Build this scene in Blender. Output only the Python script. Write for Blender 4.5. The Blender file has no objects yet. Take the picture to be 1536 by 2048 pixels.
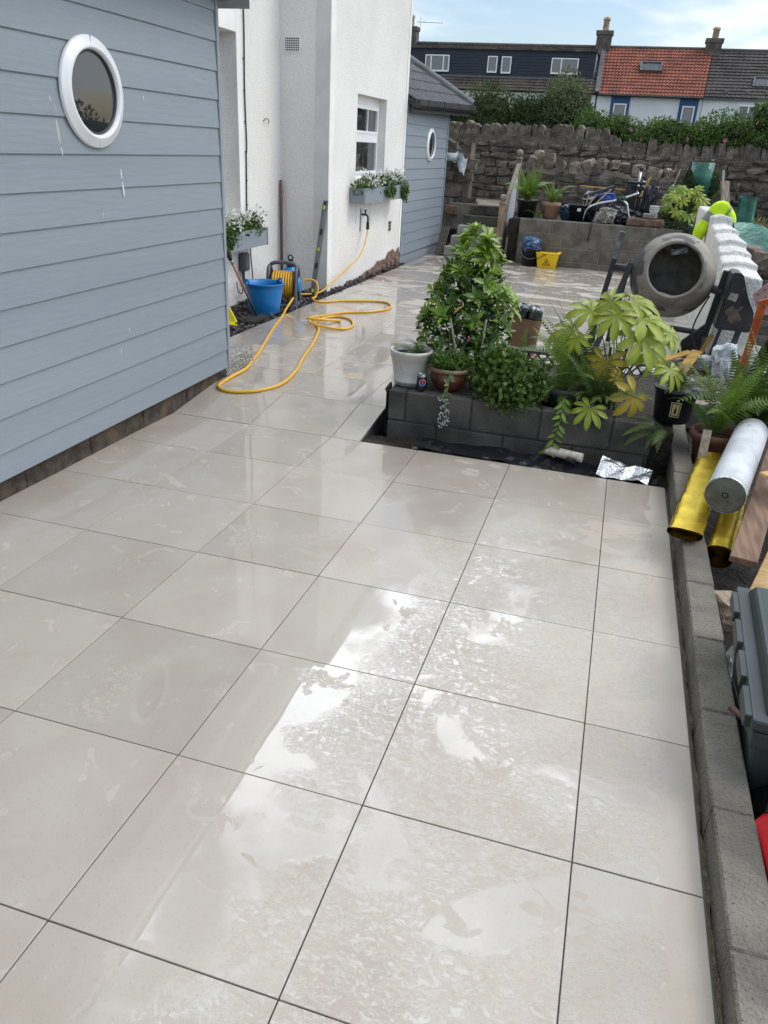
import bpy, math, random
import numpy as np
from mathutils import Vector, Matrix, Euler
random.seed(7); rng = np.random.default_rng(11)
scene = bpy.context.scene
COL = scene.collection
R = math.radians

# ---------------------------------------------------------------- camera
CAM = Vector((1.05156, -0.98694, 1.74156))
yaw, pitch, roll = R(15.337), R(25.471), R(3.171)
fw = Vector((-math.sin(yaw)*math.cos(pitch), math.cos(yaw)*math.cos(pitch), -math.sin(pitch)))
rt = Vector((math.cos(yaw), math.sin(yaw), 0)); up = rt.cross(fw)
rt, up = math.cos(roll)*rt + math.sin(roll)*up, -math.sin(roll)*rt + math.cos(roll)*up
cd = bpy.data.cameras.new('camera'); cam = bpy.data.objects.new('camera', cd); COL.objects.link(cam)
cd.sensor_fit = 'VERTICAL'; cd.sensor_height = 36.0; cd.lens = 1538.0*36.0/2048.0
cd.clip_start = 0.05; cd.clip_end = 2000
cam.matrix_world = Matrix(((rt.x, up.x, -fw.x, CAM.x), (rt.y, up.y, -fw.y, CAM.y), (rt.z, up.z, -fw.z, CAM.z), (0, 0, 0, 1)))
scene.camera = cam

# ---------------------------------------------------------------- sky, sun, exposure
SUN_AZ, SUN_EL = R(72), R(50)            # azimuth from +Y towards +X
SUND = Vector((math.sin(SUN_AZ)*math.cos(SUN_EL), math.cos(SUN_AZ)*math.cos(SUN_EL), math.sin(SUN_EL)))
SKY_STRENGTH, SUN_STRENGTH = 0.10, 0.7
scene.view_settings.view_transform = 'Standard'; scene.view_settings.look = 'None'
scene.view_settings.exposure = 0.88; scene.view_settings.gamma = 1.0
world = bpy.data.worlds.new('World'); scene.world = world; world.use_nodes = True
wn, wl = world.node_tree.nodes, world.node_tree.links
wn.clear()
def N(nt, t, **kw):
    n = nt.nodes.new(t)
    for k, v in kw.items():
        setattr(n, k, v)
    return n
def setin(n, **kw):
    for k, v in kw.items():
        n.inputs[k.replace('_', ' ')].default_value = v
wt = world.node_tree
out = N(wt, 'ShaderNodeOutputWorld'); bg = N(wt, 'ShaderNodeBackground'); wl.new(bg.outputs[0], out.inputs[0])
bg.inputs['Strength'].default_value = SKY_STRENGTH
sky = N(wt, 'ShaderNodeTexSky', sky_type='NISHITA'); sky.sun_disc = False
sky.sun_elevation = SUN_EL; sky.sun_rotation = SUN_AZ; sky.altitude = 20; sky.air_density = 1.0; sky.dust_density = 1.6; sky.ozone_density = 1.2
tc = N(wt, 'ShaderNodeTexCoord')
sep = N(wt, 'ShaderNodeSeparateXYZ'); wl.new(tc.outputs['Generated'], sep.inputs[0])
zc = N(wt, 'ShaderNodeMath', operation='MAXIMUM'); wl.new(sep.outputs['Z'], zc.inputs[0]); zc.inputs[1].default_value = 0.0
za = N(wt, 'ShaderNodeMath', operation='ADD'); wl.new(zc.outputs[0], za.inputs[0]); za.inputs[1].default_value = 0.18
div = N(wt, 'ShaderNodeVectorMath', operation='SCALE')
inv = N(wt, 'ShaderNodeMath', operation='DIVIDE'); inv.inputs[0].default_value = 1.0; wl.new(za.outputs[0], inv.inputs[1])
wl.new(tc.outputs['Generated'], div.inputs[0]); wl.new(inv.outputs[0], div.inputs['Scale'])
cn = N(wt, 'ShaderNodeTexNoise'); setin(cn, Scale=0.95, Detail=8.0, Roughness=0.52, Distortion=0.35)
off = N(wt, 'ShaderNodeVectorMath', operation='ADD'); off.inputs[1].default_value = (1.6, 7.9, 2.08)
wl.new(div.outputs[0], off.inputs[0]); wl.new(off.outputs[0], cn.inputs['Vector'])
cr = N(wt, 'ShaderNodeMapRange', interpolation_type='SMOOTHSTEP'); setin(cr, From_Min=0.43, From_Max=0.58); wl.new(cn.outputs['Fac'], cr.inputs['Value'])
cs = N(wt, 'ShaderNodeTexNoise'); setin(cs, Scale=1.5, Detail=9.0, Roughness=0.58, Distortion=0.25); wl.new(off.outputs[0], cs.inputs['Vector'])
csr = N(wt, 'ShaderNodeMapRange', interpolation_type='SMOOTHSTEP'); setin(csr, From_Min=0.535, From_Max=0.60, To_Min=0.0, To_Max=1.0); wl.new(cs.outputs['Fac'], csr.inputs['Value'])
dot = N(wt, 'ShaderNodeVectorMath', operation='DOT_PRODUCT'); wl.new(tc.outputs['Generated'], dot.inputs[0]); dot.inputs[1].default_value = SUND
dm = N(wt, 'ShaderNodeMath', operation='MAXIMUM'); wl.new(dot.outputs['Value'], dm.inputs[0]); dm.inputs[1].default_value = 0.0
dp = N(wt, 'ShaderNodeMath', operation='POWER'); wl.new(dm.outputs[0], dp.inputs[0]); dp.inputs[1].default_value = 7.0
dk = N(wt, 'ShaderNodeMath', operation='MULTIPLY_ADD'); wl.new(dp.outputs[0], dk.inputs[0]); dk.inputs[1].default_value = 1.2; dk.inputs[2].default_value = 0.8
zf = N(wt, 'ShaderNodeMapRange', interpolation_type='SMOOTHSTEP'); setin(zf, From_Min=0.14, From_Max=0.40); wl.new(sep.outputs['Z'], zf.inputs['Value'])
pk = N(wt, 'ShaderNodeMath', operation='MULTIPLY'); wl.new(zf.outputs[0], pk.inputs[0]); wl.new(csr.outputs[0], pk.inputs[1])
pk2 = N(wt, 'ShaderNodeMath', operation='MULTIPLY_ADD'); wl.new(pk.outputs[0], pk2.inputs[0]); pk2.inputs[1].default_value = 7.0; pk2.inputs[2].default_value = 0.80
ck = N(wt, 'ShaderNodeMath', operation='MULTIPLY'); wl.new(dk.outputs[0], ck.inputs[0]); wl.new(pk2.outputs[0], ck.inputs[1])
cc = N(wt, 'ShaderNodeVectorMath', operation='SCALE'); cc.inputs[0].default_value = (6.2, 6.7, 7.2)
el = N(wt, 'ShaderNodeMapRange'); setin(el, From_Min=0.15, From_Max=0.85, To_Min=1.4, To_Max=0.6); wl.new(sep.outputs['Z'], el.inputs['Value'])   # hazy and brighter towards the horizon
ce = N(wt, 'ShaderNodeMath', operation='MULTIPLY'); wl.new(ck.outputs[0], ce.inputs[0]); wl.new(el.outputs[0], ce.inputs[1]); wl.new(ce.outputs[0], cc.inputs['Scale'])
mx = N(wt, 'ShaderNodeMix', data_type='RGBA'); wl.new(cr.outputs[0], mx.inputs['Factor']); wl.new(sky.outputs[0], mx.inputs['A']); wl.new(cc.outputs[0], mx.inputs['B'])
wl.new(mx.outputs['Result'], bg.inputs['Color'])
sd = bpy.data.lights.new('sun', 'SUN'); sun = bpy.data.objects.new('sun', sd); COL.objects.link(sun)
sd.energy = SUN_STRENGTH; sd.angle = R(25); sd.color = (1.0, 0.96, 0.9)
sun.rotation_euler = (-SUND).to_track_quat('-Z', 'Y').to_euler(); sun.location = (5, 5, 12)

# ---------------------------------------------------------------- materials
def srgb(r, g, b):
    f = lambda c: ((c/255+0.055)/1.055)**2.4 if c > 10 else c/255/12.92
    return (f(r), f(g), f(b))
MATS = {}
def mat(name, c, c2=None, sc=4.0, det=5.0, lo=0.38, hi=0.62, rough=0.6, rough2=None, metal=0.0, spec=0.5, bump=0.0, bsc=60.0, bd=0.01, bdet=4.0,
        c3=None, sc3=60.0, lo3=0.6, hi3=0.7, rnd=0.0, co='P', stretch=None, attr=False, trl=0.0, coat=0.0, emit=None):
    m = bpy.data.materials.new(name); MATS[name] = m; m.use_nodes = True
    nt = m.node_tree; L = nt.links
    bs = nt.nodes['Principled BSDF']
    bs.inputs['Roughness'].default_value = rough; bs.inputs['Metallic'].default_value = metal
    bs.inputs['Specular IOR Level'].default_value = spec; bs.inputs['Coat Weight'].default_value = coat
    if coat: bs.inputs['Coat Roughness'].default_value = 0.08
    if co == 'P': src = N(nt, 'ShaderNodeNewGeometry').outputs['Position']
    else: src = N(nt, 'ShaderNodeTexCoord').outputs['Object']
    if stretch:
        mp = N(nt, 'ShaderNodeMapping'); mp.inputs['Scale'].default_value = stretch; L.new(src, mp.inputs['Vector']); src = mp.outputs[0]
    col = None
    c4 = (*c, 1)
    def mixc(fac, a, b):
        x = N(nt, 'ShaderNodeMix', data_type='RGBA'); L.new(fac, x.inputs['Factor'])
        for s, k in ((a, 'A'), (b, 'B')):
            if isinstance(s, tuple): x.inputs[k].default_value = s
            else: L.new(s, x.inputs[k])
        return x.outputs['Result']
    def noise(s, d, l, h):
        t = N(nt, 'ShaderNodeTexNoise'); setin(t, Scale=s, Detail=d); L.new(src, t.inputs['Vector'])
        r = N(nt, 'ShaderNodeMapRange'); setin(r, From_Min=l, From_Max=h); L.new(t.outputs['Fac'], r.inputs['Value'])
        return r.outputs[0]
    col = c4
    if c2 is not None:
        if attr:
            a = N(nt, 'ShaderNodeAttribute', attribute_name='tone'); fac = a.outputs['Fac']
        else: fac = noise(sc, det, lo, hi)
        col = mixc(fac, c4, (*c2, 1))
        if rough2 is not None:
            rr = N(nt, 'ShaderNodeMapRange'); setin(rr, To_Min=rough, To_Max=rough2); L.new(fac, rr.inputs['Value']); L.new(rr.outputs[0], bs.inputs['Roughness'])
    if c3 is not None:
        col = mixc(noise(sc3, 3.0, lo3, hi3), col, (*c3, 1))
    if rnd:
        oi = N(nt, 'ShaderNodeObjectInfo'); mr = N(nt, 'ShaderNodeMapRange'); setin(mr, To_Min=1-rnd, To_Max=1+rnd); L.new(oi.outputs['Random'], mr.inputs['Value'])
        hs = N(nt, 'ShaderNodeHueSaturation'); L.new(mr.outputs[0], hs.inputs['Value'])
        if isinstance(col, tuple): hs.inputs['Color'].default_value = col
        else: L.new(col, hs.inputs['Color'])
        col = hs.outputs[0]
    if isinstance(col, tuple): bs.inputs['Base Color'].default_value = col
    else: L.new(col, bs.inputs['Base Color'])
    if bump:
        t = N(nt, 'ShaderNodeTexNoise'); setin(t, Scale=bsc, Detail=bdet); L.new(src, t.inputs['Vector'])
        b = N(nt, 'ShaderNodeBump'); setin(b, Strength=bump, Distance=bd); L.new(t.outputs['Fac'], b.inputs['Height']); L.new(b.outputs[0], bs.inputs['Normal'])
    if emit: bs.inputs['Emission Color'].default_value = (*emit, 1); bs.inputs['Emission Strength'].default_value = 1
    if trl:
        tr = N(nt, 'ShaderNodeBsdfTranslucent'); ms = N(nt, 'ShaderNodeMixShader'); ms.inputs[0].default_value = trl
        if isinstance(col, tuple): tr.inputs[0].default_value = col
        else: L.new(col, tr.inputs[0])
        L.new(bs.outputs[0], ms.inputs[1]); L.new(tr.outputs[0], ms.inputs[2]); L.new(ms.outputs[0], nt.nodes['Material Output'].inputs['Surface'])
    return m

# ---------------------------------------------------------------- mesh helpers
def rotm(rx=0, ry=0, rz=0): return Euler((rx, ry, rz)).to_matrix()
def basis(d, upv=(0, 0, 1)):
    d = Vector(d).normalized(); u = Vector(upv)
    if abs(d.dot(u)) > 0.98: u = Vector((1, 0, 0))
    s = d.cross(u).normalized(); u = s.cross(d)
    return s, d, u
class MB:
    def __init__(s): s.v = []; s.f = []; s.t = []
    def add(s, v, f, tone=0.0):
        o = len(s.v); s.v.extend([tuple(p) for p in v]); s.f.extend([tuple(i+o for i in q) for q in f]); s.t.extend([tone]*len(v)); return s
    def box(s, lo, hi, tone=0.0):
        (a, b, c), (d, e, g) = lo, hi
        return s.add([(a,b,c),(d,b,c),(d,e,c),(a,e,c),(a,b,g),(d,b,g),(d,e,g),(a,e,g)], [(0,3,2,1),(4,5,6,7),(0,1,5,4),(1,2,6,5),(2,3,7,6),(3,0,4,7)], tone)
    def rbox(s, c, size, m=None, tone=0.0, bev=0.0):
        h = [x/2 for x in size]; c = Vector(c)
        if not bev:
            vs = [Vector((sx*h[0], sy*h[1], sz*h[2])) for sz in (-1,1) for sx, sy in ((-1,-1),(1,-1),(1,1),(-1,1))]
            fs = [(0,3,2,1),(4,5,6,7),(0,1,5,4),(1,2,6,5),(2,3,7,6),(3,0,4,7)]
        else:
            vs, fs = chamfer(h, bev)
        if m is not None: vs = [m @ v for v in vs]
        return s.add([v + c for v in vs], fs, tone)
    def bar(s, a, b, w, h, upv=(0,0,1), bev=0.0, tone=0.0):
        a, b = Vector(a), Vector(b); sd_, d, u = basis(b-a, upv)
        m = Matrix((sd_, d, u)).transposed()
        return s.rbox((a+b)/2, (w, (b-a).length, h), m, tone, bev)
    def prism(s, pts, d, tone=0.0):      # planar polygon pts (3d) extruded by vector d
        n = len(pts); d = Vector(d); p = [Vector(q) for q in pts]
        v = p + [q+d for q in p]
        f = [tuple(range(n-1, -1, -1)), tuple(range(n, 2*n))] + [(i, (i+1) % n, (i+1) % n+n, i+n) for i in range(n)]
        return s.add(v, f, tone)
    def lathe(s, prof, n=24, c=(0,0,0), m=None, tone=0.0, arc=None):
        c = Vector(c); v = []; f = []; k = len(prof)
        na = n if arc is None else n+1
        for i in range(na):
            a = 2*math.pi*i/n if arc is None else arc[0]+(arc[1]-arc[0])*i/n
            for r, z in prof:
                p = Vector((r*math.cos(a), r*math.sin(a), z)); v.append((m @ p if m is not None else p)+c)
        for i in range(n):
            j = (i+1) % na
            for q in range(k-1):
                f.append((i*k+q, j*k+q, j*k+q+1, i*k+q+1))
        return s.add(v, f, tone)
    def disc(s, c, r, nrm=(0,0,1), n=24, tone=0.0):
        sd_, d, u = basis(nrm); c = Vector(c)
        return s.add([c + r*(math.cos(2*math.pi*i/n)*sd_ + math.sin(2*math.pi*i/n)*u) for i in range(n)], [tuple(range(n))], tone)
    def cyl(s, a, b, r, r2=None, n=16, cap=True, tone=0.0):
        r2 = r if r2 is None else r2; a, b = Vector(a), Vector(b); sd_, d, u = basis(b-a)
        v = [a + r*(math.cos(2*math.pi*i/n)*sd_ + math.sin(2*math.pi*i/n)*u) for i in range(n)] + [b + r2*(math.cos(2*math.pi*i/n)*sd_ + math.sin(2*math.pi*i/n)*u) for i in range(n)]
        f = [(i, (i+1) % n, (i+1) % n+n, i+n) for i in range(n)]
        if cap: f += [tuple(range(n-1, -1, -1)), tuple(range(n, 2*n))]
        return s.add(v, f, tone)
    def tube(s, pts, r, n=8, tone=0.0, closed=False):
        P = [Vector(p) for p in pts]; k = len(P); v = []; f = []
        rr = r if isinstance(r, (list, tuple)) else [r]*k
        pu = None
        for i, p in enumerate(P):
            d = (P[(i+1) % k]-P[i-1]) if closed else (P[min(i+1, k-1)]-P[max(i-1, 0)])
            if d.length < 1e-9: d = Vector((0, 0, 1))
            d.normalize()
            if pu is None: sd_, d, u = basis(d)
            else:
                u = (pu - d*pu.dot(d)); u.normalize(); sd_ = d.cross(u)
            pu = u
            for j in range(n):
                a = 2*math.pi*j/n; v.append(p + rr[i]*(math.cos(a)*sd_+math.sin(a)*u))
        for i in range(k if closed else k-1):
            for j in range(n):
                i2 = (i+1) % k
                f.append((i*n+j, i*n+(j+1) % n, i2*n+(j+1) % n, i2*n+j))
        if not closed: f += [tuple(range(n-1, -1, -1)), tuple(range((k-1)*n, k*n))]
        return s.add(v, f, tone)
    def grid(s, fn, nu, nv, tone=0.0):   # surface fn(u,v) in [0,1]^2
        v = [fn(i/nu, j/nv) for i in range(nu+1) for j in range(nv+1)]
        f = [(i*(nv+1)+j, (i+1)*(nv+1)+j, (i+1)*(nv+1)+j+1, i*(nv+1)+j+1) for i in range(nu) for j in range(nv)]
        return s.add(v, f, tone)
    def mesh(s, name, smooth=False, tone=False):
        me = bpy.data.meshes.new(name); me.from_pydata(s.v, [], s.f); me.update()
        if smooth: me.polygons.foreach_set('use_smooth', [True]*len(me.polygons))
        if tone:
            a = me.attributes.new('tone', 'FLOAT', 'POINT'); a.data.foreach_set('value', s.t)
        return me
    def build(s, name, m, parent=None, w=True, smooth=False, tone=False, **kw):
        if parent is not None and w:
            o = wloc(parent); s.v = [(p[0]-o.x, p[1]-o.y, p[2]-o.z) for p in s.v]
        elif parent is None:             # origin at the base of the thing
            xs = [p[0] for p in s.v]; ys = [p[1] for p in s.v]; zs = [p[2] for p in s.v]
            o = Vector(((min(xs)+max(xs))/2, (min(ys)+max(ys))/2, min(zs))) if w else Vector((0, 0, 0))
            s.v = [(p[0]-o.x, p[1]-o.y, p[2]-o.z) for p in s.v]
        ob = bpy.data.objects.new(name, s.mesh(name, smooth, tone)); COL.objects.link(ob)
        ob.data.materials.append(m)
        if parent is not None: ob.parent = parent
        elif w: ob.location = o
        return tag(ob, **kw)
def chamfer(h, b):
    vs = []; fs = []; idx = {}
    for sx in (-1, 1):
        for sy in (-1, 1):
            for sz in (-1, 1):
                for ax in range(3):
                    p = [sx*(h[0]-b), sy*(h[1]-b), sz*(h[2]-b)]; p[ax] = (sx*h[0], sy*h[1], sz*h[2])[ax]
                    idx[(sx, sy, sz, ax)] = len(vs); vs.append(Vector(p))
    def q(a): fs.append(tuple(a))
    for ax in range(3):
        o1, o2 = (ax+1) % 3, (ax+2) % 3
        for sg in (-1, 1):
            def key(a, b2):
                t = [0, 0, 0]; t[ax] = sg; t[o1] = a; t[o2] = b2; return idx[(t[0], t[1], t[2], ax)]
            l = [key(-1,-1), key(1,-1), key(1,1), key(-1,1)]
            q(l if sg > 0 else l[::-1])
    for ax in range(3):        # edge strips along ax
        o1, o2 = (ax+1) % 3, (ax+2) % 3
        for s1 in (-1, 1):
            for s2 in (-1, 1):
                def key(e, fa):
                    t = [0, 0, 0]; t[ax] = e; t[o1] = s1; t[o2] = s2; return idx[(t[0], t[1], t[2], fa)]
                l = [key(-1, o1), key(1, o1), key(1, o2), key(-1, o2)]
                q(l if s1*s2 < 0 else l[::-1])
    for sx in (-1, 1):
        for sy in (-1, 1):
            for sz in (-1, 1):
                l = [idx[(sx, sy, sz, 0)], idx[(sx, sy, sz, 1)], idx[(sx, sy, sz, 2)]]
                q(l if sx*sy*sz > 0 else l[::-1])
    return vs, fs
def wloc(o):
    v = Vector((0, 0, 0))
    while o is not None: v = v + o.location; o = o.parent
    return v
def tag(o, label=None, cat=None, group=None, kind=None, loc=None, rot=None):
    if label: o['label'] = label
    if cat: o['category'] = cat
    if group: o['group'] = group
    if kind: o['kind'] = kind
    if loc is not None: o.location = loc
    if rot is not None: o.rotation_euler = rot
    return o
def thing(name, label, cat, loc=(0,0,0), rz=0.0, group=None, kind=None):
    o = bpy.data.objects.new(name, None); COL.objects.link(o); o.location = loc; o.rotation_euler = (0, 0, rz); o.empty_display_size = 0.1
    return tag(o, label, cat, group, kind)
def inst(name, me, m, parent=None, loc=(0,0,0), rot=(0,0,0), sc=(1,1,1), **kw):
    if m is not None and not me.materials: me.materials.append(m)
    o = bpy.data.objects.new(name, me); COL.objects.link(o); o.parent = parent; o.location = loc
    o.rotation_euler = rot if not isinstance(rot, Matrix) else rot.to_euler(); o.scale = sc
    return tag(o, **kw)
def spline(pts, n=8, closed=False):
    P = [Vector(p) for p in pts]; k = len(P); outp = []
    for i in range(k if closed else k-1):
        p0, p1, p2, p3 = (P[(i-1) % k], P[i], P[(i+1) % k], P[(i+2) % k]) if closed else (P[max(i-1, 0)], P[i], P[i+1], P[min(i+2, k-1)])
        for j in range(n):
            t = j/n; outp.append(0.5*((2*p1)+(p2-p0)*t+(2*p0-5*p1+4*p2-p3)*t*t+(3*p1-p0-3*p2+p3)*t**3))
    if not closed: outp.append(P[-1])
    return outp
def scatter(mb, bv, bf, pos, d, upv, sc, tone):
    bv = np.asarray(bv, float); d = np.asarray(d, float); upv = np.asarray(upv, float); pos = np.asarray(pos, float)
    d = d/np.linalg.norm(d, axis=1, keepdims=True)
    s = np.cross(d, upv); s /= np.linalg.norm(s, axis=1, keepdims=True)+1e-9
    u = np.cross(s, d); sc = np.asarray(sc, float).reshape(-1, 1, 1)
    V = pos[:, None, :] + sc*(bv[None, :, 0:1]*s[:, None, :]+bv[None, :, 1:2]*d[:, None, :]+bv[None, :, 2:3]*u[:, None, :])
    nb = len(bv); o = len(mb.v)
    mb.v.extend(map(tuple, V.reshape(-1, 3).tolist()))
    mb.t.extend(np.repeat(np.asarray(tone, float), nb).tolist())
    for i in range(len(pos)):
        k = o+i*nb
        for q in bf: mb.f.append(tuple(k+j for j in q))
    return mb
# ---------------------------------------------------------------- ground profile of the patio (falls, with one ramped row)
ZR = [0.020, 0.010, 0.004, -0.005, -0.018, -0.025, -0.039, 0.022, 0.016, 0.009, 0.006, 0.001]
def rowz(k):
    if k < 0: return 0.020 - 0.006*k*0.5
    if k < 12: return ZR[k]
    return 0.001 - (k-11)*0.0055
def gz(y):
    k = math.floor(y/0.6); t = y/0.6-k
    return rowz(k)*(1-t)+rowz(k+1)*t

# wet porcelain
def tile_material():
    m = bpy.data.materials.new('wet_porcelain'); m.use_nodes = True; nt = m.node_tree; L = nt.links; bs = nt.nodes['Principled BSDF']
    P = N(nt, 'ShaderNodeNewGeometry').outputs['Position']
    def noise(s, d=4, dist=0.0, stretch=None, rough=0.5, ofs=None):
        src = P
        if stretch or ofs:
            mp = N(nt, 'ShaderNodeMapping'); mp.inputs['Scale'].default_value = stretch or (1,1,1); mp.inputs['Location'].default_value = ofs or (0,0,0); L.new(P, mp.inputs['Vector']); src = mp.outputs[0]
        t = N(nt, 'ShaderNodeTexNoise'); setin(t, Scale=s, Detail=d, Distortion=dist, Roughness=rough); L.new(src, t.inputs['Vector']); return t.outputs['Fac']
    def mr(x, a, b, c=0.0, d=1.0, smooth=False):
        r = N(nt, 'ShaderNodeMapRange'); r.interpolation_type = 'SMOOTHSTEP' if smooth else 'LINEAR'
        setin(r, From_Min=a, From_Max=b, To_Min=c, To_Max=d); L.new(x, r.inputs['Value']); return r.outputs[0]
    def ma(op, a, b):
        n = N(nt, 'ShaderNodeMath', operation=op)
        for i, x in enumerate((a, b)):
            if isinstance(x, (int, float)): n.inputs[i].default_value = x
            else: L.new(x, n.inputs[i])
        return n.outputs[0]
    def mixc(f, a, b):
        x = N(nt, 'ShaderNodeMix', data_type='RGBA'); L.new(f, x.inputs['Factor'])
        for s, k in ((a, 'A'), (b, 'B')):
            if isinstance(s, tuple): x.inputs[k].default_value = (*s, 1)
            else: L.new(s, x.inputs[k])
        return x.outputs['Result']
    sp = N(nt, 'ShaderNodeSeparateXYZ'); L.new(P, sp.inputs[0]); X, Y = sp.outputs['X'], sp.outputs['Y']
    # colour of the porcelain: greige clouds, warm flushes, fine speckle, tile-to-tile shift
    col = mixc(mr(noise(2.2, 6, 0.6), 0.36, 0.64), (0.455, 0.405, 0.346), (0.405, 0.350, 0.292))
    col = mixc(mr(noise(6.0, 7, 0.8, (1, 0.5, 1)), 0.52, 0.76, 0, 0.30), col, (0.485, 0.452, 0.402))
    col = mixc(mr(noise(230, 2), 0.60, 0.74, 0, 0.35), col, (0.28, 0.25, 0.22))
    col = mixc(mr(noise(90, 3), 0.62, 0.70, 0, 0.20), col, (0.27, 0.245, 0.22))
    oi = N(nt, 'ShaderNodeObjectInfo'); hs = N(nt, 'ShaderNodeHueSaturation'); L.new(col, hs.inputs['Color']); L.new(mr(oi.outputs['Random'], 0, 1, 0.925, 1.065), hs.inputs['Value'])
    # water: where the film lies (mostly covered near the camera, broken into streaks farther on)
    far = mr(Y, 4.8, 8.0, smooth=True)
    edge = mr(ma('ADD', X, ma('MULTIPLY', noise(6, 5, 0.5), 0.16)), 1.515, 1.525, 1, 0)
    edge = ma('MAXIMUM', edge, mr(Y, 4.4, 4.6))
    wn1 = noise(2.1, 8, 1.0, (0.62, 1.3, 1), 0.56)
    thr = mr(far, 0, 1, 0.345, 0.44)
    wet = mr(ma('SUBTRACT', wn1, thr), -0.004, 0.008, smooth=True)
    # broken beading zones: right-hand half near the camera
    zone = mr(ma('ADD', ma('SUBTRACT', X, ma('MULTIPLY', mr(Y, 0.0, 3.6), 0.15)), ma('MULTIPLY', noise(1.2, 4, 0.3), 1.2)), 0.86, 1.08, smooth=True)
    zone = ma('MULTIPLY', zone, mr(ma('ADD', Y, ma('MULTIPLY', noise(1.6, 3), 0.9)), 2.9, 3.3, 1.0, 0.12))
    patch = mr(noise(2.4, 4, 0.6, None, 0.5, (1.5, 7.7, 0)), 0.40, 0.46, smooth=True)
    zb = ma('MULTIPLY', zone, patch)
    stray = mr(noise(3.1, 4, 0.6, None, 0.55, (4.2, 1.3, 0)), 0.60, 0.65, smooth=True)
    reg = ma('MAXIMUM', zb, stray)
    bn = noise(36, 5, 0.9, (0.85, 1.3, 1), 0.56); bn2 = noise(58, 3, 0.8, None, 0.5, (2, 5, 0))
    isl = mr(bn, 0.545, 0.57, smooth=True); isl2 = mr(bn2, 0.54, 0.60, smooth=True)
    dry = ma('MULTIPLY', isl, reg)
    sp1 = noise(7.5, 5, 1.0, None, 0.55); dry = ma('MAXIMUM', dry, mr(sp1, 0.63, 0.645, smooth=True))
    wet = ma('MULTIPLY', ma('MULTIPLY', wet, ma('SUBTRACT', 1.0, dry)), edge)
    hs2 = N(nt, 'ShaderNodeHueSaturation'); L.new(hs.outputs[0], hs2.inputs['Color']); L.new(mr(wet, 0, 1, 1.0, 0.95), hs2.inputs['Value'])
    L.new(hs2.outputs[0], bs.inputs['Base Color'])
    L.new(mr(wet, 0, 1, 0.55, 0.35), bs.inputs['Roughness']); bs.inputs['Specular IOR Level'].default_value = 0.35
    L.new(wet, bs.inputs['Coat Weight']); bs.inputs['Coat Roughness'].default_value = 0.004; bs.inputs['Coat IOR'].default_value = 1.52
    # relief of the film: meniscus at the edges, small beads, very gentle swell elsewhere
    h = ma('MULTIPLY', wet, 1.0)
    h = ma('ADD', h, ma('MULTIPLY', ma('MULTIPLY', isl2, reg), 0.45))
    h = ma('ADD', h, ma('MULTIPLY', ma('MULTIPLY', mr(bn, 0.42, 0.52, smooth=True), reg), 0.75))
    h = ma('ADD', h, ma('MULTIPLY', noise(2.6, 1), 0.35))
    b = N(nt, 'ShaderNodeBump'); setin(b, Strength=1.0, Distance=0.0022); L.new(h, b.inputs['Height']); L.new(b.outputs[0], bs.inputs['Coat Normal'])
    b2 = N(nt, 'ShaderNodeBump'); setin(b2, Strength=0.12, Distance=0.001); L.new(noise(150, 3), b2.inputs['Height']); L.new(b2.outputs[0], bs.inputs['Normal'])
    return m
M_TILE = tile_material()
mat('grout', (0.07, 0.065, 0.06), (0.10, 0.095, 0.09), rough=0.7)
mat('mortar_bed', srgb(120, 112, 90), srgb(92, 84, 66), sc=30, rough=0.95, bump=0.8, bsc=140, bd=0.01)
mat('earth', srgb(62, 54, 46), srgb(40, 35, 31), sc=6, rough=0.95, bump=1.0, bsc=30, bd=0.04)
mat('rough_ground', srgb(92, 86, 70), srgb(70, 78, 48), sc=2, rough=0.95, bump=0.6, bsc=20, bd=0.05)

# ground sheet to the horizon, with the rising land behind the walled terrace
g = MB(); g.box((-300, -300, -0.6), (300, 300, -0.30)); g.build('ground', MATS['rough_ground'], kind='structure')
hill = MB()
def hf(u, v):
    x = -60+u*140; y = 17.35+v*60; t = min(1, max(0, (y-17.35)/12))
    return (x, y, 1.50+0.35*t)
hill.grid(hf, 20, 20); hill.build('hill', MATS['rough_ground'], kind='structure')

# patio: bed sheet plus one object per porcelain tile
bed = MB()
rows = range(-6, 23)
for k in rows:
    y0, y1 = 0.6*k, 0.6*(k+1); x0 = -1.79 if k < 7 else -2.40
    spans = [(x0, 1.545)] if k < 6 else ([(x0, -0.33 if k > 6 else -0.405)] if k < 9 else [(x0, 2.16)])
    for a, b in spans:
        za, zb = rowz(k)-0.007, rowz(k+1)-0.007
        bed.add([(a,y0,za),(b,y0,za),(b,y1,zb),(a,y1,zb),(a,y0,za-0.2),(b,y0,za-0.2),(b,y1,zb-0.2),(a,y1,zb-0.2)], [(0,1,2,3),(4,7,6,5),(0,4,5,1),(1,5,6,2),(2,6,7,3),(3,7,4,0)])
patio = bed.build('patio', MATS['grout'], kind='structure')
TM = {}
def tile_mesh(w, d):
    key = (round(w, 3), round(d, 3))
    if key not in TM:
        t = MB(); t.rbox((0, 0, -0.010), (w-0.0036, d-0.0036, 0.020), bev=0.0011); TM[key] = t.mesh('tile')
    return TM[key]
po = wloc(patio)
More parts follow.
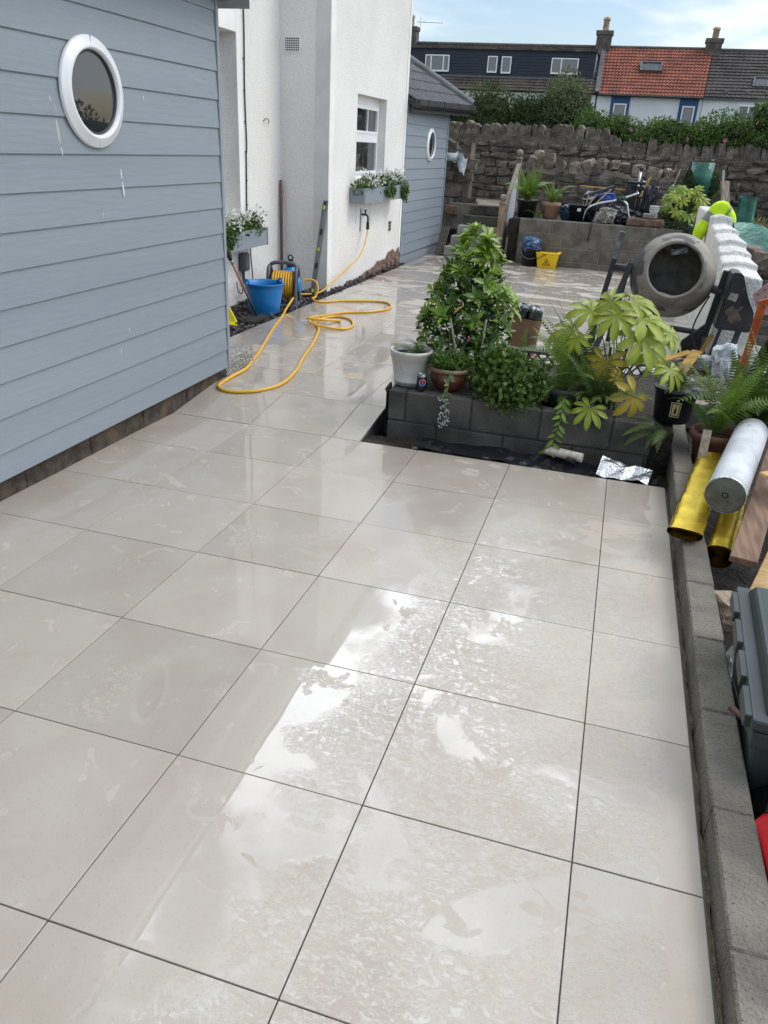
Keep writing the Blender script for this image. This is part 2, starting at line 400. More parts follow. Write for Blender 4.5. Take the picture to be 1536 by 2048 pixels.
for k in rows:
    y0, y1 = 0.6*k, 0.6*(k+1)
    if k < 6: xs = [-1.79, -1.2, -0.6, 0, 0.6, 1.2, 1.54]
    elif k == 6: xs = [-1.79, -1.2, -0.6, -0.40]
    elif k == 7: xs = [-1.79, -1.2, -0.6, -0.325]
    elif k == 8: xs = [-2.40, -1.8, -1.2, -0.6, -0.325]
    else: xs = [-2.40, -1.8, -1.2, -0.6, 0, 0.6, 1.2, 1.8, 2.15]
    sl = math.atan2(rowz(k+1)-rowz(k), 0.6)
    for a, b in zip(xs[:-1], xs[1:]):
        rx = sl+random.uniform(-0.0016, 0.0016); ry = random.uniform(-0.0014, 0.0014)
        inst('tile', tile_mesh(b-a, 0.6), M_TILE, patio, Vector(((a+b)/2, (y0+y1)/2, (rowz(k)+rowz(k+1))/2+random.uniform(-0.0006, 0.0006)))-po, (rx, ry, 0))
eb = MB()      # rough edge of the mortar bed along the low wall
npts = 160
def ebf(u, v):
    y = -3.6+7.2*u; e = 0.012*math.sin(y*31)*math.sin(y*13)+random.uniform(-0.004, 0.004)
    return (1.541+v*(0.020+e*0.5), y, gz(y)-0.010-0.012*v+random.uniform(-0.002, 0.002))
eb.grid(ebf, npts, 2); eb.build('mortar_edge', MATS['mortar_bed'], kind='structure')

# bare earth where the tiles stop short of the planter, with a sheet of black film lying in it
so = MB(); so.grid(lambda u, v: (-0.398+u*1.96, 3.602+v*0.27, -0.068+0.022*math.sin(u*23+v*5)*math.sin(u*9)+random.uniform(-0.008, 0.008)-0.03*max(0, v-0.6)), 90, 14)
so.build('soil', MATS['earth'], kind='structure', smooth=True)
# soil and slate strip along the house
st = MB(); st.grid(lambda u, v: (-3.16+v*0.765, 4.42+u*7.65, -0.035+0.02*math.sin(u*60+v*7)*math.sin(v*6)+random.uniform(-0.01, 0.01)), 150, 16)
st.build('border_soil', MATS['earth'], kind='structure', smooth=True)
mat('slate', srgb(70, 66, 68), srgb(42, 38, 38), sc=9, rough=0.45, rough2=0.7)
ch = MB()
oct_v = [(-.5,-.35,-.12),(.5,-.3,-.1),(.45,.4,-.1),(-.4,.35,-.12),(-.4,-.25,.14),(.35,-.28,.12),(.38,.3,.1),(-.3,.25,.15)]
oct_f = [(0,3,2,1),(4,5,6,7),(0,1,5,4),(1,2,6,5),(2,3,7,6),(3,0,4,7)]
n = 3000; px = rng.uniform(-3.13, -2.42, n); py = 4.45+rng.beta(1.0, 1.6, n)*7.4; pz = -0.02+rng.uniform(-0.012, 0.03, n)
d = rng.normal(size=(n, 3)); d[:, 2] *= 0.35; u_ = np.tile([0., 0, 1], (n, 1))+rng.normal(size=(n, 3))*0.3
scatter(ch, oct_v, oct_f, np.stack([px, py, pz], 1), d, u_, rng.uniform(0.025, 0.065, n), np.zeros(n))
ch.build('slate_chippings', MATS['slate'], label='loose dark slate chippings along the foot of the white house', cat='chippings', kind='stuff')
# ---------------------------------------------------------------- building materials
mat('cladding', srgb(136, 145, 152), srgb(130, 139, 147), sc=2, rough=0.5, bump=0.34, bsc=34, bd=0.006, bdet=5, stretch=(1, 0.14, 1.5))
mat('trim_grey', srgb(140, 148, 155), rough=0.5)
mat('upvc', (0.80, 0.81, 0.82), rough=0.28)
mat('black_plastic', (0.018, 0.019, 0.022), (0.03, 0.03, 0.033), rough=0.4)
mat('plinth_block', srgb(84, 75, 64), srgb(56, 49, 42), sc=14, rough=0.95, bump=1.0, bsc=90, bd=0.012, c3=srgb(100, 82, 62), sc3=5, lo3=0.52, hi3=0.68)
mat('render_white', (0.82, 0.80, 0.76), (0.75, 0.735, 0.70), sc=1.1, rough=0.9, bump=0.9, bsc=62, bd=0.016, bdet=5, c3=(0.60, 0.59, 0.565), sc3=85, lo3=0.60, hi3=0.72)
mat('smooth_white', (0.84, 0.825, 0.79), (0.77, 0.755, 0.725), sc=3, rough=0.75, bump=0.25, bsc=30, bd=0.006)
mat('grey_render', (0.66, 0.655, 0.63), (0.58, 0.575, 0.555), sc=3, rough=0.8, bump=0.25, bsc=30, bd=0.006)
mat('brick_old', srgb(128, 100, 86), srgb(82, 70, 60), sc=9, rough=0.95, bump=1.0, bsc=40, bd=0.02, c3=srgb(150, 128, 110), sc3=22)
mat('dark_tile', srgb(80, 80, 86), srgb(62, 62, 68), sc=6, rough=0.6, bump=0.3, bsc=60, bd=0.005)
mat('lead_grey', srgb(104, 106, 110), srgb(86, 88, 92), sc=5, rough=0.6)
def glass_mat(name, c=(0.02, 0.024, 0.028)):
    m = bpy.data.materials.new(name); MATS[name] = m; m.use_nodes = True; b = m.node_tree.nodes['Principled BSDF']
    b.inputs['Base Color'].default_value = (*c, 1); b.inputs['Roughness'].default_value = 0.02; b.inputs['Specular IOR Level'].default_value = 0.75; b.inputs['Coat Weight'].default_value = 0.6; b.inputs['Coat Roughness'].default_value = 0.01
    return m
glass_mat('glass'); glass_mat('glass_grey', (0.09, 0.10, 0.11))

def lapboard(p0, p1, z0, ht, out, th_b=0.018, th_t=0.008, back=0.012):
    """one lapped board between plan points p0,p1 with outward normal `out`"""
    p0, p1, o = (Vector((q[0], q[1], 0)) for q in (p0, p1, out)); zb, zt = Vector((0,0,z0)), Vector((0,0,z0+ht))
    b = MB(); e = 0.003
    pr = [o*(-back)+zb, o*(th_b-e)+zb, o*th_b+zb+Vector((0,0,e)), o*th_t+zt, o*(-back)+zt]
    return b.prism([p0+q for q in pr], p1-p0)
def porthole(parent, c, out, r_out, r_in, nm='window'):
    """round window: frame ring standing proud, pane with an inner bead"""
    s_, d_, u_ = basis(out); m = Matrix((s_, u_, d_)).transposed()
    fr = MB(); prof = [(r_out, 0), (r_out, 0.012), (r_out-0.006, 0.019), (r_out-0.038, 0.026), (r_out-0.046, 0.036), (r_out-0.058, 0.034), (r_in, 0.016), (r_in, 0.0)]
    fr.lathe(prof, 64, c, m); w = fr.build(nm, MATS['upvc'], parent, smooth=True)
    be = MB(); be.lathe([(r_in+0.001, 0.012), (r_in-0.002, 0.017), (r_in-0.011, 0.014), (r_in-0.012, 0.006)], 56, c, m); be.build('gasket', MATS['black_plastic'], w, smooth=True)
    pa = MB(); pa.disc(Vector(c)+Vector(out)*0.008, r_in-0.004, out, 56); pa.build('pane', MATS['glass'], w)
    jb = MB()
    for a in (90, 270):
        q = Vector(c)+Vector(out)*0.0215+u_*math.sin(R(a))*(r_out-0.021)+s_*math.cos(R(a)); jb.rbox(q, (0.002, 0.038, 0.012), m)
    jb.build('frame_joint', MATS['upvc'], w)
    return w

# ---------------------------------------------------------------- clad extension on the left
EX = -1.757
ext = thing('clad_extension', 'blue-grey clad extension with a large round white window, nearest on the left', 'extension', (-2.45, 0.2, 0))
b = MB(); b.box((-3.15, -4.0, 0.10), (EX-0.008, 4.375, 2.62)); b.build('wall', MATS['trim_grey'], ext)
for i in range(12):
    y0 = -2.36+i*0.56; y1 = min(y0+0.545, 4.33)
    if y0 > 4.2: break
    b = MB(); b.rbox(((-3.1-1.79)/2, (y0+y1)/2, 0.02), (1.31, y1-y0, 0.30), bev=0.004); b.build('plinth_block', MATS['plinth_block'], ext)
b = MB(); b.box((-3.1, -2.4, -0.15), (-1.797, 4.325, 0.155)); b.build('plinth_mortar', MATS['plinth_block'], ext)
for k in range(15):
    z0 = 0.079+0.171*k
    lapboard((EX, -4.0), (EX, 4.352), z0+0.035*(k == 0), 0.181-0.035*(k == 0) if z0+0.181 < 2.62 else 2.62-z0, (1, 0)).build('board', MATS['cladding'], ext)
b = MB(); b.rbox((EX+0.004, 4.372, 1.36), (0.040, 0.034, 2.50), bev=0.003); b.build('corner_trim', MATS['trim_grey'], ext)
b = MB(); b.box((EX-0.02, 4.358, 0.115), (EX+0.010, 4.3545+0.002, 2.6)); b.build('corner_trim', MATS['black_plastic'], ext)
porthole(ext, (EX+0.018, 2.955, 1.912), (1, 0, 0), 0.262, 0.197)
b = MB(); b.box((-3.15, -4.1, 2.621), (-1.60, 4.60, 2.64)); b.build('soffit', MATS['black_plastic'], ext)
b = MB(); b.box((-1.60, -4.1, 2.60), (-1.575, 4.60, 2.76)); b.build('fascia', MATS['black_plastic'], ext)
b = MB(); b.prism([(-1.60,-4.1,2.76),(-3.15,-4.1,3.35),(-3.15,-4.1,2.70),(-1.60,-4.1,2.70)], (0,8.7,0)); b.build('roof', MATS['dark_tile'], ext)
gt = MB()
prof = [(-0.058,0.0),(-0.05,-0.03),(-0.025,-0.052),(0.025,-0.052),(0.05,-0.03),(0.058,0.0)]
pts = [(-1.515+x, -4.1, 2.70+z) for x, z in prof]; gt.prism(pts, (0, 8.95, 0)); gt.build('gutter', MATS['black_plastic'], ext)
b = MB(); b.box((EX-0.3, 4.376, 2.535), (EX+0.10, 4.70, 2.59)); b.build('canopy', MATS['black_plastic'], ext)
# paint drips on the boards
mat('paint_drip', (0.78, 0.78, 0.77), rough=0.5); mat('filler', srgb(178, 176, 166), rough=0.8)
def drip(parent, y, z, w, h, m, name='paint_drip'):
    k = math.floor((z-0.079)/0.171); zz = 0.079+0.171*k; t = (z-zz)/0.171; x = EX+0.018-0.010*t
    b = MB(); n = 9; pts = []
    for i in range(n):
        a = i/(n-1); pts.append((w*(0.35+0.65*math.sin(a*2.6+0.3))*random.uniform(0.6, 1.0), a))
    xb = lambda a: EX+0.018-0.010*((z-zz-h*a)/0.171)+0.0012
    v = [(xb(a), y-q/2, z-h*a) for q, a in pts]+[(xb(a), y+q/2, z-h*a) for q, a in pts]
    f = [(i, i+n, i+n+1, i+1) for i in range(n-1)]
    b.add(v, f); b.build(name, m, parent)
for y, z, w, h, mm in [(2.655, 1.775, 0.020, 0.11, 'filler'), (2.652, 1.84, 0.008, 0.03, 'filler'), (2.66, 1.65, 0.006, 0.04, 'paint_drip'), (3.16, 1.545, 0.010, 0.05, 'paint_drip'), (3.16, 1.478, 0.012, 0.075, 'paint_drip'), (2.95, 1.33, 0.004, 0.03, 'paint_drip'), (3.45, 1.93, 0.007, 0.02, 'paint_drip'), (3.1, 0.66, 0.004, 0.03, 'paint_drip'), (3.0, 0.55, 0.004, 0.03, 'paint_drip'), (2.62, 1.88, 0.012, 0.03, 'filler')]:
    drip(ext, y, z, w, h, MATS[mm])

# ---------------------------------------------------------------- white rendered house
HX, FX, BY, BY2, TOP = -3.15, -2.52, 8.62, 12.07, 5.75
house = thing('white_house', 'white roughcast house with a projecting wing and a small sash-style window', 'house', (-5.0, 6.0, 0))
def wall_open(x0, x1, y0, y1, z0, z1, oy0, oy1, oz0, oz1):
    """slab between x0..x1 facing +x with one rectangular opening"""
    b = MB(); b.box((x0,y0,z0),(x1,oy0,z1)); b.box((x0,oy1,z0),(x1,y1,z1)); b.box((x0,oy0,z0),(x1,oy1,oz0)); b.box((x0,oy0,oz1),(x1,oy1,z1)); return b
wall_open(HX-0.35, HX, 4.37, BY+0.3, -0.25, TOP+0.3, 6.1, 7.48, 0.86, 2.72).build('wall', MATS['render_white'], house)
b = MB(); b.box((-8.5, -6.0, -0.25), (HX-0.35, BY2, TOP+0.3)); b.box((HX-0.34, -6.0, -0.25), (HX-0.004, 4.37, TOP+0.3)); b.build('wall', MATS['render_white'], house)
wall_open(FX-0.34, FX, BY+0.34, BY2, -0.25, TOP-0.1, 9.65, 10.97, 1.30, 2.325).build('wing_wall', MATS['render_white'], house)
b = MB(); b.box((HX, BY, -0.25), (FX, BY+0.34, TOP-0.1)); b.build('wing_wall', MATS['render_white'], house)
b = MB(); b.box((HX-0.3, BY+0.35, -0.25), (FX-0.345, BY2-0.01, TOP-0.1)); b.build('wing_core', MATS['render_white'], house)
# smooth bands at corners and round openings
b = MB(); b.box((FX-0.003, BY-0.006, -0.1), (FX+0.006, BY+0.15, TOP-0.1)); b.build('corner_band', MATS['smooth_white'], house)
b = MB(); b.box((FX-0.175, BY-0.008, -0.1), (FX-0.0045, BY-0.001, TOP-0.1)); b.build('corner_band', MATS['grey_render'], house)
b = MB(); b.box((FX+0.001, BY2-0.10, 0.14), (FX+0.007, BY2+0.004, TOP-0.1)); b.build('corner_band', MATS['smooth_white'], house)
b = MB(); b.box((HX+0.001, 7.482, 0.80), (HX+0.008, 7.585, 2.98)); b.box((HX+0.001, 5.9, 2.722), (HX+0.008, 7.48, 2.98)); b.build('window_band', MATS['smooth_white'], house)
def sash(parent, x, y0, y1, z0, z1, rail, mull, depth=0.06):
    f = MB(); t = 0.062
    for lo, hi in (((x-depth,y0,z0),(x,y0+t,z1)), ((x-depth,y1-t,z0),(x,y1,z1)), ((x-depth,y0+t,z0),(x,y1-t,z0+t)), ((x-depth,y0+t,z1-t),(x,y1-t,z1)), ((x-depth,y0+t,rail-0.036),(x+0.004,y1-t,rail+0.036))):
        f.box(lo, hi)
    w = f.build('window', MATS['upvc'], parent)
    s = MB()
    for za, zb in ((z0+t, rail-0.036), (rail+0.036, z1-t)):
        for lo, hi in (((x-0.05,y0+t,za),(x+0.010,y0+t+0.035,zb)), ((x-0.05,y1-t-0.035,za),(x+0.010,y1-t,zb)), ((x-0.05,y0+t+0.035,za),(x+0.010,y1-t-0.035,za+0.035)), ((x-0.05,y0+t+0.035,zb-0.035),(x+0.010,y1-t-0.035,zb))): s.box(lo, hi)
    s.build('sash', MATS['upvc'], w)
    for za, zb in ((z0+t+0.035, rail-0.071), (rail+0.071, z1-t-0.035)):
        p = MB(); p.box((x-0.03, y0+t+0.035, za), (x-0.022, y1-t-0.035, zb)); p.build('pane', MATS['glass'], w)
    g_ = MB(); g_.box((x-0.021, mull-0.011, rail+0.071), (x-0.004, mull+0.011, z1-t-0.035)); g_.build('glazing_bar', MATS['upvc'], w)
    return w
w2 = sash(house, FX-0.11, 9.652, 10.968, 1.30, 2.27, 1.835, 10.47)
b = MB(); b.box((FX-0.17, 9.652, 2.27), (FX-0.115, 10.968, 2.323)); b.build('trickle_vent', MATS['upvc'], w2)
b = MB(); b.box((FX-0.108, 9.652, 1.301), (FX-0.02, 10.968, 1.315)); b.build('sill', MATS['upvc'], w2)
w1 = sash(house, HX-0.20, 6.102, 7.478, 0.90, 2.70, 1.80, 6.8)
b = MB(); b.box((HX-0.26, 6.102, 0.862), (HX+0.03, 7.478, 0.898)); b.build('sill', MATS['smooth_white'], w1)
# airbrick vent with its grid of holes
mat('dark_void', (0.012, 0.012, 0.012), rough=0.9)
b = MB(); vx0, vx1, vz0, vz1 = -3.085, -2.89, 2.665, 2.815
b.box((vx0, BY-0.016, vz0), (vx1, BY-0.001, vz1)); ve = b.build('air_vent', MATS['smooth_white'], house)
b = MB()
for i in range(8):
    for j in range(6):
        cx = vx0+0.02+i*(vx1-vx0-0.04)/7; cz = vz0+0.018+j*(vz1-vz0-0.036)/5; b.box((cx-0.008, BY-0.0175, cz-0.007), (cx+0.008, BY-0.0163, cz+0.007))
b.build('vent_hole', MATS['dark_void'], ve)
# bare masonry at the foot of the wing and the little brick patch
b = MB(); nn = 46
top = [0.02+0.24*min(1, max(0, (i/nn-0.10)/0.8))**1.2*(1+0.16*math.sin(i*0.55)+0.08*math.sin(i*1.3)) for i in range(nn+1)]
v = []; f = []
for i in range(nn+1):
    y = 9.3+(BY2-0.05-9.3)*i/nn
    for j in range(5):
        t = j/4; v.append((FX+0.004+(0.040+random.uniform(-0.008, 0.009))*(1-t*0.9), y, -0.12+(top[i]+0.08)*t))
for i in range(nn):
    for j in range(4): f.append((i*5+j, (i+1)*5+j, (i+1)*5+j+1, i*5+j+1))
b.add(v, f); b.build('bare_masonry', MATS['brick_old'], house)
for i in range(7):
    b = MB(); y = 10.35+0.235*i; b.rbox((FX+0.025, y+random.uniform(-.02,.02), 0.015+0.02*(i/7)+random.uniform(-.01,.01)), (0.07, 0.205, 0.062+0.05*(i/7)), rotm(random.uniform(-.06,.06), 0, random.uniform(-.05,.05)), bev=0.012); b.build('brick', MATS['brick_old'], house)
for j in range(3):
    b = MB(); b.rbox((FX+0.003, 11.41, 0.545+0.05*j), (0.02, 0.12+random.uniform(-.02,.01), 0.044), bev=0.004); b.build('brick', MATS['brick_old'], house)
b = MB(); b.box((-9, -6.3, TOP+0.31), (-2.82, BY+0.0, TOP+0.45)); b.build('eaves', MATS['smooth_white'], house)
b = MB(); b.box((-9, BY+0.002, TOP-0.09), (-2.40, BY2+0.12, TOP+0.03)); b.build('eaves', MATS['smooth_white'], house)
b = MB(); b.prism([(-2.78,-6.3,TOP+0.46),(-6.2,-6.3,8.3),(-9.2,-6.3,TOP+0.46)], (0, 18.5, 0)); b.build('roof', MATS['dark_tile'], house)
# cable clipped down the wall, rust hook
cbl = MB(); cbl.tube([(HX+0.012, 7.655+0.01*math.sin(z*5)-0.02*(z < 1.6), z) for z in np.linspace(4.2, 0.98, 40)], 0.0075, 6)
for z in (2.5, 2.2, 1.9, 1.6, 1.3, 1.05): cbl.rbox((HX+0.010, 7.645, z), (0.012, 0.03, 0.012))
cbl.build('wall_cable', MATS['black_plastic'], label='thin black cable clipped down the white house wall', cat='cable', smooth=True)

# ---------------------------------------------------------------- clad shed beyond the house
shed = thing('clad_shed', 'blue-grey clad outbuilding beyond the white house with small round window and tiled roof', 'outbuilding', (-3.5, 13.3, -0.07))
A, B = Vector((-2.515, 12.075)), Vector((-2.42, 14.62)); dirn = (B-A).normalized(); no = Vector((dirn.y, -dirn.x))
b = MB(); b.prism([(A.x-0.01,A.y,-0.2),(B.x-0.01,B.y,-0.2),(B.x-2.6,B.y+0.1,-0.2),(A.x-2.6,A.y,-0.2)], (0,0,2.55)); b.build('wall', MATS['trim_grey'], shed)
b = MB(); q0, q1 = A-no*0.012, B-no*0.012; b.prism([(q0.x,q0.y,-0.2),(q1.x,q1.y,-0.2),(q1.x-0.1,q1.y,-0.2),(q0.x-0.1,q0.y,-0.2)], (0,0,0.285)); b.build('plinth', MATS['black_plastic'], shed)
for k in range(14):
    z0 = 0.083+0.1655*k
    lapboard(A, B, z0, min(0.176, 2.34-z0), no).build('board', MATS['cladding'], shed)
b = MB(); c_ = B+no*0.004; b.rbox((c_.x, c_.y, 1.21), (0.05, 0.05, 2.26), rotm(0,0,math.atan2(no.y,no.x)), bev=0.003); b.build('corner_trim', MATS['trim_grey'], shed)
wc = A+dirn*1.42+no*0.016; porthole(shed, (wc.x, wc.y, 1.785), (no.x, no.y, 0), 0.262, 0.197)
e0, e1 = Vector((-2.405, 12.08, 2.385)), Vector((-2.13, 15.22, 2.47))
slope = 0.56; inn = Vector((-1, 0, slope))
b = MB(); b.prism([e0+Vector((-0.02,0,-0.03)), e1+Vector((-0.02,0,-0.03)), e1+Vector((-0.5,0,-0.03)), e0+Vector((-0.5,0,-0.03))], (0,0,-0.02)); b.build('soffit', MATS['black_plastic'], shed)
b = MB(); b.bar(e0+Vector((-0.03,0,-0.06)), e1+Vector((-0.03,0,-0.06)), 0.03, 0.20); b.build('fascia', MATS['black_plastic'], shed)
b = MB(); b.prism([e0+Vector((x,0,z)) for x, z in ((-0.012,0.02),(-0.012,-0.07),(0.02,-0.10),(0.07,-0.10),(0.10,-0.06),(0.105,0.02))], e1-e0); b.build('gutter', MATS['black_plastic'], shed)
for t in (0.12, 0.38, 0.64, 0.9):
    b = MB(); p = e0+(e1-e0)*t; b.prism([p+Vector((x,0,z)) for x, z in ((-0.013,0.026),(-0.013,-0.074),(0.02,-0.106),(0.072,-0.106),(0.106,-0.062),(0.111,0.026))], (0,0.05,0)); b.build('gutter_bracket', MATS['black_plastic'], shed)
b = MB(); b.prism([e0+inn*0.0+Vector((0,0,0.0)), e1, e1+inn*3.2, e0+inn*3.2], (0,0,-0.04)); b.build('roof_deck', MATS['black_plastic'], shed)
# ribbed interlocking tiles, one object each
tmv = MB(); tw = 0.30
prof = [(0,0.012),(0.02,0.034),(0.055,0.038),(0.08,0.016),(0.15,0.012),(0.17,0.030),(0.20,0.034),(0.23,0.014),(0.305,0.012)]
L_ = 0.40
vv = []
for yy, zz in ((0, 0.016), (0, 0.0), (L_, 0.0)):
    if zz == 0.016: vv += [(x, 0, z-0.030+0.016) for x, z in prof]
    elif yy == 0: vv += [(x, 0, z+0.016) for x, z in prof]
    else: vv += [(x, L_, z) for x, z in prof]
k_ = len(prof); tmv.add(vv, [(i+k_*j, i+1+k_*j, i+1+k_*(j+1), i+k_*(j+1)) for j in range(2) for i in range(k_-1)])
tme = tmv.mesh('roof_tile')
ed = (e1-e0).normalized(); ud = inn.normalized(); nd = ed.cross(ud).normalized()
if nd.z < 0: nd = -nd
tm_rot = Matrix((ed, ud, nd)).transposed()
so_ = wloc(shed)
for r_ in range(8):
    for c_ in range(11):
        p = e0+ed*(0.0+c_*0.288)+ud*(-0.03+r_*0.34)
        inst('roof_tile', tme, MATS['dark_tile'], shed, p-so_, tm_rot)
rg = MB()
for i in range(7):
    a_ = e1+ed*0.01+inn*(0.46*i-0.02); b_ = e1+ed*0.01+inn*(0.46*(i+1)+0.02); rg.cyl(a_+Vector((0,0,0.05)), b_+Vector((0,0,0.045)), 0.085, 0.082, 14)
rg.build('verge_tile', MATS['lead_grey'], shed, smooth=False)

# ---------------------------------------------------------------- step beside the extension, pebble pattern
def pebble_mat(name, c, c2, sc):
    m = bpy.data.materials.new(name); MATS[name] = m; m.use_nodes = True; nt = m.node_tree; L = nt.links; bs = nt.nodes['Principled BSDF']
    t = N(nt, 'ShaderNodeTexVoronoi', feature='DISTANCE_TO_EDGE'); setin(t, Scale=sc); L.new(N(nt, 'ShaderNodeNewGeometry').outputs['Position'], t.inputs['Vector'])
    r = N(nt, 'ShaderNodeMapRange'); setin(r, From_Min=0.05, From_Max=0.14); L.new(t.outputs['Distance'], r.inputs['Value'])
    x = N(nt, 'ShaderNodeMix', data_type='RGBA'); x.inputs['A'].default_value = (*c2, 1); x.inputs['B'].default_value = (*c, 1); L.new(r.outputs[0], x.inputs['Factor']); L.new(x.outputs['Result'], bs.inputs['Base Color'])
    b = N(nt, 'ShaderNodeBump'); setin(b, Strength=0.7, Distance=0.006); L.new(r.outputs[0], b.inputs['Height']); L.new(b.outputs[0], bs.inputs['Normal']); bs.inputs['Roughness'].default_value = 0.6
    return m
pebble_mat('pebble_print', srgb(112, 111, 106), srgb(176, 174, 165), 30)
b = MB(); b.rbox((-2.30, 4.67, 0.055), (1.02, 0.50, 0.20), bev=0.008); stp = b.build('door_step', MATS['pebble_print'], label='low grey pebble-patterned step at the corner of the clad extension', cat='step')

# ---------------------------------------------------------------- stone steps, landing, posts and panel
mat('concrete_new', srgb(168, 165, 156), srgb(144, 141, 132), sc=7, rough=0.9, bump=0.5, bsc=70, bd=0.006, c3=srgb(100, 97, 90), sc3=40, lo3=0.66, hi3=0.72)
mat('concrete_old', srgb(98, 92, 80), srgb(66, 61, 53), sc=6, rough=0.9, bump=0.6, bsc=50, bd=0.01)
mat('landing', srgb(146, 138, 124), srgb(118, 111, 99), sc=4, rough=0.9, bump=0.4, bsc=30, bd=0.01)
flight = thing('stone_steps', 'flight of five concrete steps between the outbuilding and the wooden posts', 'steps', (-1.55, 14.4, -0.07))
for k in range(5):
    zt = -0.065+0.17*(k+1); y0 = 13.80+0.25*k; xl = -2.13+0.06*k
    b = MB(); b.rbox(((xl-1.08)/2, (y0+15.2)/2, zt-0.085-(0.004 if k < 4 else 0)), (-1.08-xl, 15.2-y0, 0.168), bev=0.010); b.build('step', MATS['concrete_new' if k < 3 else 'concrete_old'], flight)
b = MB(); b.box((-2.6, 15.05, 0.3), (-1.0, 17.4, 0.783)); b.build('landing', MATS['landing'], kind='structure')
mat('oiled_wood', srgb(158, 136, 106), srgb(128, 106, 78), sc=5, stretch=(6, 6, 0.6), rough=0.7, bump=0.2, bsc=60, bd=0.003)
mat('weathered_wood', srgb(150, 140, 124), srgb(112, 102, 88), sc=5, stretch=(6, 6, 0.8), rough=0.8, bump=0.3, bsc=60, bd=0.004)
mat('panel_grey', srgb(182, 189, 192), srgb(166, 173, 177), sc=3, rough=0.6)
bal = thing('stair_balustrade', 'grey stair panel between two square wooden posts with ball caps', 'balustrade', (-1.09, 14.4, -0.07))
def newel(x, y, z0, z1, nm):
    b = MB(); b.rbox((x, y, (z0+z1)/2), (0.10, 0.10, z1-z0), bev=0.006); o = b.build('post', MATS[nm], bal)
    c_ = MB(); c_.lathe([(0.0001,0),(0.07,0),(0.07,0.02),(0.03,0.035),(0.028,0.05),(0.05,0.065),(0.063,0.095),(0.058,0.13),(0.035,0.158),(0.0001,0.168)], 16, (x, y, z1)); c_.build('ball_cap', MATS['weathered_wood'], o, smooth=True)
newel(-1.11, 13.72, -0.06, 0.90, 'oiled_wood'); newel(-1.08, 15.02, 0.70, 1.63, 'weathered_wood')
pa_, pb_ = Vector((-1.095, 13.78, 0)), Vector((-1.075, 14.96, 0))
b = MB(); b.prism([pa_+Vector((0.0,0,-0.05)), pb_+Vector((0,0,0.66)), pb_+Vector((0,0,1.52)), pa_+Vector((0,0,0.78))], (0.022,0,0)); b.build('panel', MATS['panel_grey'], bal)
b = MB(); b.bar(pa_+Vector((0.01,0,0.80)), pb_+Vector((0.01,0,1.55)), 0.075, 0.035); b.build('handrail', MATS['weathered_wood'], bal)
b = MB(); b.bar((-0.985, 13.75, -0.06), (-0.96, 13.85, 0.62), 0.04, 0.03, (0,1,0)); b.build('prop', MATS['weathered_wood'], bal)

# ---------------------------------------------------------------- concrete block retaining wall and terrace
mat('block', srgb(126, 121, 111), srgb(98, 94, 86), sc=5, rough=0.95, bump=1.0, bsc=85, bd=0.012, rnd=0.05, c3=srgb(70, 67, 62), sc3=120, lo3=0.62, hi3=0.72)
mat('block_dark', srgb(92, 88, 82), srgb(62, 60, 56), sc=4, rough=0.9, bump=0.9, bsc=110, bd=0.008, rnd=0.12, c3=srgb(50, 47, 44), sc3=120, lo3=0.60, hi3=0.72)
mat('joint', srgb(150, 144, 133), srgb(124, 118, 108), sc=12, rough=0.95, bump=0.4, bsc=80, bd=0.005)
mat('joint_dark', srgb(70, 67, 62), srgb(52, 50, 46), sc=12, rough=0.95, bump=0.4, bsc=80, bd=0.005)
def block_wall(parent, p0, dx, length, thick, zs, bl=0.45, m='block', jm='joint', lift=0.010, first=0.0, bev=0.008, top_drop=0.0):
    """courses of blocks from p0 along unit dx; zs = list of course bottoms with the last entry the top"""
    p0 = Vector(p0); dx = Vector(dx); ny = Vector((dx.y, -dx.x, 0)); mm = Matrix((dx, -ny, Vector((0,0,1)))).transposed()
    c = MB(); zc = (zs[0]+zs[-1]-0.012)/2
    c.rbox(p0+dx*(length/2)+Vector((0,0,zc)), (length-0.02, thick-2*lift, zs[-1]-zs[0]-0.012), mm); core = c.build('mortar', MATS[jm], parent)
    for i, (a, b_) in enumerate(zip(zs[:-1], zs[1:])):
        s = -(0.5*bl if i % 2 else 0)-first
        while s < length:
            s0, s1 = max(s, 0), min(s+bl, length); s += bl
            if s1-s0 < 0.05: continue
            bb = MB(); bb.rbox(p0+dx*((s0+s1)/2)+Vector((0,0,(a+b_)/2))+ny*random.uniform(-0.003, 0.003), (s1-s0-0.012, thick+random.uniform(-0.004, 0.004), b_-a-0.012), mm @ rotm(random.uniform(-.006,.006), random.uniform(-.006,.006), random.uniform(-.006,.006)), bev=bev)
            bb.build('block', MATS[m], parent)
rw = thing('block_retaining_wall', 'concrete block retaining wall below the junk-filled terrace', 'wall', (0.5, 13.7, -0.1))
block_wall(rw, (-0.76, 13.70, 0), (1, 0, 0), 2.75, 0.20, [-0.19, 0.035, 0.26, 0.485, 0.705], first=0.13)
b = MB(); b.rbox((1.36, 13.78, 0.765), (0.62, 0.26, 0.13), rotm(0,0,0.04), bev=0.02); b.build('cope_stone', MATS['brick_old'], rw)
b = MB(); b.box((-0.98, 13.795, -0.2), (6, 16.2, 0.655)); b.build('terrace', MATS['earth'], kind='structure')
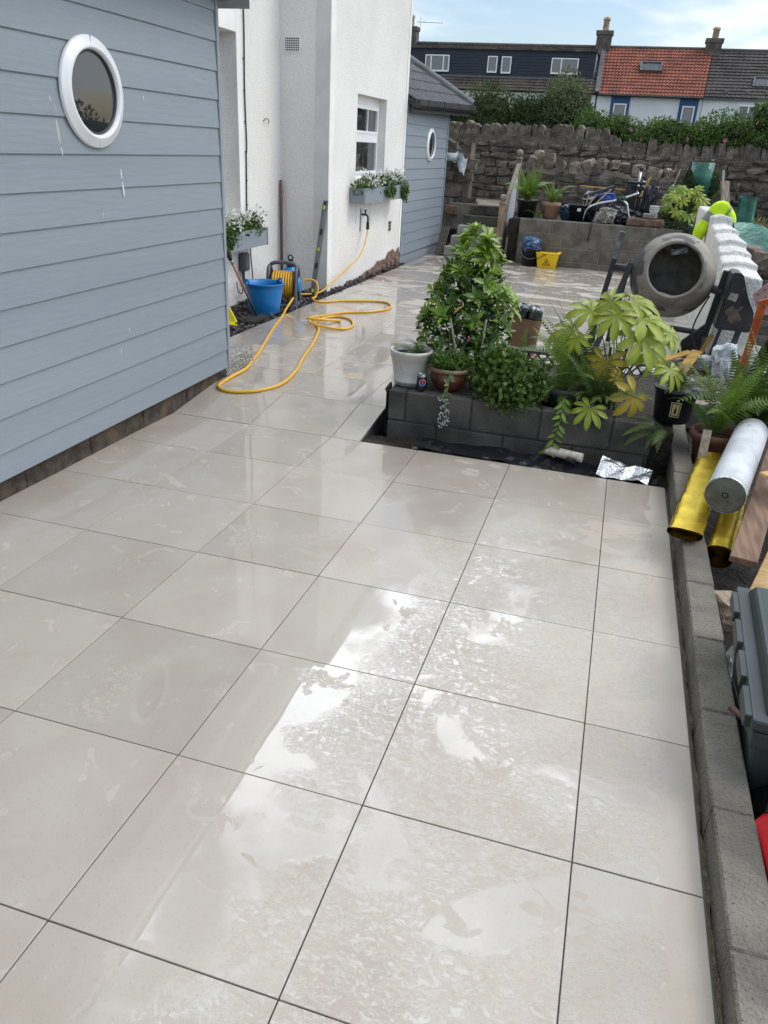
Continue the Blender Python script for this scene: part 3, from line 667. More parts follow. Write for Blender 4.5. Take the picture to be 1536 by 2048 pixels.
# ---------------------------------------------------------------- rough stones
def rough_mesh(name, n=4, jit=0.06, rnd=0.35, seed=0):
    """unit cube, subdivided, corners rounded and jittered -> irregular stone"""
    rs = random.Random(seed); idx = {}; V = []; F = []
    def vid(i, j, k):
        key = (i, j, k)
        if key not in idx:
            p = Vector((i/n*2-1, j/n*2-1, k/n*2-1)); s = p.normalized()*1.0
            q = p.lerp(s*1.05, rnd)+Vector([rs.uniform(-jit, jit) for _ in range(3)])
            idx[key] = len(V); V.append(q*0.5)
        return idx[key]
    for a in range(n):
        for b in range(n):
            for sgn in (0, n):
                F.append([vid(a,b,sgn), vid(a+1,b,sgn), vid(a+1,b+1,sgn), vid(a,b+1,sgn)][::1 if sgn else -1])
                F.append([vid(a,sgn,b), vid(a+1,sgn,b), vid(a+1,sgn,b+1), vid(a,sgn,b+1)][::-1 if sgn else 1])
                F.append([vid(sgn,a,b), vid(sgn,a+1,b), vid(sgn,a+1,b+1), vid(sgn,a,b+1)][::1 if sgn else -1])
    m = MB(); m.add(V, [tuple(f) for f in F]); return m.mesh(name)
mat('rubble', srgb(122, 112, 101), srgb(86, 79, 71), sc=7, rough=0.95, bump=0.9, bsc=35, bd=0.03, rnd=0.32, c3=srgb(136, 126, 112), sc3=16)
mat('rubble_pale', srgb(146, 132, 116), srgb(104, 94, 83), sc=7, rough=0.95, bump=0.9, bsc=35, bd=0.03, rnd=0.30, c3=srgb(176, 158, 138), sc3=14)
mat('lime_mortar', srgb(112, 103, 92), srgb(84, 77, 69), sc=5, rough=0.95, bump=0.9, bsc=25, bd=0.03)
mat('lime_pale', srgb(160, 150, 138), srgb(128, 116, 104), sc=4, rough=0.95, bump=0.8, bsc=25, bd=0.03)
ST = [rough_mesh('stone', 2, 0.16, 0.20, s) for s in range(8)]
for s in ST: s.materials.append(MATS['rubble'])
SP = [rough_mesh('stone', 3, 0.09, 0.34, 20+s) for s in range(6)]
for s in SP: s.materials.append(MATS['rubble_pale'])
def cope_mesh(seed):
    rs = random.Random(seed); m = MB()
    tp = [(-0.5+rs.uniform(0,.15), 0.78+rs.uniform(-.1,.1)), (-0.2+rs.uniform(-.2,.2), 1.0+rs.uniform(-.05,.05)), (0.28+rs.uniform(-.1,.15), 0.92+rs.uniform(-.15,.08)), (0.5-rs.uniform(0,.1), 0.62+rs.uniform(-.1,.15))]
    pts = [(0.47, -0.5, 0)]+[(-0.47, -0.5, 0)]+[(x, -0.5+rs.uniform(-.03,.03), z) for x, z in tp]
    m.prism(pts, (rs.uniform(-.06,.06), 1.0, 0)); me = m.mesh('coping_stone'); me.materials.append(MATS['rubble']); return me
CP = [cope_mesh(s) for s in range(7)]
def rubble(parent, x0, x1, y, z0, ztop, thick, meshes, core='lime_mortar', rowh=(0.11, 0.19), wid=(0.16, 0.44), lift=0.012, rec=0.0):
    o = wloc(parent); c = MB()
    nseg = 40
    for i in range(nseg):
        xa, xb = x0+(x1-x0)*i/nseg, x0+(x1-x0)*(i+1)/nseg; zt = max(ztop(xa), ztop(xb)); c.box((xa, y+rec, z0), (xb, y+thick, zt))
    c.build('mortar', MATS[core], parent)
    z = z0; r = 0
    while z < max(ztop(x0+(x1-x0)*i/20) for i in range(21)):
        h = random.uniform(*rowh); x = x0-random.uniform(0, 0.2)
        while x < x1:
            w = random.uniform(*wid); xc = x+w/2; x += w
            hh = h*random.uniform(0.72, 1.02); zc = z+h/2+random.uniform(-0.02, 0.02)
            if zc+hh*0.3 > ztop(min(max(xc, x0), x1)) or xc < x0 or xc > x1: continue
            inst('stone', random.choice(meshes), None, parent, Vector((xc, y+0.04, zc))-o, (random.uniform(-.08,.08), random.uniform(-.14,.14), random.uniform(-.1,.1)), (w*0.97, 0.14+2*lift+random.uniform(-.02,.04), hh))
        z += h
bw = thing('rubble_boundary_wall', 'high rubble boundary wall with upright coping stones below the hedge', 'wall', (1.5, 17.3, 0.4))
ztop = lambda x: 2.06 if x < 0.2 else (1.83 if x > 0.75 else 2.06-0.23*(x-0.2)/0.55)
rubble(bw, -4.2, 5.6, 17.25, 0.55, ztop, 0.45, ST)
x = -4.2; bo = wloc(bw)
while x < 5.6:
    w = random.uniform(0.07, 0.17); h = random.uniform(0.19, 0.30)*(1.1 if x > 0.5 else 1)
    inst('coping_stone', random.choice(CP), None, bw, Vector((x+w/2, 17.47, ztop(x)-0.02))-bo, (random.uniform(-.05,.05), random.uniform(-.16,.10), random.uniform(-.1,.1)), (w*1.12, 0.40, h)); x += w
lw = thing('low_rubble_wall', 'lower stone wall with pale smeared mortar behind the junk heap', 'wall', (0.6, 16.2, 0.6))
lz = lambda x: 1.66-0.05*x+0.05*math.sin(x*4)
rubble(lw, -0.98, 2.3, 16.15, 0.60, lambda x: lz(x)-0.16, 0.5, ST, 'lime_pale', (0.15, 0.24), (0.2, 0.42), 0.02)
x = -0.95; lo_ = wloc(lw)
while x < 2.3:
    w = random.uniform(0.12, 0.29); inst('stone', random.choice(SP), None, lw, Vector((x+w/2, 16.26, lz(x)-0.09+random.uniform(-.06,.05)))-lo_, (random.uniform(-.3,.3), random.uniform(-.3,.3), random.uniform(-.4,.4)), (w, 0.30, random.uniform(0.15, 0.32))); x += w*1.18
sp_ = thing('stone_gate_pier', 'broken stone pier at the head of the steps beside the outbuilding', 'pier', (-2.3, 15.3, 0.4))
rubble(sp_, -2.75, -2.06, 15.25, 0.15, lambda x: 1.84+0.1*math.sin(x*9), 0.45, ST, rowh=(0.2, 0.32), wid=(0.28, 0.5))
b = MB(); b.bar((-2.045, 15.28, 0.80), (-2.075, 15.30, 1.62), 0.06, 0.035, (0,1,0)); b.build('timber', MATS['weathered_wood'], sp_)
b = MB(); b.rbox((-2.03, 15.26, 1.42), (0.12, 0.02, 0.045)); b.build('timber', MATS['weathered_wood'], sp_)

# ---------------------------------------------------------------- planter bed and low wall
pl = thing('block_planter', 'low concrete block planter bed holding the row of pots', 'planter', (0.55, 4.6, -0.1))
block_wall(pl, (-0.295, 3.90, 0), (1, 0, 0), 1.73, 0.10, [-0.155, 0.055, 0.268], m='block_dark', jm='joint_dark', first=0.10, lift=0.006, bev=0.006)
block_wall(pl, (-0.245, 3.96, 0), (0, 1, 0), 1.44, 0.10, [-0.155, 0.055, 0.262], m='block_dark', jm='joint_dark', first=0.2, lift=0.006)
b = MB(); b.box((-0.19, 3.952, -0.2), (1.56, 5.38, 0.19)); b.build('compost', MATS['earth'], pl)
mat('black_film', (0.012, 0.014, 0.018), (0.02, 0.022, 0.027), rough=0.16, spec=0.6, bump=0.5, bsc=22, bd=0.02)
b = MB(); b.add([(-0.300,3.835,0.245),(-0.312,3.835,0.27),(-0.314,3.98,0.282),(-0.302,3.98,0.272),(-0.302,3.835,-0.03),(-0.304,3.99,0.02)], [(0,1,2,3),(0,3,5,4)]); b.build('damp_proof_film', MATS['black_film'], pl)
mat('old_board', srgb(96, 88, 76), srgb(68, 62, 54), sc=5, stretch=(0.8, 6, 6), rough=0.85, bump=0.3, bsc=40, bd=0.005)
b = MB(); b.rbox((0.55, 5.46, 0.262), (2.1, 0.09, 0.025), bev=0.003); b.build('back_rail', MATS['old_board'], pl)
for i in range(26):
    b = MB(); x = -0.45+0.08*i; b.bar((x, 5.475, 0.03), (x+0.2, 5.475, 0.245), 0.012, 0.018, (0,1,0)); b.build('lattice_slat', MATS['old_board'], pl)
    b = MB(); b.bar((x+0.2, 5.493, 0.03), (x, 5.493, 0.245), 0.012, 0.018, (0,1,0)); b.build('lattice_slat', MATS['old_board'], pl)
mat('yard_earth_shaded', srgb(52, 46, 41), srgb(34, 30, 27), sc=6, rough=0.95, bump=1.0, bsc=30, bd=0.04)  # darker copy of the earth, with the yard's shadow put into its colour
low = thing('low_block_wall', 'low concrete block edging wall along the right side of the patio', 'wall', (1.62, 0.6, -0.2))
block_wall(low, (1.620, 4.55, 0), (0, -1, 0), 8.3, 0.112, [-0.33, -0.115, 0.100], m='block', jm='block', lift=0.002, bev=0.006, first=0.12)
b = MB(); b.grid(lambda u, v: (1.60+u*7, -5+v*18, -0.23+0.05*math.sin(u*40+v*9)*math.sin(v*70)+random.uniform(-.012,.012)), 60, 130); b.build('side_yard', MATS['yard_earth_shaded'], kind='structure')

# ---------------------------------------------------------------- stepped white garden wall on the right
mat('roughcast', (0.74, 0.73, 0.70), (0.63, 0.62, 0.595), sc=3, rough=0.9, bump=1.0, bsc=40, bd=0.03, c3=(0.42, 0.41, 0.39), sc3=18, lo3=0.60, hi3=0.72)
mat('roughcast_grey', (0.36, 0.36, 0.345), (0.25, 0.25, 0.24), sc=5, rough=0.95, bump=1.0, bsc=60, bd=0.02, c3=(0.5, 0.5, 0.48), sc3=70, lo3=0.58, hi3=0.68)
ww = thing('stepped_white_wall', 'white roughcast garden wall with a stepped top behind the cement mixer', 'wall', (2.3, 8.5, -0.2))
wo = wloc(ww)
RB = [rough_mesh('wall_section', 10, 0.012, 0.07, 50+s) for s in range(4)]
RC = [rough_mesh('cope_section', 7, 0.022, 0.30, 60+s) for s in range(4)]
def seg(me, m, parent, c, size, nm, rz=0.0):
    me2 = me if me.materials and me.materials[0] == m else (me.copy() if me.materials else me)
    if not me2.materials: me2.materials.append(m)
    elif me2.materials[0] != m: me2.materials.clear(); me2.materials.append(m)
    return inst(nm, me2, None, parent, Vector(c)-wloc(parent), (0, 0, rz), size)
def soften(o, w, n=2):
    md = o.modifiers.new('bevel', 'BEVEL'); md.width = w; md.segments = n; md.limit_method = 'ANGLE'; return o
prof_w = [(9.84, -0.3), (9.84, 1.10), (9.72, 1.135), (9.71, 1.20), (9.36, 1.205), (9.34, 1.115), (8.82, 1.105), (8.80, 1.055), (8.27, 1.035), (8.26, 0.975), (7.94, 0.955), (7.93, 0.915), (7.56, 0.895), (7.55, 0.84), (7.24, 0.80), (7.22, -0.3)]
bwl = MB()     # stepped profile, the wall running slightly outwards as it nears
nx = 5; V = []
for j in range(nx+1):
    for y, z in prof_w: t = (9.8-y)/2.6; V.append((2.0+0.03*t+(0.225+0.13*max(0, t)**1.3)*j/nx, y, z-0.012*abs(j-2.5)))
k = len(prof_w); F = [(j*k+i, j*k+(i+1) % k, (j+1)*k+(i+1) % k, (j+1)*k+i) for j in range(nx) for i in range(k)]+[tuple(range(k-1, -1, -1)), tuple(range(nx*k, nx*k+k))]
bwl.add(V, F); soften(bwl.build('wall_body', MATS['roughcast'], ww), 0.022)
b = MB(); b.box((2.03, 10.1, -0.3), (2.22, 12.0, 1.17)); soften(b.build('far_pier', MATS['roughcast'], ww), 0.03)
for i, (yy, xx, zt) in enumerate([(7.05, 2.32, 0.16), (6.5, 2.42, 0.14), (6.0, 2.5, 0.1)]):
    seg(RC[i], MATS['roughcast_grey'], ww, (xx+0.1, yy, zt/2-0.1), (0.40, 0.58, zt+0.2), 'footing', 0.1)

# ---------------------------------------------------------------- terraced cottages on the rise
mat('navy_boards', srgb(34, 44, 58), srgb(26, 34, 46), sc=4, rough=0.6, bump=0.3, bsc=20, bd=0.02, stretch=(0.2, 1, 3))
mat('pantile', srgb(148, 86, 68), srgb(116, 68, 56), sc=1.2, rough=0.85, c3=srgb(112, 70, 58), sc3=3.5, lo3=0.55, hi3=0.75)
mat('grey_tile', srgb(92, 84, 76), srgb(66, 60, 56), sc=1.0, rough=0.85, c3=srgb(116, 104, 90), sc3=4, lo3=0.55, hi3=0.75)
mat('cottage_white', (0.72, 0.73, 0.74), (0.64, 0.65, 0.66), sc=0.6, rough=0.9)
mat('blue_paint', srgb(40, 78, 124), rough=0.6); mat('red_paint', srgb(122, 62, 74), rough=0.6)
mat('chimney_render', srgb(104, 98, 92), srgb(76, 72, 68), sc=2, rough=0.95); mat('chimney_pot', srgb(190, 172, 146), srgb(150, 128, 104), sc=4, rough=0.9)
YE, YR = 60.0, 63.4
def H(x, z, y=YE):
    s = (y+0.98694)/33.98694; return Vector((1.05156+(x-1.05156)*s, y, 1.74156+(z-1.74156)*s))
def roof_tiles(parent, xl, xr, zb, zt, m, nm, pitch, rowh, amp):
    """tiled slope: rolls across, lapped rows up the slope"""
    a, bq = H(xl, zb, YE-0.25), H(xr, zb, YE-0.25); c, d_ = H(xl, zt, YR), H(xr, zt, YR)
    W = bq.x-a.x; Ls = (c-a).length; nc = int(W/pitch); nr = int(Ls/rowh); mb = MB(); nrm = Vector((0, -(c.z-a.z), c.y-a.y)).normalized()
    prof = [(0, 0.0), (0.25, amp*0.9), (0.5, amp), (0.75, amp*0.5)]
    for r_ in range(nr):
        t0, t1 = r_/nr, (r_+1)/nr; v = []; kx = []
        for i in range(nc):
            for px_, pz_ in prof: kx.append(((i+px_)/nc, pz_))
        kx.append((1.0, 0.0)); k = len(kx)
        for t, lift in ((t0, -0.02), (t0, 0.055), (t1, 0.0)):
            p, q = a.lerp(c, t), bq.lerp(d_, t)
            for s, pz_ in kx: v.append(p.lerp(q, s)+nrm*(pz_+lift))
        mb.add(v, [(i+k*j, i+1+k*j, i+1+k*(j+1), i+k*(j+1)) for j in range(2) for i in range(k-1)])
    return mb.build(nm, m, parent, kind='stuff')
def far_window(parent, xl, xr, zt, zb, y, frames, fm='upvc', name='window', off=0.10):
    a, c = H(xl, zt, y), H(xr, zb, y); t = 0.07
    p = MB(); p.box((a.x, y-off+0.02, c.z), (c.x, y-off+0.05, a.z)); 
    f = MB(); f.box((a.x-t, y-off-0.03, a.z), (c.x+t, y, a.z+t)); f.box((a.x-t, y-off-0.06, c.z-t*1.4), (c.x+t, y, c.z)); f.box((a.x-t, y-off-0.03, c.z), (a.x, y, a.z)); f.box((c.x, y-off-0.03, c.z), (c.x+t, y, a.z))
    for fr in frames: xm = a.x+(c.x-a.x)*fr; f.box((xm-t*0.6, y-off-0.03, c.z), (xm+t*0.6, y-off+0.02, a.z))
    w = f.build(name, MATS[fm], parent); p.build('pane', MATS['glass_grey'], w); return w
def gwall(parent, xl, xr, zt, m, nm='wall', y=YE, zb=None, th=0.3):
    a, c = H(xl, zt, y), H(xr, zt, y); b = MB(); b.box((a.x, y, 1.5 if zb is None else H(0, zb, y).z), (c.x, y+th, a.z)); return b.build(nm, MATS[m], parent)
def chimney(parent, x, zb, zs, zp, w=0.5):
    c = H(x, zb, YR); s = H(x, zs, YR); p = H(x, zp, YR)
    b = MB(); b.box((c.x-w, YR-0.45, c.z-1.2), (c.x+w, YR+0.45, s.z-0.25)); b.box((c.x-w*1.15, YR-0.5, s.z-0.25), (c.x+w*1.15, YR+0.5, s.z)); o = b.build('chimney', MATS['chimney_render'], parent)
    b = MB(); b.lathe([(0.22,0),(0.2,(p.z-s.z)*0.72),(0.26,(p.z-s.z)*0.76),(0.24,(p.z-s.z)*0.9),(0.19,p.z-s.z),(0.1,p.z-s.z)], 14, (s.x, YR, s.z)); b.build('chimney_pot', MATS['chimney_pot'], o, smooth=True); return o
def cottage(label, xl, xr):
    c = H((xl+xr)/2, 2.5); return thing('cottage', label, 'cottage', (c.x, YE+3, 2.9), group='terraced cottages beyond the hedge')
def back_roof(parent, xl, xr, zb, zt, m):
    a, c = H(xl, zb, YE), H(xl, zt, YR); d_ = H(xr, zb, YE); b = MB()
    b.prism([(a.x, YE, a.z-0.06), (a.x, YR, c.z-0.10), (a.x, 2*YR-YE, a.z-0.06)], (H(xr, zb, YE).x-a.x, 0, 0)); b.build('roof_back', MATS[m], parent)
    b = MB(); b.box((a.x, YE+0.31, 1.5), (d_.x, 2*YR-YE, a.z-0.1)); b.build('wall', MATS['cottage_white'], parent)
    b = MB(); b.cyl((a.x, YR, c.z+0.02), (H(xr, zt, YR).x, YR, c.z+0.02), 0.13, None, 10); b.build('ridge', MATS['grey_tile'], parent)
# navy dormer cottage
c1 = cottage('cottage with a long navy-boarded dormer and grey tiled roof below it', -8.1, -0.86)
back_roof(c1, -8.6, -0.86, 3.89, 5.40, 'grey_tile'); gwall(c1, -8.6, -0.86, 3.85, 'cottage_white')
roof_tiles(c1, -8.6, -0.86, 3.89, 5.38, MATS['grey_tile'], 'roof_tiles', 0.30, 0.30, 0.03)
YD = YE+0.75
a = H(-8.6, 5.27, YD); c = H(-1.05, 4.37, YD); b = MB(); b.box((a.x, YD, c.z), (c.x, YR, a.z-0.02)); b.build('dormer', MATS['trim_grey'], c1)
nb = 9
for i in range(nb):
    z0 = c.z+(a.z-c.z)*i/nb; z1 = c.z+(a.z-c.z)*(i+1)/nb; b = MB()
    b.prism([(a.x, YD-0.045, z0), (a.x, YD-0.02, z1), (a.x, YD+0.01, z1), (a.x, YD+0.01, z0)], (c.x-a.x, 0, 0)); b.build('dormer_board', MATS['navy_boards'], c1)
b = MB(); b.box((a.x, YD-0.16, a.z-0.03), (c.x+0.1, YR+0.3, a.z+0.13)); b.build('dormer_roof', MATS['grey_tile'], c1)
b = MB(); b.box((a.x, YD-0.1, c.z-0.16), (c.x, YD-0.02, c.z)); b.build('apron', MATS['lead_grey'], c1)
for xl, xr, zt, zb, fr in [(-7.55, -6.66, 5.0, 4.52, (0.22, 0.78)), (-5.07, -4.77, 5.0, 4.53, ()), (-4.53, -4.23, 5.0, 4.52, ()), (-2.63, -1.70, 4.99, 4.55, (0.36,))]: far_window(c1, xl, xr, zt, zb, YD, fr)
gwall(c1, -1.80, -1.02, 3.84, 'red_paint', 'door_surround', YE-0.06); far_window(c1, -1.72, -1.2, 3.55, 3.05, YE-0.07, ())
chimney(c1, -0.86, 5.25, 5.92, 6.36); b = MB()
ch0 = chimney(c1, -8.25, 5.35, 5.95, 6.36)
ae = MB(); p = H(-8.05, 6.12, YR); ae.bar(p, p+Vector((2.0,0,-0.05)), 0.03, 0.03); ae.bar(p+Vector((0.3,0,-0.4)), p+Vector((0.3,0,0.3)), 0.02, 0.02, (0,1,0)); ae.bar(p+Vector((0.6,-0.3,0)), p+Vector((0.6,0.3,0)), 0.02, 0.02); ae.bar(p+Vector((0.3,-0.02,-0.4)), p+Vector((-0.2,0,-0.9)), 0.03, 0.03); ae.build('aerial', MATS['lead_grey'], c1)
# red pantile cottage
c2 = cottage('cottage with an orange-red pantile roof and a single roof window', -0.75, 2.95)
back_roof(c2, -0.80, 2.98, 3.89, 5.40, 'pantile'); gwall(c2, -0.80, 2.98, 3.85, 'cottage_white')
roof_tiles(c2, -0.80, 2.98, 3.89, 5.40, MATS['pantile'], 'roof_tiles', 0.22, 0.30, 0.05)
a, c = H(-0.83, 3.89, YE-0.3), H(-0.83, 5.4, YR); b = MB(); b.bar(a+Vector((0,0,0.13)), c+Vector((0,0,0.13)), 0.3, 0.1); b.build('lead_verge', MATS['lead_grey'], c2)
def skylight(parent, xl, xr, zt, zb):
    def sp(x, z):
        t = (z-3.89)/(5.40-3.89); y = YE+(YR-YE)*t*0.92; return H(x, z, y)
    a, b_, c_, d_ = sp(xl, zb), sp(xr, zb), sp(xr, zt), sp(xl, zt); n_ = (b_-a).cross(d_-a).normalized()
    if n_.y > 0: n_ = -n_
    f = MB(); cen = (a+b_+c_+d_)/4
    ou = [cen+(p-cen)*1.0 for p in (a, b_, c_, d_)]; inn_ = [cen+(p-cen)*0.84 for p in (a, b_, c_, d_)]
    v = [p+n_*0.0 for p in ou]+[p+n_*0.26 for p in ou]+[p+n_*0.26 for p in inn_]+[p+n_*0.16 for p in inn_]
    f.add(v, [(i+4*j, (i+1) % 4+4*j, (i+1) % 4+4*(j+1), i+4*(j+1)) for j in range(3) for i in range(4)]); o = f.build('roof_window', MATS['lead_grey'], parent)
    p = MB(); p.add([q+n_*0.18 for q in inn_], [(0,1,2,3)]); p.build('pane', MATS['glass_grey'], o)
skylight(c2, 0.58, 1.36, 4.90, 4.62)
for xl, xr in ((-0.27, 0.42), (2.2, 2.86)):
    gwall(c2, xl, xr, 3.84, 'blue_paint', 'window_surround', YE-0.05)
    far_window(c2, xl+0.16, xr-0.14, 3.56, 2.9, YE-0.06, ())
b = MB(); a = H(-0.8, 3.88, YE-0.3); b.cyl((a.x, YE-0.33, a.z-0.02), (H(2.98, 3.88, YE).x, YE-0.33, a.z-0.02), 0.07); b.build('gutter', MATS['black_plastic'], c2)
# dark tiled cottage
c3 = cottage('cottage with dark grey tiled roof at the right end of the terrace', 2.99, 6)
back_roof(c3, 3.0, 7.0, 3.89, 5.38, 'grey_tile'); gwall(c3, 3.0, 7.0, 3.85, 'cottage_white')
mat('dark_slate', srgb(74, 68, 66), srgb(54, 50, 50), sc=1.0, rough=0.85, c3=srgb(92, 84, 76), sc3=4, lo3=0.55, hi3=0.75)
roof_tiles(c3, 3.0, 7.0, 3.92, 5.38, MATS['dark_slate'], 'roof_tiles', 0.30, 0.30, 0.03)
chimney(c3, 2.98, 5.2, 5.74, 6.10); skylight(c3, 4.55, 5.3, 4.52, 4.22)
for x in (3.72, 4.42, 5.1):
    b = MB(); p = H(x, 4.06, YE+0.3); b.rbox(p+Vector((0,-0.12,0.05)), (0.22, 0.25, 0.28), bev=0.03); b.build('roof_vent', MATS['lead_grey'], c3)
far_window(c3, 4.3, 4.9, 3.66, 3.0, YE-0.02, (0.5,))
b = MB(); a = H(3.0, 3.86, YE-0.1); b.box((a.x, YE-0.2, a.z-0.05), (H(7, 3.86, YE).x, YE-0.02, a.z+0.12)); b.build('fascia', MATS['lead_grey'], c3)
# ---------------------------------------------------------------- things by the white house
def pl_mat(name, c, rough=0.45, **k): return mat(name, c, rough=rough, **k)
pl_mat('blue_plastic', srgb(20, 118, 186), 0.42); pl_mat('hose_yellow', srgb(222, 170, 44), 0.38); pl_mat('grey_plastic', srgb(84, 88, 94), 0.5)
pl_mat('sign_yellow', srgb(240, 226, 30), 0.4); pl_mat('copper_pole', srgb(206, 150, 136), 0.3, metal=0.3); pl_mat('black_rubber', (0.015, 0.015, 0.016), 0.6)
pl_mat('aluminium', srgb(150, 152, 154), 0.35, metal=0.9); pl_mat('steel_dark', (0.045, 0.045, 0.048), 0.45, metal=0.5)
mat('brown_wood', srgb(122, 92, 82), srgb(98, 72, 62), sc=6, stretch=(6, 6, 0.5), rough=0.6)
mat('mesh_grey', srgb(126, 122, 112), srgb(96, 92, 84), sc=10, rough=0.8)
# blue flexible tub
tub = thing('flexible_tub', 'blue flexible builders tub with two handles standing on the slate', 'tub', (-2.64, 6.98, -0.01))
b = MB(); b.lathe([(0.0001,0.0),(0.150,0.0),(0.163,0.012),(0.185,0.14),(0.205,0.26),(0.213,0.318),(0.222,0.322),(0.220,0.334),(0.207,0.33),(0.197,0.26),(0.176,0.14),(0.155,0.02),(0.0001,0.015)], 40); b.build('bucket', MATS['blue_plastic'], tub, w=False, smooth=True)
for i in range(10):
    r_ = 0.166+0.0036*i+0.001; b = MB(); z = 0.03+0.026*i; b.lathe([(r_-0.0015,z-0.004),(r_+0.0022,z),(r_-0.0010,z+0.004)], 40); b.build('rib', MATS['blue_plastic'], tub, w=False, smooth=True)
for a in (40, 220):
    c_, s_ = math.cos(R(a)), math.sin(R(a)); pts = []
    for i in range(13):
        t = R(-62+124*i/12); d = R(a)+math.sin(t)*0.55; rr = 0.212-0.02*math.cos(t); pts.append((rr*math.cos(d), rr*math.sin(d), 0.32+0.085*math.cos(t)-0.04))
    b = MB(); b.tube(pts, 0.011, 8); b.build('handle', MATS['blue_plastic'], tub, w=False, smooth=True)
# hose reel
reel = thing('hose_reel', 'grey freestanding hose reel wound with yellow hose beside the tub', 'hose reel', (-2.66, 7.56, -0.01), R(14))
for sx in (-0.16, 0.16):
    b = MB(); pts = spline([(sx,-0.17,0.015),(sx,-0.14,0.20),(sx,-0.09,0.38),(sx,0.0,0.43),(sx,0.09,0.38),(sx,0.14,0.20),(sx,0.17,0.015)], 5)
    b.tube(pts, 0.022, 8); b.build('side_frame', MATS['grey_plastic'], reel, w=False, smooth=True)
    b = MB(); b.cyl((sx*0.92,0,0.23), (sx*0.84,0,0.23), 0.165, None, 28); b.build('flange', MATS['black_rubber'], reel, w=False)
    b = MB(); b.bar((sx,-0.2,0.012), (sx,0.2,0.012), 0.05, 0.024, bev=0.006); b.build('foot', MATS['grey_plastic'], reel, w=False)
b = MB(); b.bar((-0.17,-0.19,0.02), (0.17,-0.19,0.02), 0.05, 0.03, bev=0.006); b.build('crossbar', MATS['grey_plastic'], reel, w=False)
b = MB(); b.tube(spline([(-0.16,0,0.42),(-0.12,0,0.46),(0,0,0.475),(0.12,0,0.46),(0.16,0,0.42)], 5), 0.022, 8); b.build('handle', MATS['grey_plastic'], reel, w=False, smooth=True)
for k in range(9):
    for lay in range(2):
        if lay and (k == 8): continue
        x = -0.12+0.030*k+0.015*lay; r_ = 0.115+0.026*lay; b = MB()
        b.tube([(x, r_*math.cos(2*math.pi*i/28), 0.23+r_*math.sin(2*math.pi*i/28)) for i in range(28)], 0.0135, 7, closed=True); b.build('hose_coil', MATS['hose_yellow'], reel, w=False, smooth=True)
b = MB(); b.cyl((0.18,0,0.23), (0.20,0,0.23), 0.09, 0.08, 20); b.build('hub', MATS['blue_plastic'], reel, w=False)
# blue pressure sprayer behind the reel
spr = thing('pressure_sprayer', 'blue pump sprayer bottle with black cap behind the hose reel', 'sprayer', (-2.80, 8.10, -0.01))
b = MB(); b.lathe([(0.0001,0),(0.10,0),(0.115,0.02),(0.115,0.26),(0.10,0.31),(0.05,0.345),(0.045,0.36),(0.0001,0.36)], 28); b.build('bottle', MATS['blue_plastic'], spr, w=False, smooth=True)
b = MB(); b.lathe([(0.0001,0.355),(0.052,0.355),(0.052,0.40),(0.03,0.41),(0.028,0.44),(0.0001,0.44)], 20); b.build('cap', MATS['black_rubber'], spr, w=False)
b = MB(); b.tube([(0.03*math.cos(t), 0, 0.455+0.03*math.sin(t)) for t in np.linspace(0, 2*math.pi, 17)[:-1]], 0.009, 6, closed=True); b.build('ring_handle', MATS['black_rubber'], spr, w=False, smooth=True)
# brown pole in the corner, long spirit level, copper broom
b = MB(); b.tube([(-3.10, 8.52, 0.0), (-3.12, 8.56, 1.2), (-3.122, 8.565, 1.29)], [0.019, 0.019, 0.016], 10); b.build('broom_handle', MATS['brown_wood'], label='brown wooden pole propped upright in the corner of the white house', cat='pole', smooth=True)
lv = thing('spirit_level', 'long aluminium spirit level leaning on the corner of the house', 'spirit level', (-2.56, 8.22, 0.0))
b0, b1 = Vector((0, 0, -0.02)), Vector((0.03, 0.35, 1.09)); dd = (b1-b0)
for sx in (-0.026, 0.026):
    b = MB(); b.bar(b0+Vector((sx,0,0)), b1+Vector((sx,0,0)), 0.012, 0.024, (0,1,0.3)); b.build('rail', MATS['aluminium'], lv, w=False)
b = MB(); b.bar(b0+Vector((0,0.008,0)), b1+Vector((0,0.008,0)), 0.040, 0.006, (0,1,0.3)); b.build('web', MATS['aluminium'], lv, w=False)
for t in (0.03, 0.33, 0.68, 0.96):
    b = MB(); p = b0+dd*t; b.bar(p-dd*0.03, p+dd*0.03, 0.044, 0.02, (0,1,0.3)); b.build('vial_block', MATS['steel_dark'], lv, w=False)
mat('vial', srgb(210, 214, 90), rough=0.2)
for t in (0.5, 0.93, 0.07):
    b = MB(); p = b0+dd*t+Vector((0,-0.012,0)); b.bar(p-dd*0.018, p+dd*0.018, 0.022, 0.016, (0,1,0.3)); b.build('vial', MATS['vial'], lv, w=False)
br = thing('long_broom', 'broom with copper-pink pole and black head leaning by the extension corner', 'broom', (-2.52, 6.55, 0.0))
f0, f1 = Vector((0, 0, 0.03)), Vector((-0.20, -0.50, 0.98))
b = MB(); b.tube([f0+(f1-f0)*0.27, f1], 0.0145, 10); b.build('pole', MATS['copper_pole'], br, w=False, smooth=True)
b = MB(); b.tube([f0, f0+(f1-f0)*0.29], 0.013, 10); b.build('lower_pole', MATS['steel_dark'], br, w=False, smooth=True)
b = MB(); b.tube([f0+(f1-f0)*0.64, f0+(f1-f0)*0.80], 0.021, 10); b.build('grip', MATS['black_rubber'], br, w=False, smooth=True)
b = MB(); b.tube([f0+(f1-f0)*0.60, f0+(f1-f0)*0.635], 0.017, 10); b.build('collar', MATS['aluminium'], br, w=False, smooth=True)
b = MB(); b.prism([(-0.03,-0.24,0.0),(0.05,-0.22,0.0),(0.10,0.08,0.02),(0.02,0.10,0.03),(-0.04,-0.1,0.03)], (0,0,0.025)); b.build('head', MATS['black_rubber'], br, w=False)
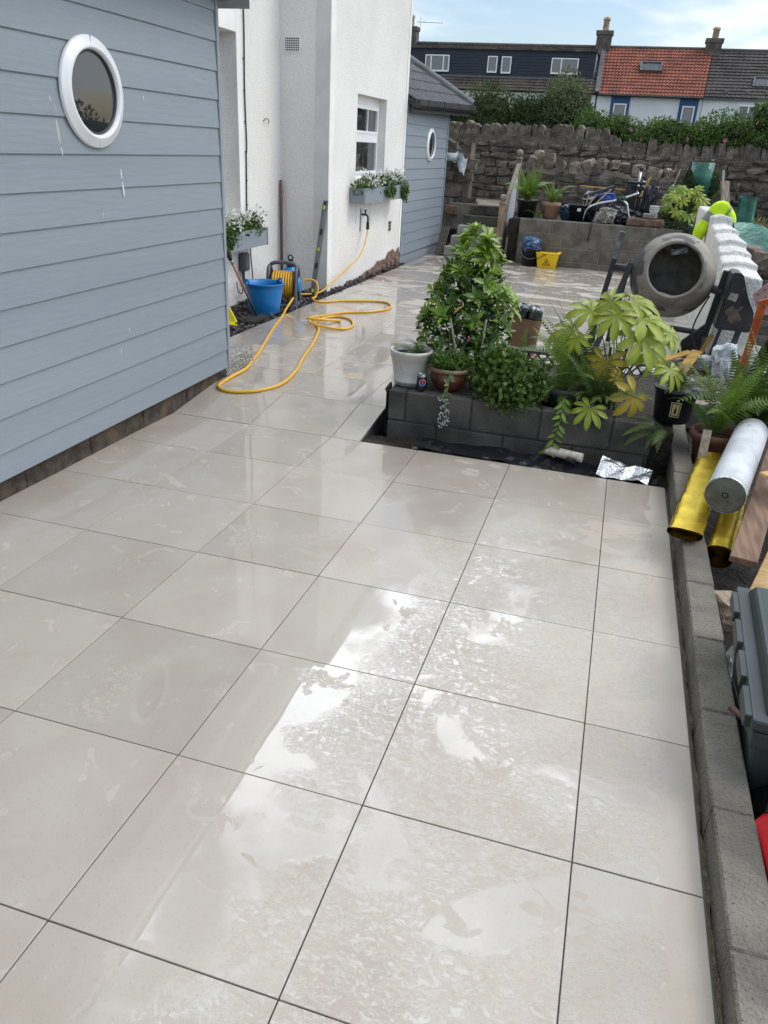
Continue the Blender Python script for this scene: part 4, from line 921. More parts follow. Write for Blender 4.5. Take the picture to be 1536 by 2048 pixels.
# folded yellow caution sign and the weathered mesh panel
sg = thing('caution_sign', 'yellow floor sign lying on the slate at the extension corner', 'sign', (-2.62, 6.22, 0.0))
b = MB(); b.prism([(-0.16,-0.02,0.36),(0.02,0.0,0.03),(-0.02,-0.02,0.0),(-0.20,-0.05,0.02),(-0.22,-0.04,0.38)], (-0.02,0.05,0)); b.build('board', MATS['sign_yellow'], sg, w=False)
b = MB(); b.bar((-0.19,-0.06,0.01), (0.03,-0.02,0.005), 0.03, 0.012); b.build('rear_board', MATS['sign_yellow'], sg, w=False)
b = MB(); b.prism([(-0.165,-0.045,0.26),(-0.115,-0.042,0.19),(-0.20,-0.046,0.19)], (0,-0.003,0)); b.build('warning_mark', MATS['black_rubber'], sg, w=False)
tp = thing('mesh_panel', 'weathered square-mesh board propped on the house wall behind the yellow sign', 'panel', (-2.95, 6.5, 0.0))
P0, P1, P2 = Vector((-0.12, -0.7, 0.0)), Vector((0.08, 0.12, 0.0)), Vector((-0.22, -0.35, 0.52))
b = MB(); b.prism([P0, P1, P1+Vector((-0.04,0.0,0.10)), P2, P0+Vector((-0.1,0,0.52))], (-0.02,0.01,0)); b.build('board', MATS['brown_wood'], tp, w=False)
for i in range(15):
    t = i/14; a = P0.lerp(P1, t); hgt = 0.5-0.42*max(0, (t-0.45)/0.55); b = MB(); b.bar(a+Vector((0.006,-0.002,0)), a+Vector((-0.035,0.0,hgt)), 0.006, 0.005, (0,1,0)); b.build('wire', MATS['mesh_grey'], tp, w=False)
for j in range(8):
    z = 0.03+0.06*j; t1 = 1.0-max(0, z-0.08)*1.05; a = P0+Vector((0.004-0.07*z,0,z)); c = P0.lerp(P1, t1)+Vector((0.004-0.07*z,0,z)); b = MB(); b.bar(a, c, 0.006, 0.006); b.build('wire', MATS['mesh_grey'], tp, w=False)
# socket box and cables below the window box
ebx = thing('socket_box', 'grey outdoor socket box on the house wall under the flower trough', 'socket', (HX+0.03, 7.45, 0.34))
b = MB(); b.rbox((0.02,0,0.105), (0.075,0.125,0.20), bev=0.012); b.build('case', MATS['grey_plastic'], ebx, w=False)
b = MB(); b.rbox((0.06,0,0.11), (0.012,0.105,0.17), bev=0.005); b.build('cover', MATS['grey_plastic'], ebx, w=False)
b = MB(); b.tube([(0.0,0.02,0.0), (0.0,0.02,-0.16)], 0.012, 8); b.build('conduit', MATS['grey_plastic'], ebx, w=False)
b = MB(); b.tube(spline([(0,-0.02,0.0),(0.01,-0.03,-0.15),(0.02,-0.09,-0.24),(0.01,-0.16,-0.20),(0,-0.17,-0.1)], 6), 0.006, 6); b.tube(spline([(0,0.2,0.26),(0,0.22,0.1),(0.01,0.23,-0.1),(0.02,0.2,-0.22)], 6), 0.007, 6); b.build('flex', MATS['black_rubber'], ebx, w=False, smooth=True, kind='stuff')
# flower troughs (boxes), plants are added later
def trough(label, x0, x1, y0, y1, z0, z1):
    t = thing('flower_trough', label, 'trough', ((x0+x1)/2, (y0+y1)/2, z0), group='grey flower troughs on the white house')
    th = 0.016
    for nm, lo, hi in (('front_board', (x1-th, y0, z0), (x1, y1, z1)), ('end_board', (x0, y0+0.001, z0), (x1-th-0.001, y0+th, z1-0.002)), ('end_board', (x0, y1-th, z0), (x1-th-0.001, y1-0.001, z1-0.002)), ('back_board', (x0, y0+th+0.001, z0), (x0+th, y1-th-0.001, z1-0.004)), ('base', (x0+th+0.001, y0+th+0.001, z0), (x1-th-0.001, y1-th-0.001, z0+0.02))):
        b = MB(); b.box(lo, hi); b.build(nm, MATS['cladding'], t)
    for yy in (y0-0.004, y1+0.004):
        b = MB(); b.rbox((x1-0.006, yy, (z0+z1)/2), (0.034, 0.012, z1-z0+0.004), bev=0.002); b.build('corner_trim', MATS['trim_grey'], t)
    b = MB(); b.box((x0+th+0.002, y0+th+0.002, z1-0.05), (x1-th-0.002, y1-th-0.002, z1-0.03)); b.build('compost', MATS['earth'], t)
    return t
trough('grey flower trough low on the house wall beside the clad extension', -3.135, -2.93, 6.30, 7.71, 0.625, 0.815)
trough('grey flower trough under the window of the projecting wing', -2.515, -2.30, 9.42, 11.40, 1.02, 1.215)
# tap
tap = thing('garden_tap', 'dark outdoor tap on the white wing wall below the trough', 'tap', (FX, 9.98, 0.80))
b = MB(); b.tube(spline([(0,0,0.05),(0.05,0,0.05),(0.085,0,0.04),(0.095,0,0.0),(0.095,0,-0.05)], 5), 0.014, 8); b.build('spout', MATS['steel_dark'], tap, w=False, smooth=True)
b = MB(); b.cyl((0.055,0,0.05), (0.055,0,0.10), 0.011); b.bar((0.055,-0.04,0.108), (0.055,0.04,0.108), 0.014, 0.014); b.build('handle', MATS['steel_dark'], tap, w=False)
b = MB(); b.cyl((0.095,0,-0.14), (0.095,0,-0.045), 0.024, 0.02); b.build('hose_connector', MATS['black_rubber'], tap, w=False)
b = MB(); b.rbox((0.006,-0.06,-0.02), (0.01,0.035,0.30)); b.build('backplate', MATS['trim_grey'], tap, w=False)
for yy in (9.72, 10.35):
    b = MB(); b.rbox((FX+0.003, yy, 0.87), (0.006, 0.008, 0.26)); b.build('rust_streak', MATS['grey_render'], house)
HR = 0.0125
def onfloor(pts, lift=HR): return [(x, y, gz(y)+lift if x > -2.4 else max(gz(y), 0.0)+0.02) for x, y in pts]
hp = [(-2.42,7.35),(-2.44,7.10),(-2.38,6.90),(-2.18,6.18),(-1.90,5.27),(-1.82,4.97),(-1.74,4.66),(-1.73,4.38),(-1.71,4.13),(-1.58,4.06),(-1.38,4.15),(-1.30,4.39),(-1.35,4.78),(-1.46,5.20),(-1.59,5.77),(-1.76,6.37),(-1.90,6.65),(-1.93,6.95),(-1.84,7.12),(-1.67,7.06),(-1.53,6.78),(-1.55,6.54),(-1.76,6.48),(-1.93,6.55),(-1.90,6.72),(-1.76,6.90),(-1.70,6.84),(-1.78,6.66),(-1.97,6.62),(-2.0,6.85),(-1.86,7.36),(-1.60,7.59),(-1.47,7.88),(-1.53,8.18),(-1.71,8.30),(-2.09,8.10),(-2.32,7.86),(-2.44,7.92),(-2.45,8.05)]
P = onfloor(hp); P[0] = (-2.48, 7.42, 0.10)
over = {17: 0.0, 18: 0.0, 22: 0.012, 23: 0.03, 24: 0.035, 26: 0.02, 27: 0.045, 28: 0.05, 29: 0.02}
P = [(x, y, z+over.get(i, 0)) for i, (x, y, z) in enumerate(P)]
P += [(-2.44, 8.10, 0.10), (-2.48, 8.12, 0.19), (-2.60, 8.10, 0.20), (-2.72, 8.02, 0.10)]
b = MB(); b.tube(spline(P, 7), HR, 8); b.build('garden_hose', MATS['hose_yellow'], label='yellow garden hose looping across the wet tiles from the reel', cat='hose', smooth=True)
b = MB(); b.tube(spline([(FX+0.095, 9.98, 0.67), (-2.40, 9.86, 0.56), (-2.37, 9.55, 0.38), (-2.40, 9.1, 0.24), (-2.43, 8.62, 0.13), (-2.50, 8.35, 0.03), (-2.62, 8.15, 0.02), (-2.72, 7.95, 0.05)], 8), 0.0105, 8); b.build('feed_hose', MATS['hose_yellow'], label='pale yellow hose hanging from the tap on the white wall', cat='hose', smooth=True)
# hook
mat('rust', srgb(150, 90, 60), rough=0.9)
b = MB(); b.tube(spline([(HX, 8.13, 1.92),(HX+0.03,8.15,1.95),(HX+0.04,8.2,1.93),(HX+0.03,8.2,1.90)], 5), 0.006, 6); b.build('wall_hook', MATS['rust'], label='small rusty hook on the white house wall', cat='hook', smooth=True)

# ---------------------------------------------------------------- pots on the planter
mat('pot_white', (0.62, 0.61, 0.57), (0.52, 0.51, 0.47), sc=5, rough=0.5); mat('pot_brown', srgb(110, 66, 46), srgb(78, 44, 32), sc=5, rough=0.3, coat=0.4)
mat('pot_rim', srgb(128, 104, 82), srgb(104, 84, 66), sc=6, rough=0.5); mat('pot_grey', srgb(74, 74, 74), srgb(58, 58, 58), sc=5, rough=0.55); mat('pot_black', (0.014, 0.016, 0.018), rough=0.25)
mat('terracotta', srgb(128, 86, 70), srgb(100, 66, 54), sc=6, rough=0.8, bump=0.2, bsc=40, bd=0.004); mat('terracotta_pale', srgb(154, 120, 100), srgb(128, 98, 80), sc=5, rough=0.85)
def pot(name, label, loc, prof, m, cat='pot', soil_z=None, soil_r=None, group=None):
    t = thing(name, label, cat, loc, group=group); b = MB(); b.lathe(prof, 36); b.build('body', m, t, w=False, smooth=True)
    s = MB(); s.disc((0, 0, soil_z), soil_r, (0, 0, 1), 28); s.build('compost', MATS['earth'], t, w=False); return t
wp = pot('plant_pot', 'cream plastic pot on the left corner of the planter', (-0.205, 4.07, 0.263), [(0.0001,0),(0.108,0),(0.110,0.022),(0.113,0.024),(0.114,0.034),(0.110,0.036),(0.117,0.09),(0.134,0.185),(0.139,0.186),(0.141,0.218),(0.146,0.22),(0.146,0.238),(0.134,0.238),(0.128,0.19),(0.105,0.02),(0.0001,0.02)], MATS['pot_white'], soil_z=0.20, soil_r=0.13)
b = MB(); b.tube([(0.024*math.cos(t)-0.03, -0.1285+0.004*abs(math.cos(t)), 0.135+0.028*math.sin(t)) for t in np.linspace(0, 2*math.pi, 21)[:-1]], 0.0022, 5, closed=True); b.build('emblem_ring', MATS['pot_white'], wp, w=False, smooth=True)
bp = pot('plant_pot', 'glazed brown pot with pale rim holding the white trailing flowers', (0.075, 4.06, 0.262), [(0.0001,0),(0.085,0),(0.10,0.02),(0.125,0.07),(0.130,0.105),(0.122,0.128),(0.128,0.13),(0.145,0.134),(0.148,0.147),(0.140,0.156),(0.125,0.155),(0.115,0.13),(0.0001,0.12)], MATS['pot_brown'], soil_z=0.135, soil_r=0.12)
b = MB(); b.lathe([(0.123,0.128),(0.1455,0.133),(0.1495,0.146),(0.142,0.158),(0.124,0.157)], 36); b.build('rim', MATS['pot_rim'], bp, w=False, smooth=True)
gp = pot('plant_pot', 'wide shallow grey plastic pot at the middle of the planter', (0.845, 4.18, 0.195), [(0.0001,0),(0.14,0),(0.175,0.12),(0.185,0.121),(0.20,0.165),(0.195,0.172),(0.178,0.165),(0.165,0.12),(0.0001,0.1)], MATS['pot_grey'], soil_z=0.13, soil_r=0.17)
kp = pot('plant_pot', 'glossy black pot with a square gold emblem at the right of the planter', (1.545, 4.20, 0.205), [(0.0001,0),(0.10,0),(0.112,0.01),(0.132,0.20),(0.140,0.202),(0.144,0.222),(0.136,0.228),(0.124,0.20),(0.0001,0.18)], MATS['pot_black'], soil_z=0.19, soil_r=0.125)
mat('gold_print', srgb(196, 176, 128), rough=0.45)
def emblem(parent, r, a0, z0, z1, half, m, nm, inset=0.0, lift=0.0015):
    b = MB(); v = []; n = 8
    for i in range(n+1):
        a = a0-half+2*half*i/n
        for z in (z0, z1):
            rr = r(z)+lift; v.append((rr*math.cos(a), rr*math.sin(a), z))
    b.add(v, [(2*i, 2*i+2, 2*i+3, 2*i+1) for i in range(n)]); return b.build(nm, m, parent, w=False)
rf = lambda z: 0.112+0.02*(z-0.01)/0.19
emblem(kp, rf, R(-88), 0.055, 0.155, 0.25, MATS['gold_print'], 'emblem'); emblem(kp, rf, R(-88), 0.061, 0.149, 0.205, MATS['pot_black'], 'emblem', lift=0.0022); emblem(kp, rf, R(-88), 0.067, 0.143, 0.165, MATS['gold_print'], 'emblem', lift=0.0029)
b = MB(); v = []
for z, hw in ((0.075,0.02),(0.083,0.05),(0.10,0.055),(0.112,0.04),(0.124,0.018),(0.135,0.002)):
    for sgn in (-1, 1): a = R(-88)+sgn*hw; v.append(((rf(z)+0.0036)*math.cos(a), (rf(z)+0.0036)*math.sin(a), z))
b.add(v, [(2*i, 2*i+1, 2*i+3, 2*i+2) for i in range(5)]); b.build('emblem', MATS['pot_black'], kp, w=False)
tpot = pot('plant_pot', 'terracotta pot with thick rim behind the gold foil rolls', (1.80, 3.98, 0.02), [(0.0001,0),(0.10,0),(0.125,0.16),(0.135,0.165),(0.152,0.18),(0.155,0.205),(0.145,0.222),(0.125,0.215),(0.118,0.17),(0.0001,0.15)], MATS['terracotta'], soil_z=0.175, soil_r=0.122)
# drinks can
can = thing('drink_can', 'black drinks can with a red and white roundel beside the cream pot', 'can', (-0.083, 3.915, 0.266))
mat('can_black', (0.012, 0.013, 0.016), rough=0.25, coat=0.3); pl_mat('can_red', srgb(186, 30, 44), 0.3); pl_mat('can_white', (0.75, 0.75, 0.75), 0.3); pl_mat('can_blue', srgb(30, 70, 150), 0.3)
b = MB(); b.lathe([(0.0001,0.004),(0.022,0.0),(0.027,0.004),(0.033,0.012),(0.033,0.100)], 28); b.build('body', MATS['can_black'], can, w=False, smooth=True)
b = MB(); b.lathe([(0.033,0.100),(0.0275,0.111),(0.0278,0.115),(0.025,0.115),(0.024,0.110),(0.0001,0.110)], 28); b.build('lid', MATS['aluminium'], can, w=False, smooth=True)
def candisc(zc, r0, half_lo, half_hi, m, lift):
    b = MB(); v = []; n = 10
    for i in range(n+1):
        t = half_lo+(half_hi-half_lo)*i/n; z = zc+r0*t; hw = r0*math.sqrt(max(0, 1-t*t))/0.033
        for sgn in (-1, 0, 1): a = R(-62)+sgn*hw; v.append(((0.033+lift)*math.cos(a), (0.033+lift)*math.sin(a), z))
    b.add(v, [(3*i+j, 3*i+j+1, 3*i+j+4, 3*i+j+3) for i in range(n) for j in range(2)]); b.build('roundel', m, can, w=False)
candisc(0.062, 0.0225, -1, 1, MATS['can_white'], 0.0006); candisc(0.062, 0.020, 0.12, 1, MATS['can_red'], 0.0012); candisc(0.062, 0.020, -1, -0.12, MATS['can_blue'], 0.0012)
# black film, roller sleeve and foil in the gap before the planter
b = MB()
def film(u, v):
    x = -0.05+u*1.55; y = 3.635+v*0.215+0.012*math.sin(u*9); z = -0.050+0.014*math.sin(u*15+v*3)*math.cos(v*4+u*8)+0.006*math.sin(u*37+v*7)+0.003*math.sin(v*13-u*61)+0.03*max(0, v-0.7)
    return (x, y, z)
b.grid(film, 120, 16); b.build('black_film', MATS['black_film'], label='crumpled black plastic film lying in the gap before the planter', cat='film', smooth=True)
rol = thing('roller_sleeve', 'white paint roller sleeve with pink stripes on the black film', 'roller', (0.915, 3.80, -0.02), R(-14))
mat('sleeve', srgb(222, 214, 200), srgb(206, 196, 180), sc=30, rough=0.9, bump=0.4, bsc=200, bd=0.003); pl_mat('pink_stripe', srgb(214, 160, 148), 0.9)
b = MB(); b.cyl((-0.12,0,0.03), (0.12,0,0.03), 0.030, None, 24); b.build('sleeve', MATS['sleeve'], rol, w=False, smooth=False)
for i in range(5):
    b = MB(); x = -0.09+0.043*i; b.tube([(x+0.016*math.sin(t), 0.0302*math.cos(t), 0.03+0.0302*math.sin(t)) for t in np.linspace(0, 2*math.pi, 25)[:-1]], 0.0018, 5, closed=True); b.build('stripe', MATS['pink_stripe'], rol, w=False)
b = MB(); b.cyl((0.04,-0.05,0.02), (0.09,-0.065,0.018), 0.018, None, 14); b.build('end_plug', MATS['steel_dark'], rol, w=False)
mat('foil', (0.72, 0.74, 0.76), (0.6, 0.62, 0.64), sc=12, rough=0.25, metal=0.9, bump=0.8, bsc=28, bd=0.02)
b = MB(); rs = random.Random(5)
b.grid(lambda u, v: (1.13+u*0.31+0.04*v, 3.64+v*0.20-0.03*u, -0.035+0.085*max(0, 1-abs(v-0.55)/0.5)*(1-0.55*u)+rs.uniform(-.013,.013)), 6, 5); b.build('foil_sheet', MATS['foil'], label='crumpled silver foil sheet in the gap by the low wall', cat='foil')

# ---------------------------------------------------------------- black rolls in a cardboard sleeve, behind the planter
ro = thing('membrane_rolls', 'two black membrane rolls upright in a brown paper sleeve behind the planter', 'rolls', (0.28, 6.42, 0.0), R(-4))
mat('kraft', srgb(118, 94, 68), srgb(96, 76, 56), sc=5, rough=0.8); pl_mat('pink_wrap', srgb(166, 74, 106), 0.5); mat('black_roll', (0.02, 0.022, 0.026), (0.035, 0.037, 0.042), sc=20, rough=0.25, spec=0.7); mat('clear_wrap', (0.5, 0.52, 0.54), (0.2, 0.21, 0.22), sc=16, rough=0.15, spec=0.8, bump=0.8, bsc=40, bd=0.02)
til = rotm(R(4), R(6), 0)
for sx in (-0.066, 0.066):
    b = MB(); b.lathe([(0.0001,0),(0.066,0),(0.066,0.44),(0.06,0.46),(0.0001,0.462)], 24, (sx,0,0)); b.v = [tuple(til @ Vector(p)) for p in b.v]; b.build('roll', MATS['black_roll'], ro, w=False, smooth=True)
    b = MB(); b.grid(lambda u, v: til @ Vector((sx+(0.028+0.04*v)*math.cos(u*6.283), (0.028+0.04*v)*math.sin(u*6.283), 0.475+0.02*math.sin(u*40)*v-0.03*v*v+0.006*math.sin(u*90))), 40, 5); b.build('twisted_wrap', MATS['clear_wrap'], ro, w=False)
def stad(r, z0, z1, m, nm):
    b = MB(); pts = []
    for i in range(13): a = R(-90+180*i/12); pts.append((0.066+r*math.cos(a), r*math.sin(a)))
    for i in range(13): a = R(90+180*i/12); pts.append((-0.066+r*math.cos(a), r*math.sin(a)))
    n = len(pts); b.add([til @ Vector((x,y,z)) for z in (z0, z1) for x, y in pts], [(i, (i+1) % n, (i+1) % n+n, i+n) for i in range(n)]); b.build(nm, m, ro, w=False, smooth=True)
stad(0.0715, 0.07, 0.36, MATS['kraft'], 'paper_sleeve'); stad(0.0705, -0.005, 0.08, MATS['pink_wrap'], 'pink_band')

# ---------------------------------------------------------------- cement mixer
mat('mixer_drum', srgb(150, 144, 134), srgb(110, 105, 99), sc=4, co='O', rough=0.8, rough2=0.6, bump=0.3, bsc=26, bd=0.010, c3=srgb(66, 66, 66), sc3=4.5, lo3=0.55, hi3=0.60)
mat('mixer_inside', srgb(156, 151, 143), srgb(120, 116, 110), sc=9, rough=0.9, bump=0.5, bsc=30, bd=0.02); mat('mixer_black', (0.022, 0.024, 0.028), (0.04, 0.041, 0.043), sc=4, rough=0.4, c3=srgb(96, 92, 86), sc3=11, lo3=0.66, hi3=0.74)
mixer = thing('cement_mixer', 'cement mixer with a crusted grey drum and black motor housing', 'cement mixer', (1.55, 7.0, 0.0))
DC = Vector((0.0, 0.0, 0.77)); ax = Vector((-0.03, -0.965, 0.26)).normalized(); s_, d_, u_ = basis(ax); MM = Matrix((s_, u_, d_)).transposed()
drum = MB(); drum.lathe([(0.0001,-0.42),(0.14,-0.42),(0.22,-0.38),(0.34,-0.16),(0.375,-0.05),(0.385,-0.045),(0.386,0.0),(0.378,0.008),(0.362,0.10),(0.318,0.20),(0.262,0.30),(0.250,0.325),(0.256,0.335),(0.254,0.352),(0.238,0.356),(0.226,0.345)], 56, DC, MM); dr = drum.build('drum', MATS['mixer_drum'], mixer, w=False, smooth=True)
b = MB(); b.lathe([(0.227,0.346),(0.236,0.30),(0.29,0.20),(0.34,0.05),(0.33,-0.12),(0.21,-0.36),(0.0001,-0.38)], 48, DC, MM); b.build('drum_lining', MATS['mixer_inside'], dr, w=False, smooth=True)
for a in (70, 250):
    b = MB(); p = DC+s_*0.25*math.cos(R(a))+u_*0.25*math.sin(R(a)); b.rbox(p+d_*0.1, (0.05, 0.05, 0.30), MM @ rotm(0.3, 0.2, R(a)), bev=0.01); b.build('paddle', MATS['mixer_inside'], dr, w=False)
b = MB(); b.rbox(DC+u_*-0.235+d_*0.30+s_*0.03, (0.16, 0.05, 0.07), MM @ rotm(0.2, 0.1, 0.25), bev=0.015); b.build('dried_mortar', MATS['mixer_drum'], dr, w=False)
b = MB(); b.grid(lambda u, v: DC+s_*(-0.08+0.14*u)+u_*(0.17+0.05*v-0.03*u)+d_*(0.24+0.02*math.sin(u*9+v*5)), 6, 4); b.build('torn_bag', MATS['clear_wrap'], dr, w=False)
# left stand with tilting lever, axle, legs
b = MB(); b.cyl((-0.48,0.0,0.80), (-0.36,0.0,0.79), 0.035, None, 14); b.build('axle', MATS['mixer_black'], mixer, w=False)
b = MB(); b.bar((-0.515,0.0,1.12), (-0.60,-0.02,0.50), 0.05, 0.03, (0,1,0), 0.004); b.bar((-0.60,-0.02,0.52), (-0.66,-0.04,0.02), 0.045, 0.03, (0,1,0), 0.004); b.build('lever', MATS['mixer_black'], mixer, w=False)
mat('worn_steel', srgb(134, 142, 142), srgb(84, 88, 88), sc=14, rough=0.5, metal=0.4); b = MB(); b.bar((-0.515,-0.004,1.125), (-0.550,-0.008,0.87), 0.056, 0.036, (0,1,0), 0.008); b.build('lever_grip', MATS['worn_steel'], mixer, w=False)
b = MB(); b.bar((-0.39,0.0,0.85), (-0.60,-0.30,0.01), 0.055, 0.04, (0,1,0), 0.004); b.build('leg', MATS['mixer_black'], mixer, w=False)
b = MB(); b.bar((-0.41,0.02,0.84), (-0.48,0.42,0.01), 0.05, 0.04, (0,1,0), 0.004); b.build('leg', MATS['mixer_black'], mixer, w=False)
b = MB(); b.bar((-0.57,0.0,0.80), (-0.47,0.0,0.80), 0.06, 0.06, bev=0.01); b.build('bracket', MATS['mixer_black'], mixer, w=False)
b = MB(); b.cyl((-0.62,-0.1,0.42), (-0.28,-0.1,0.40), 0.022, None, 12); b.build('brace', MATS['worn_steel'], mixer, w=False)
b = MB(); b.cyl((-0.42,0.05,0.30), (0.40,0.05,0.26), 0.028, None, 12); b.build('crossbar', MATS['mixer_black'], mixer, w=False)
# right stand, motor housing
b = MB(); b.cyl((0.33,0.0,0.70), (0.47,-0.05,0.66), 0.04, None, 14); b.build('axle', MATS['mixer_black'], mixer, w=False)
b = MB(); b.bar((0.46,-0.05,0.86), (0.39,-0.03,0.22), 0.06, 0.05, (0,1,0), 0.006); b.bar((0.39,-0.03,0.24), (0.41,-0.30,0.0), 0.05, 0.05, (1,0,0), 0.006); b.build('yoke', MATS['mixer_black'], mixer, w=False)
poly = [(1.993,0.618),(2.025,0.872),(2.045,0.885),(2.10,0.880),(2.121,0.859),(2.196,0.682),(2.273,0.556),(2.294,0.432),(2.268,0.379),(1.99,0.385),(1.974,0.40)]
b = MB(); b.prism([(x-1.55, -0.36, z) for x, z in poly], (0, 0.30, 0)); hs_ = b.build('motor_housing', MATS['mixer_black'], mixer, w=False)
b = MB(); b.prism([(x-1.55+(2.13-x)*0.12, -0.375, z+(0.6-z)*0.10) for x, z in poly], (0, 0.02, 0)); b.build('cover_plate', MATS['mixer_black'], hs_, w=False)
mat('sticker', srgb(176, 172, 166), srgb(128, 122, 116), sc=40, rough=0.6); b = MB(); b.prism([(2.046-1.55,-0.379,0.716),(2.111-1.55,-0.379,0.705),(2.102-1.55,-0.379,0.639),(2.026-1.55,-0.379,0.657)], (0,-0.002,0)); b.build('label_plate', MATS['sticker'], hs_, w=False)
mat('mortar_splat', srgb(112, 100, 88), srgb(90, 80, 72), sc=16, rough=0.9, bump=0.8, bsc=60, bd=0.01)
b = MB(); b.grid(lambda u, v: (0.50+0.11*u+0.02*math.sin(v*7), -0.380-0.006*math.sin(3.14*u)*math.sin(3.14*v), 0.46+0.13*v+0.015*math.sin(u*9)), 8, 8); b.build('mortar_splash', MATS['mortar_splat'], hs_, w=False, smooth=True)
for sx in (0.50, 0.66):
    b = MB(); b.bar((sx,-0.2,0.38), (sx-0.05,-0.25,0.05), 0.03 if sx < 0.6 else 0.05, 0.03, (0,1,0)); b.build('leg', MATS['mixer_black'], mixer, w=False)
b = MB(); b.tube(spline([(0.36,-0.05,0.62),(0.30,-0.15,0.50),(0.26,-0.22,0.36),(0.28,-0.25,0.24),(0.36,-0.28,0.12),(0.44,-0.3,0.08)], 6), 0.008, 6); b.build('power_flex', MATS['black_rubber'], mixer, w=False, smooth=True)
b = MB(); b.prism([(0.20,-0.05,0.18),(0.38,-0.05,0.36),(0.46,-0.05,0.02),(0.18,-0.05,0.02)], (0,0.05,0)); b.build('base_plate', MATS['mixer_black'], mixer, w=False)
for sx in (-0.64, 0.45):
    b = MB(); b.cyl((sx-0.03,0.42,0.09), (sx+0.03,0.42,0.09), 0.10, None, 24); b.build('wheel', MATS['black_rubber'], mixer, w=False)

# ---------------------------------------------------------------- clutter by the mixer
mat('ply_yellow', srgb(196, 160, 84), srgb(166, 128, 62), sc=6, stretch=(1, 6, 1), rough=0.7); mat('white_sack', srgb(206, 212, 214), srgb(170, 178, 182), sc=9, rough=0.6, bump=0.7, bsc=25, bd=0.03); mat('orange_steel', srgb(196, 92, 34), srgb(166, 72, 26), sc=8, rough=0.5); mat('tan_panel', srgb(152, 122, 116), srgb(134, 106, 100), sc=5, rough=0.7)
def offcut(label, a, b_, w, h, m, cat='offcut', name='timber_offcut'):
    bb = MB(); bb.bar(a, b_, w, h, bev=0.003); return bb.build(name, MATS[m], label=label, cat=cat)
offcut('long yellow plywood strip on the rubble below the mixer', (1.48, 6.15, 0.12), (1.80, 6.42, 0.20), 0.08, 0.018, 'ply_yellow')
offcut('short yellow plywood piece standing askew below the mixer', (1.70, 6.02, 0.06), (1.84, 6.30, 0.24), 0.09, 0.018, 'ply_yellow')
offcut('yellow timber sliver beside the mixer yoke', (1.90, 6.75, 0.06), (1.99, 6.80, 0.30), 0.05, 0.02, 'ply_yellow')
def sack(name, label, c, size, m, seed, cat='sack'):
    me = rough_mesh(name, 7, 0.13, 0.5, seed); me.materials.append(MATS[m])
    return inst(name, me, None, None, c, (0.1, 0.15, seed), size, label=label, cat=cat)
sack('cement_sack', 'crumpled white sack in front of the mixer motor housing', (2.08, 6.30, 0.16), (0.20, 0.26, 0.32), 'white_sack', 3)
sack('crumpled_bag', 'small balled white bag at the foot of the mixer', (1.93, 6.32, 0.14), (0.12, 0.14, 0.12), 'white_sack', 4, 'bag')
sack('crumpled_bag', 'crumpled pale bag left of the yellow plywood', (1.50, 6.05, 0.05), (0.22, 0.18, 0.10), 'white_sack', 6, 'bag')
offcut('thin pale board lying flat on the rubble under the mixer', (1.50, 5.85, 0.06), (1.82, 5.93, 0.07), 0.09, 0.02, 'smooth_white', 'board', 'loose_board')
offcut('dark timber batten behind the pale board', (1.48, 5.98, 0.03), (1.74, 6.12, 0.03), 0.06, 0.03, 'old_board')
mb_ = MB(); n = 420; scatter(mb_, oct_v, oct_f, np.stack([rng.uniform(1.42, 2.2, n), rng.uniform(5.55, 6.75, n), rng.uniform(0.0, 0.06, n)], 1), rng.normal(size=(n, 3)), np.tile([0., 0, 1], (n, 1)), rng.uniform(0.03, 0.11, n), np.zeros(n)); mb_.build('rubble_heap', MATS['rubble'], label='spread of small rubble below the cement mixer', cat='rubble', kind='stuff')
om = thing('orange_bracket', 'bent orange steel bracket at the right edge beside the mixer', 'bracket', (2.13, 5.6, 0.0))
b = MB(); b.bar((-0.005,0,0.30), (0.02,-0.02,0.82), 0.055, 0.03, (0,1,0), 0.004); b.bar((0.018,-0.02,0.80), (0.30,-0.05,0.90), 0.055, 0.03, (0,1,0), 0.004); b.build('strut', MATS['orange_steel'], om, w=False)
b = MB(); b.cyl((0.03,-0.04,0.78), (0.03,-0.02,0.78), 0.016, None, 12); b.build('bolt', MATS['rust'], om, w=False)
b = MB(); b.bar((-0.01,0.02,0.34), (-0.05,0.04,-0.15), 0.05, 0.04, (0,1,0), 0.004); b.build('leg', MATS['orange_steel'], om, w=False)
tn = thing('perforated_panel', 'dull pink perforated panel leaning at the right edge', 'panel', (2.25, 6.2, 0.3))
b = MB(); b.prism([(-0.09,0,0.48),(0.12,0.1,0.66),(0.28,0.12,0.30),(-0.02,0,0.32)], (0,0.02,0)); b.build('sheet', MATS['tan_panel'], tn, w=False)
for i in range(4):
    for j in range(2):
        b = MB(); b.rbox((-0.05+0.05*i+0.02*j, 0.022+0.028*i-0.018, 0.475+0.042*i-0.065*j), (0.014, 0.008, 0.008)); b.build('slot', MATS['black_rubber'], tn, w=False)
b = MB(); b.tube(spline([(2.29,5.3,0.62),(2.24,5.35,0.55),(2.21,5.4,0.40),(2.18,5.4,0.25),(2.20,5.35,0.10)], 5), 0.05, 10); b.build('black_hose', MATS['black_rubber'], label='thick black corrugated hose behind the orange bracket', cat='hose', smooth=True)

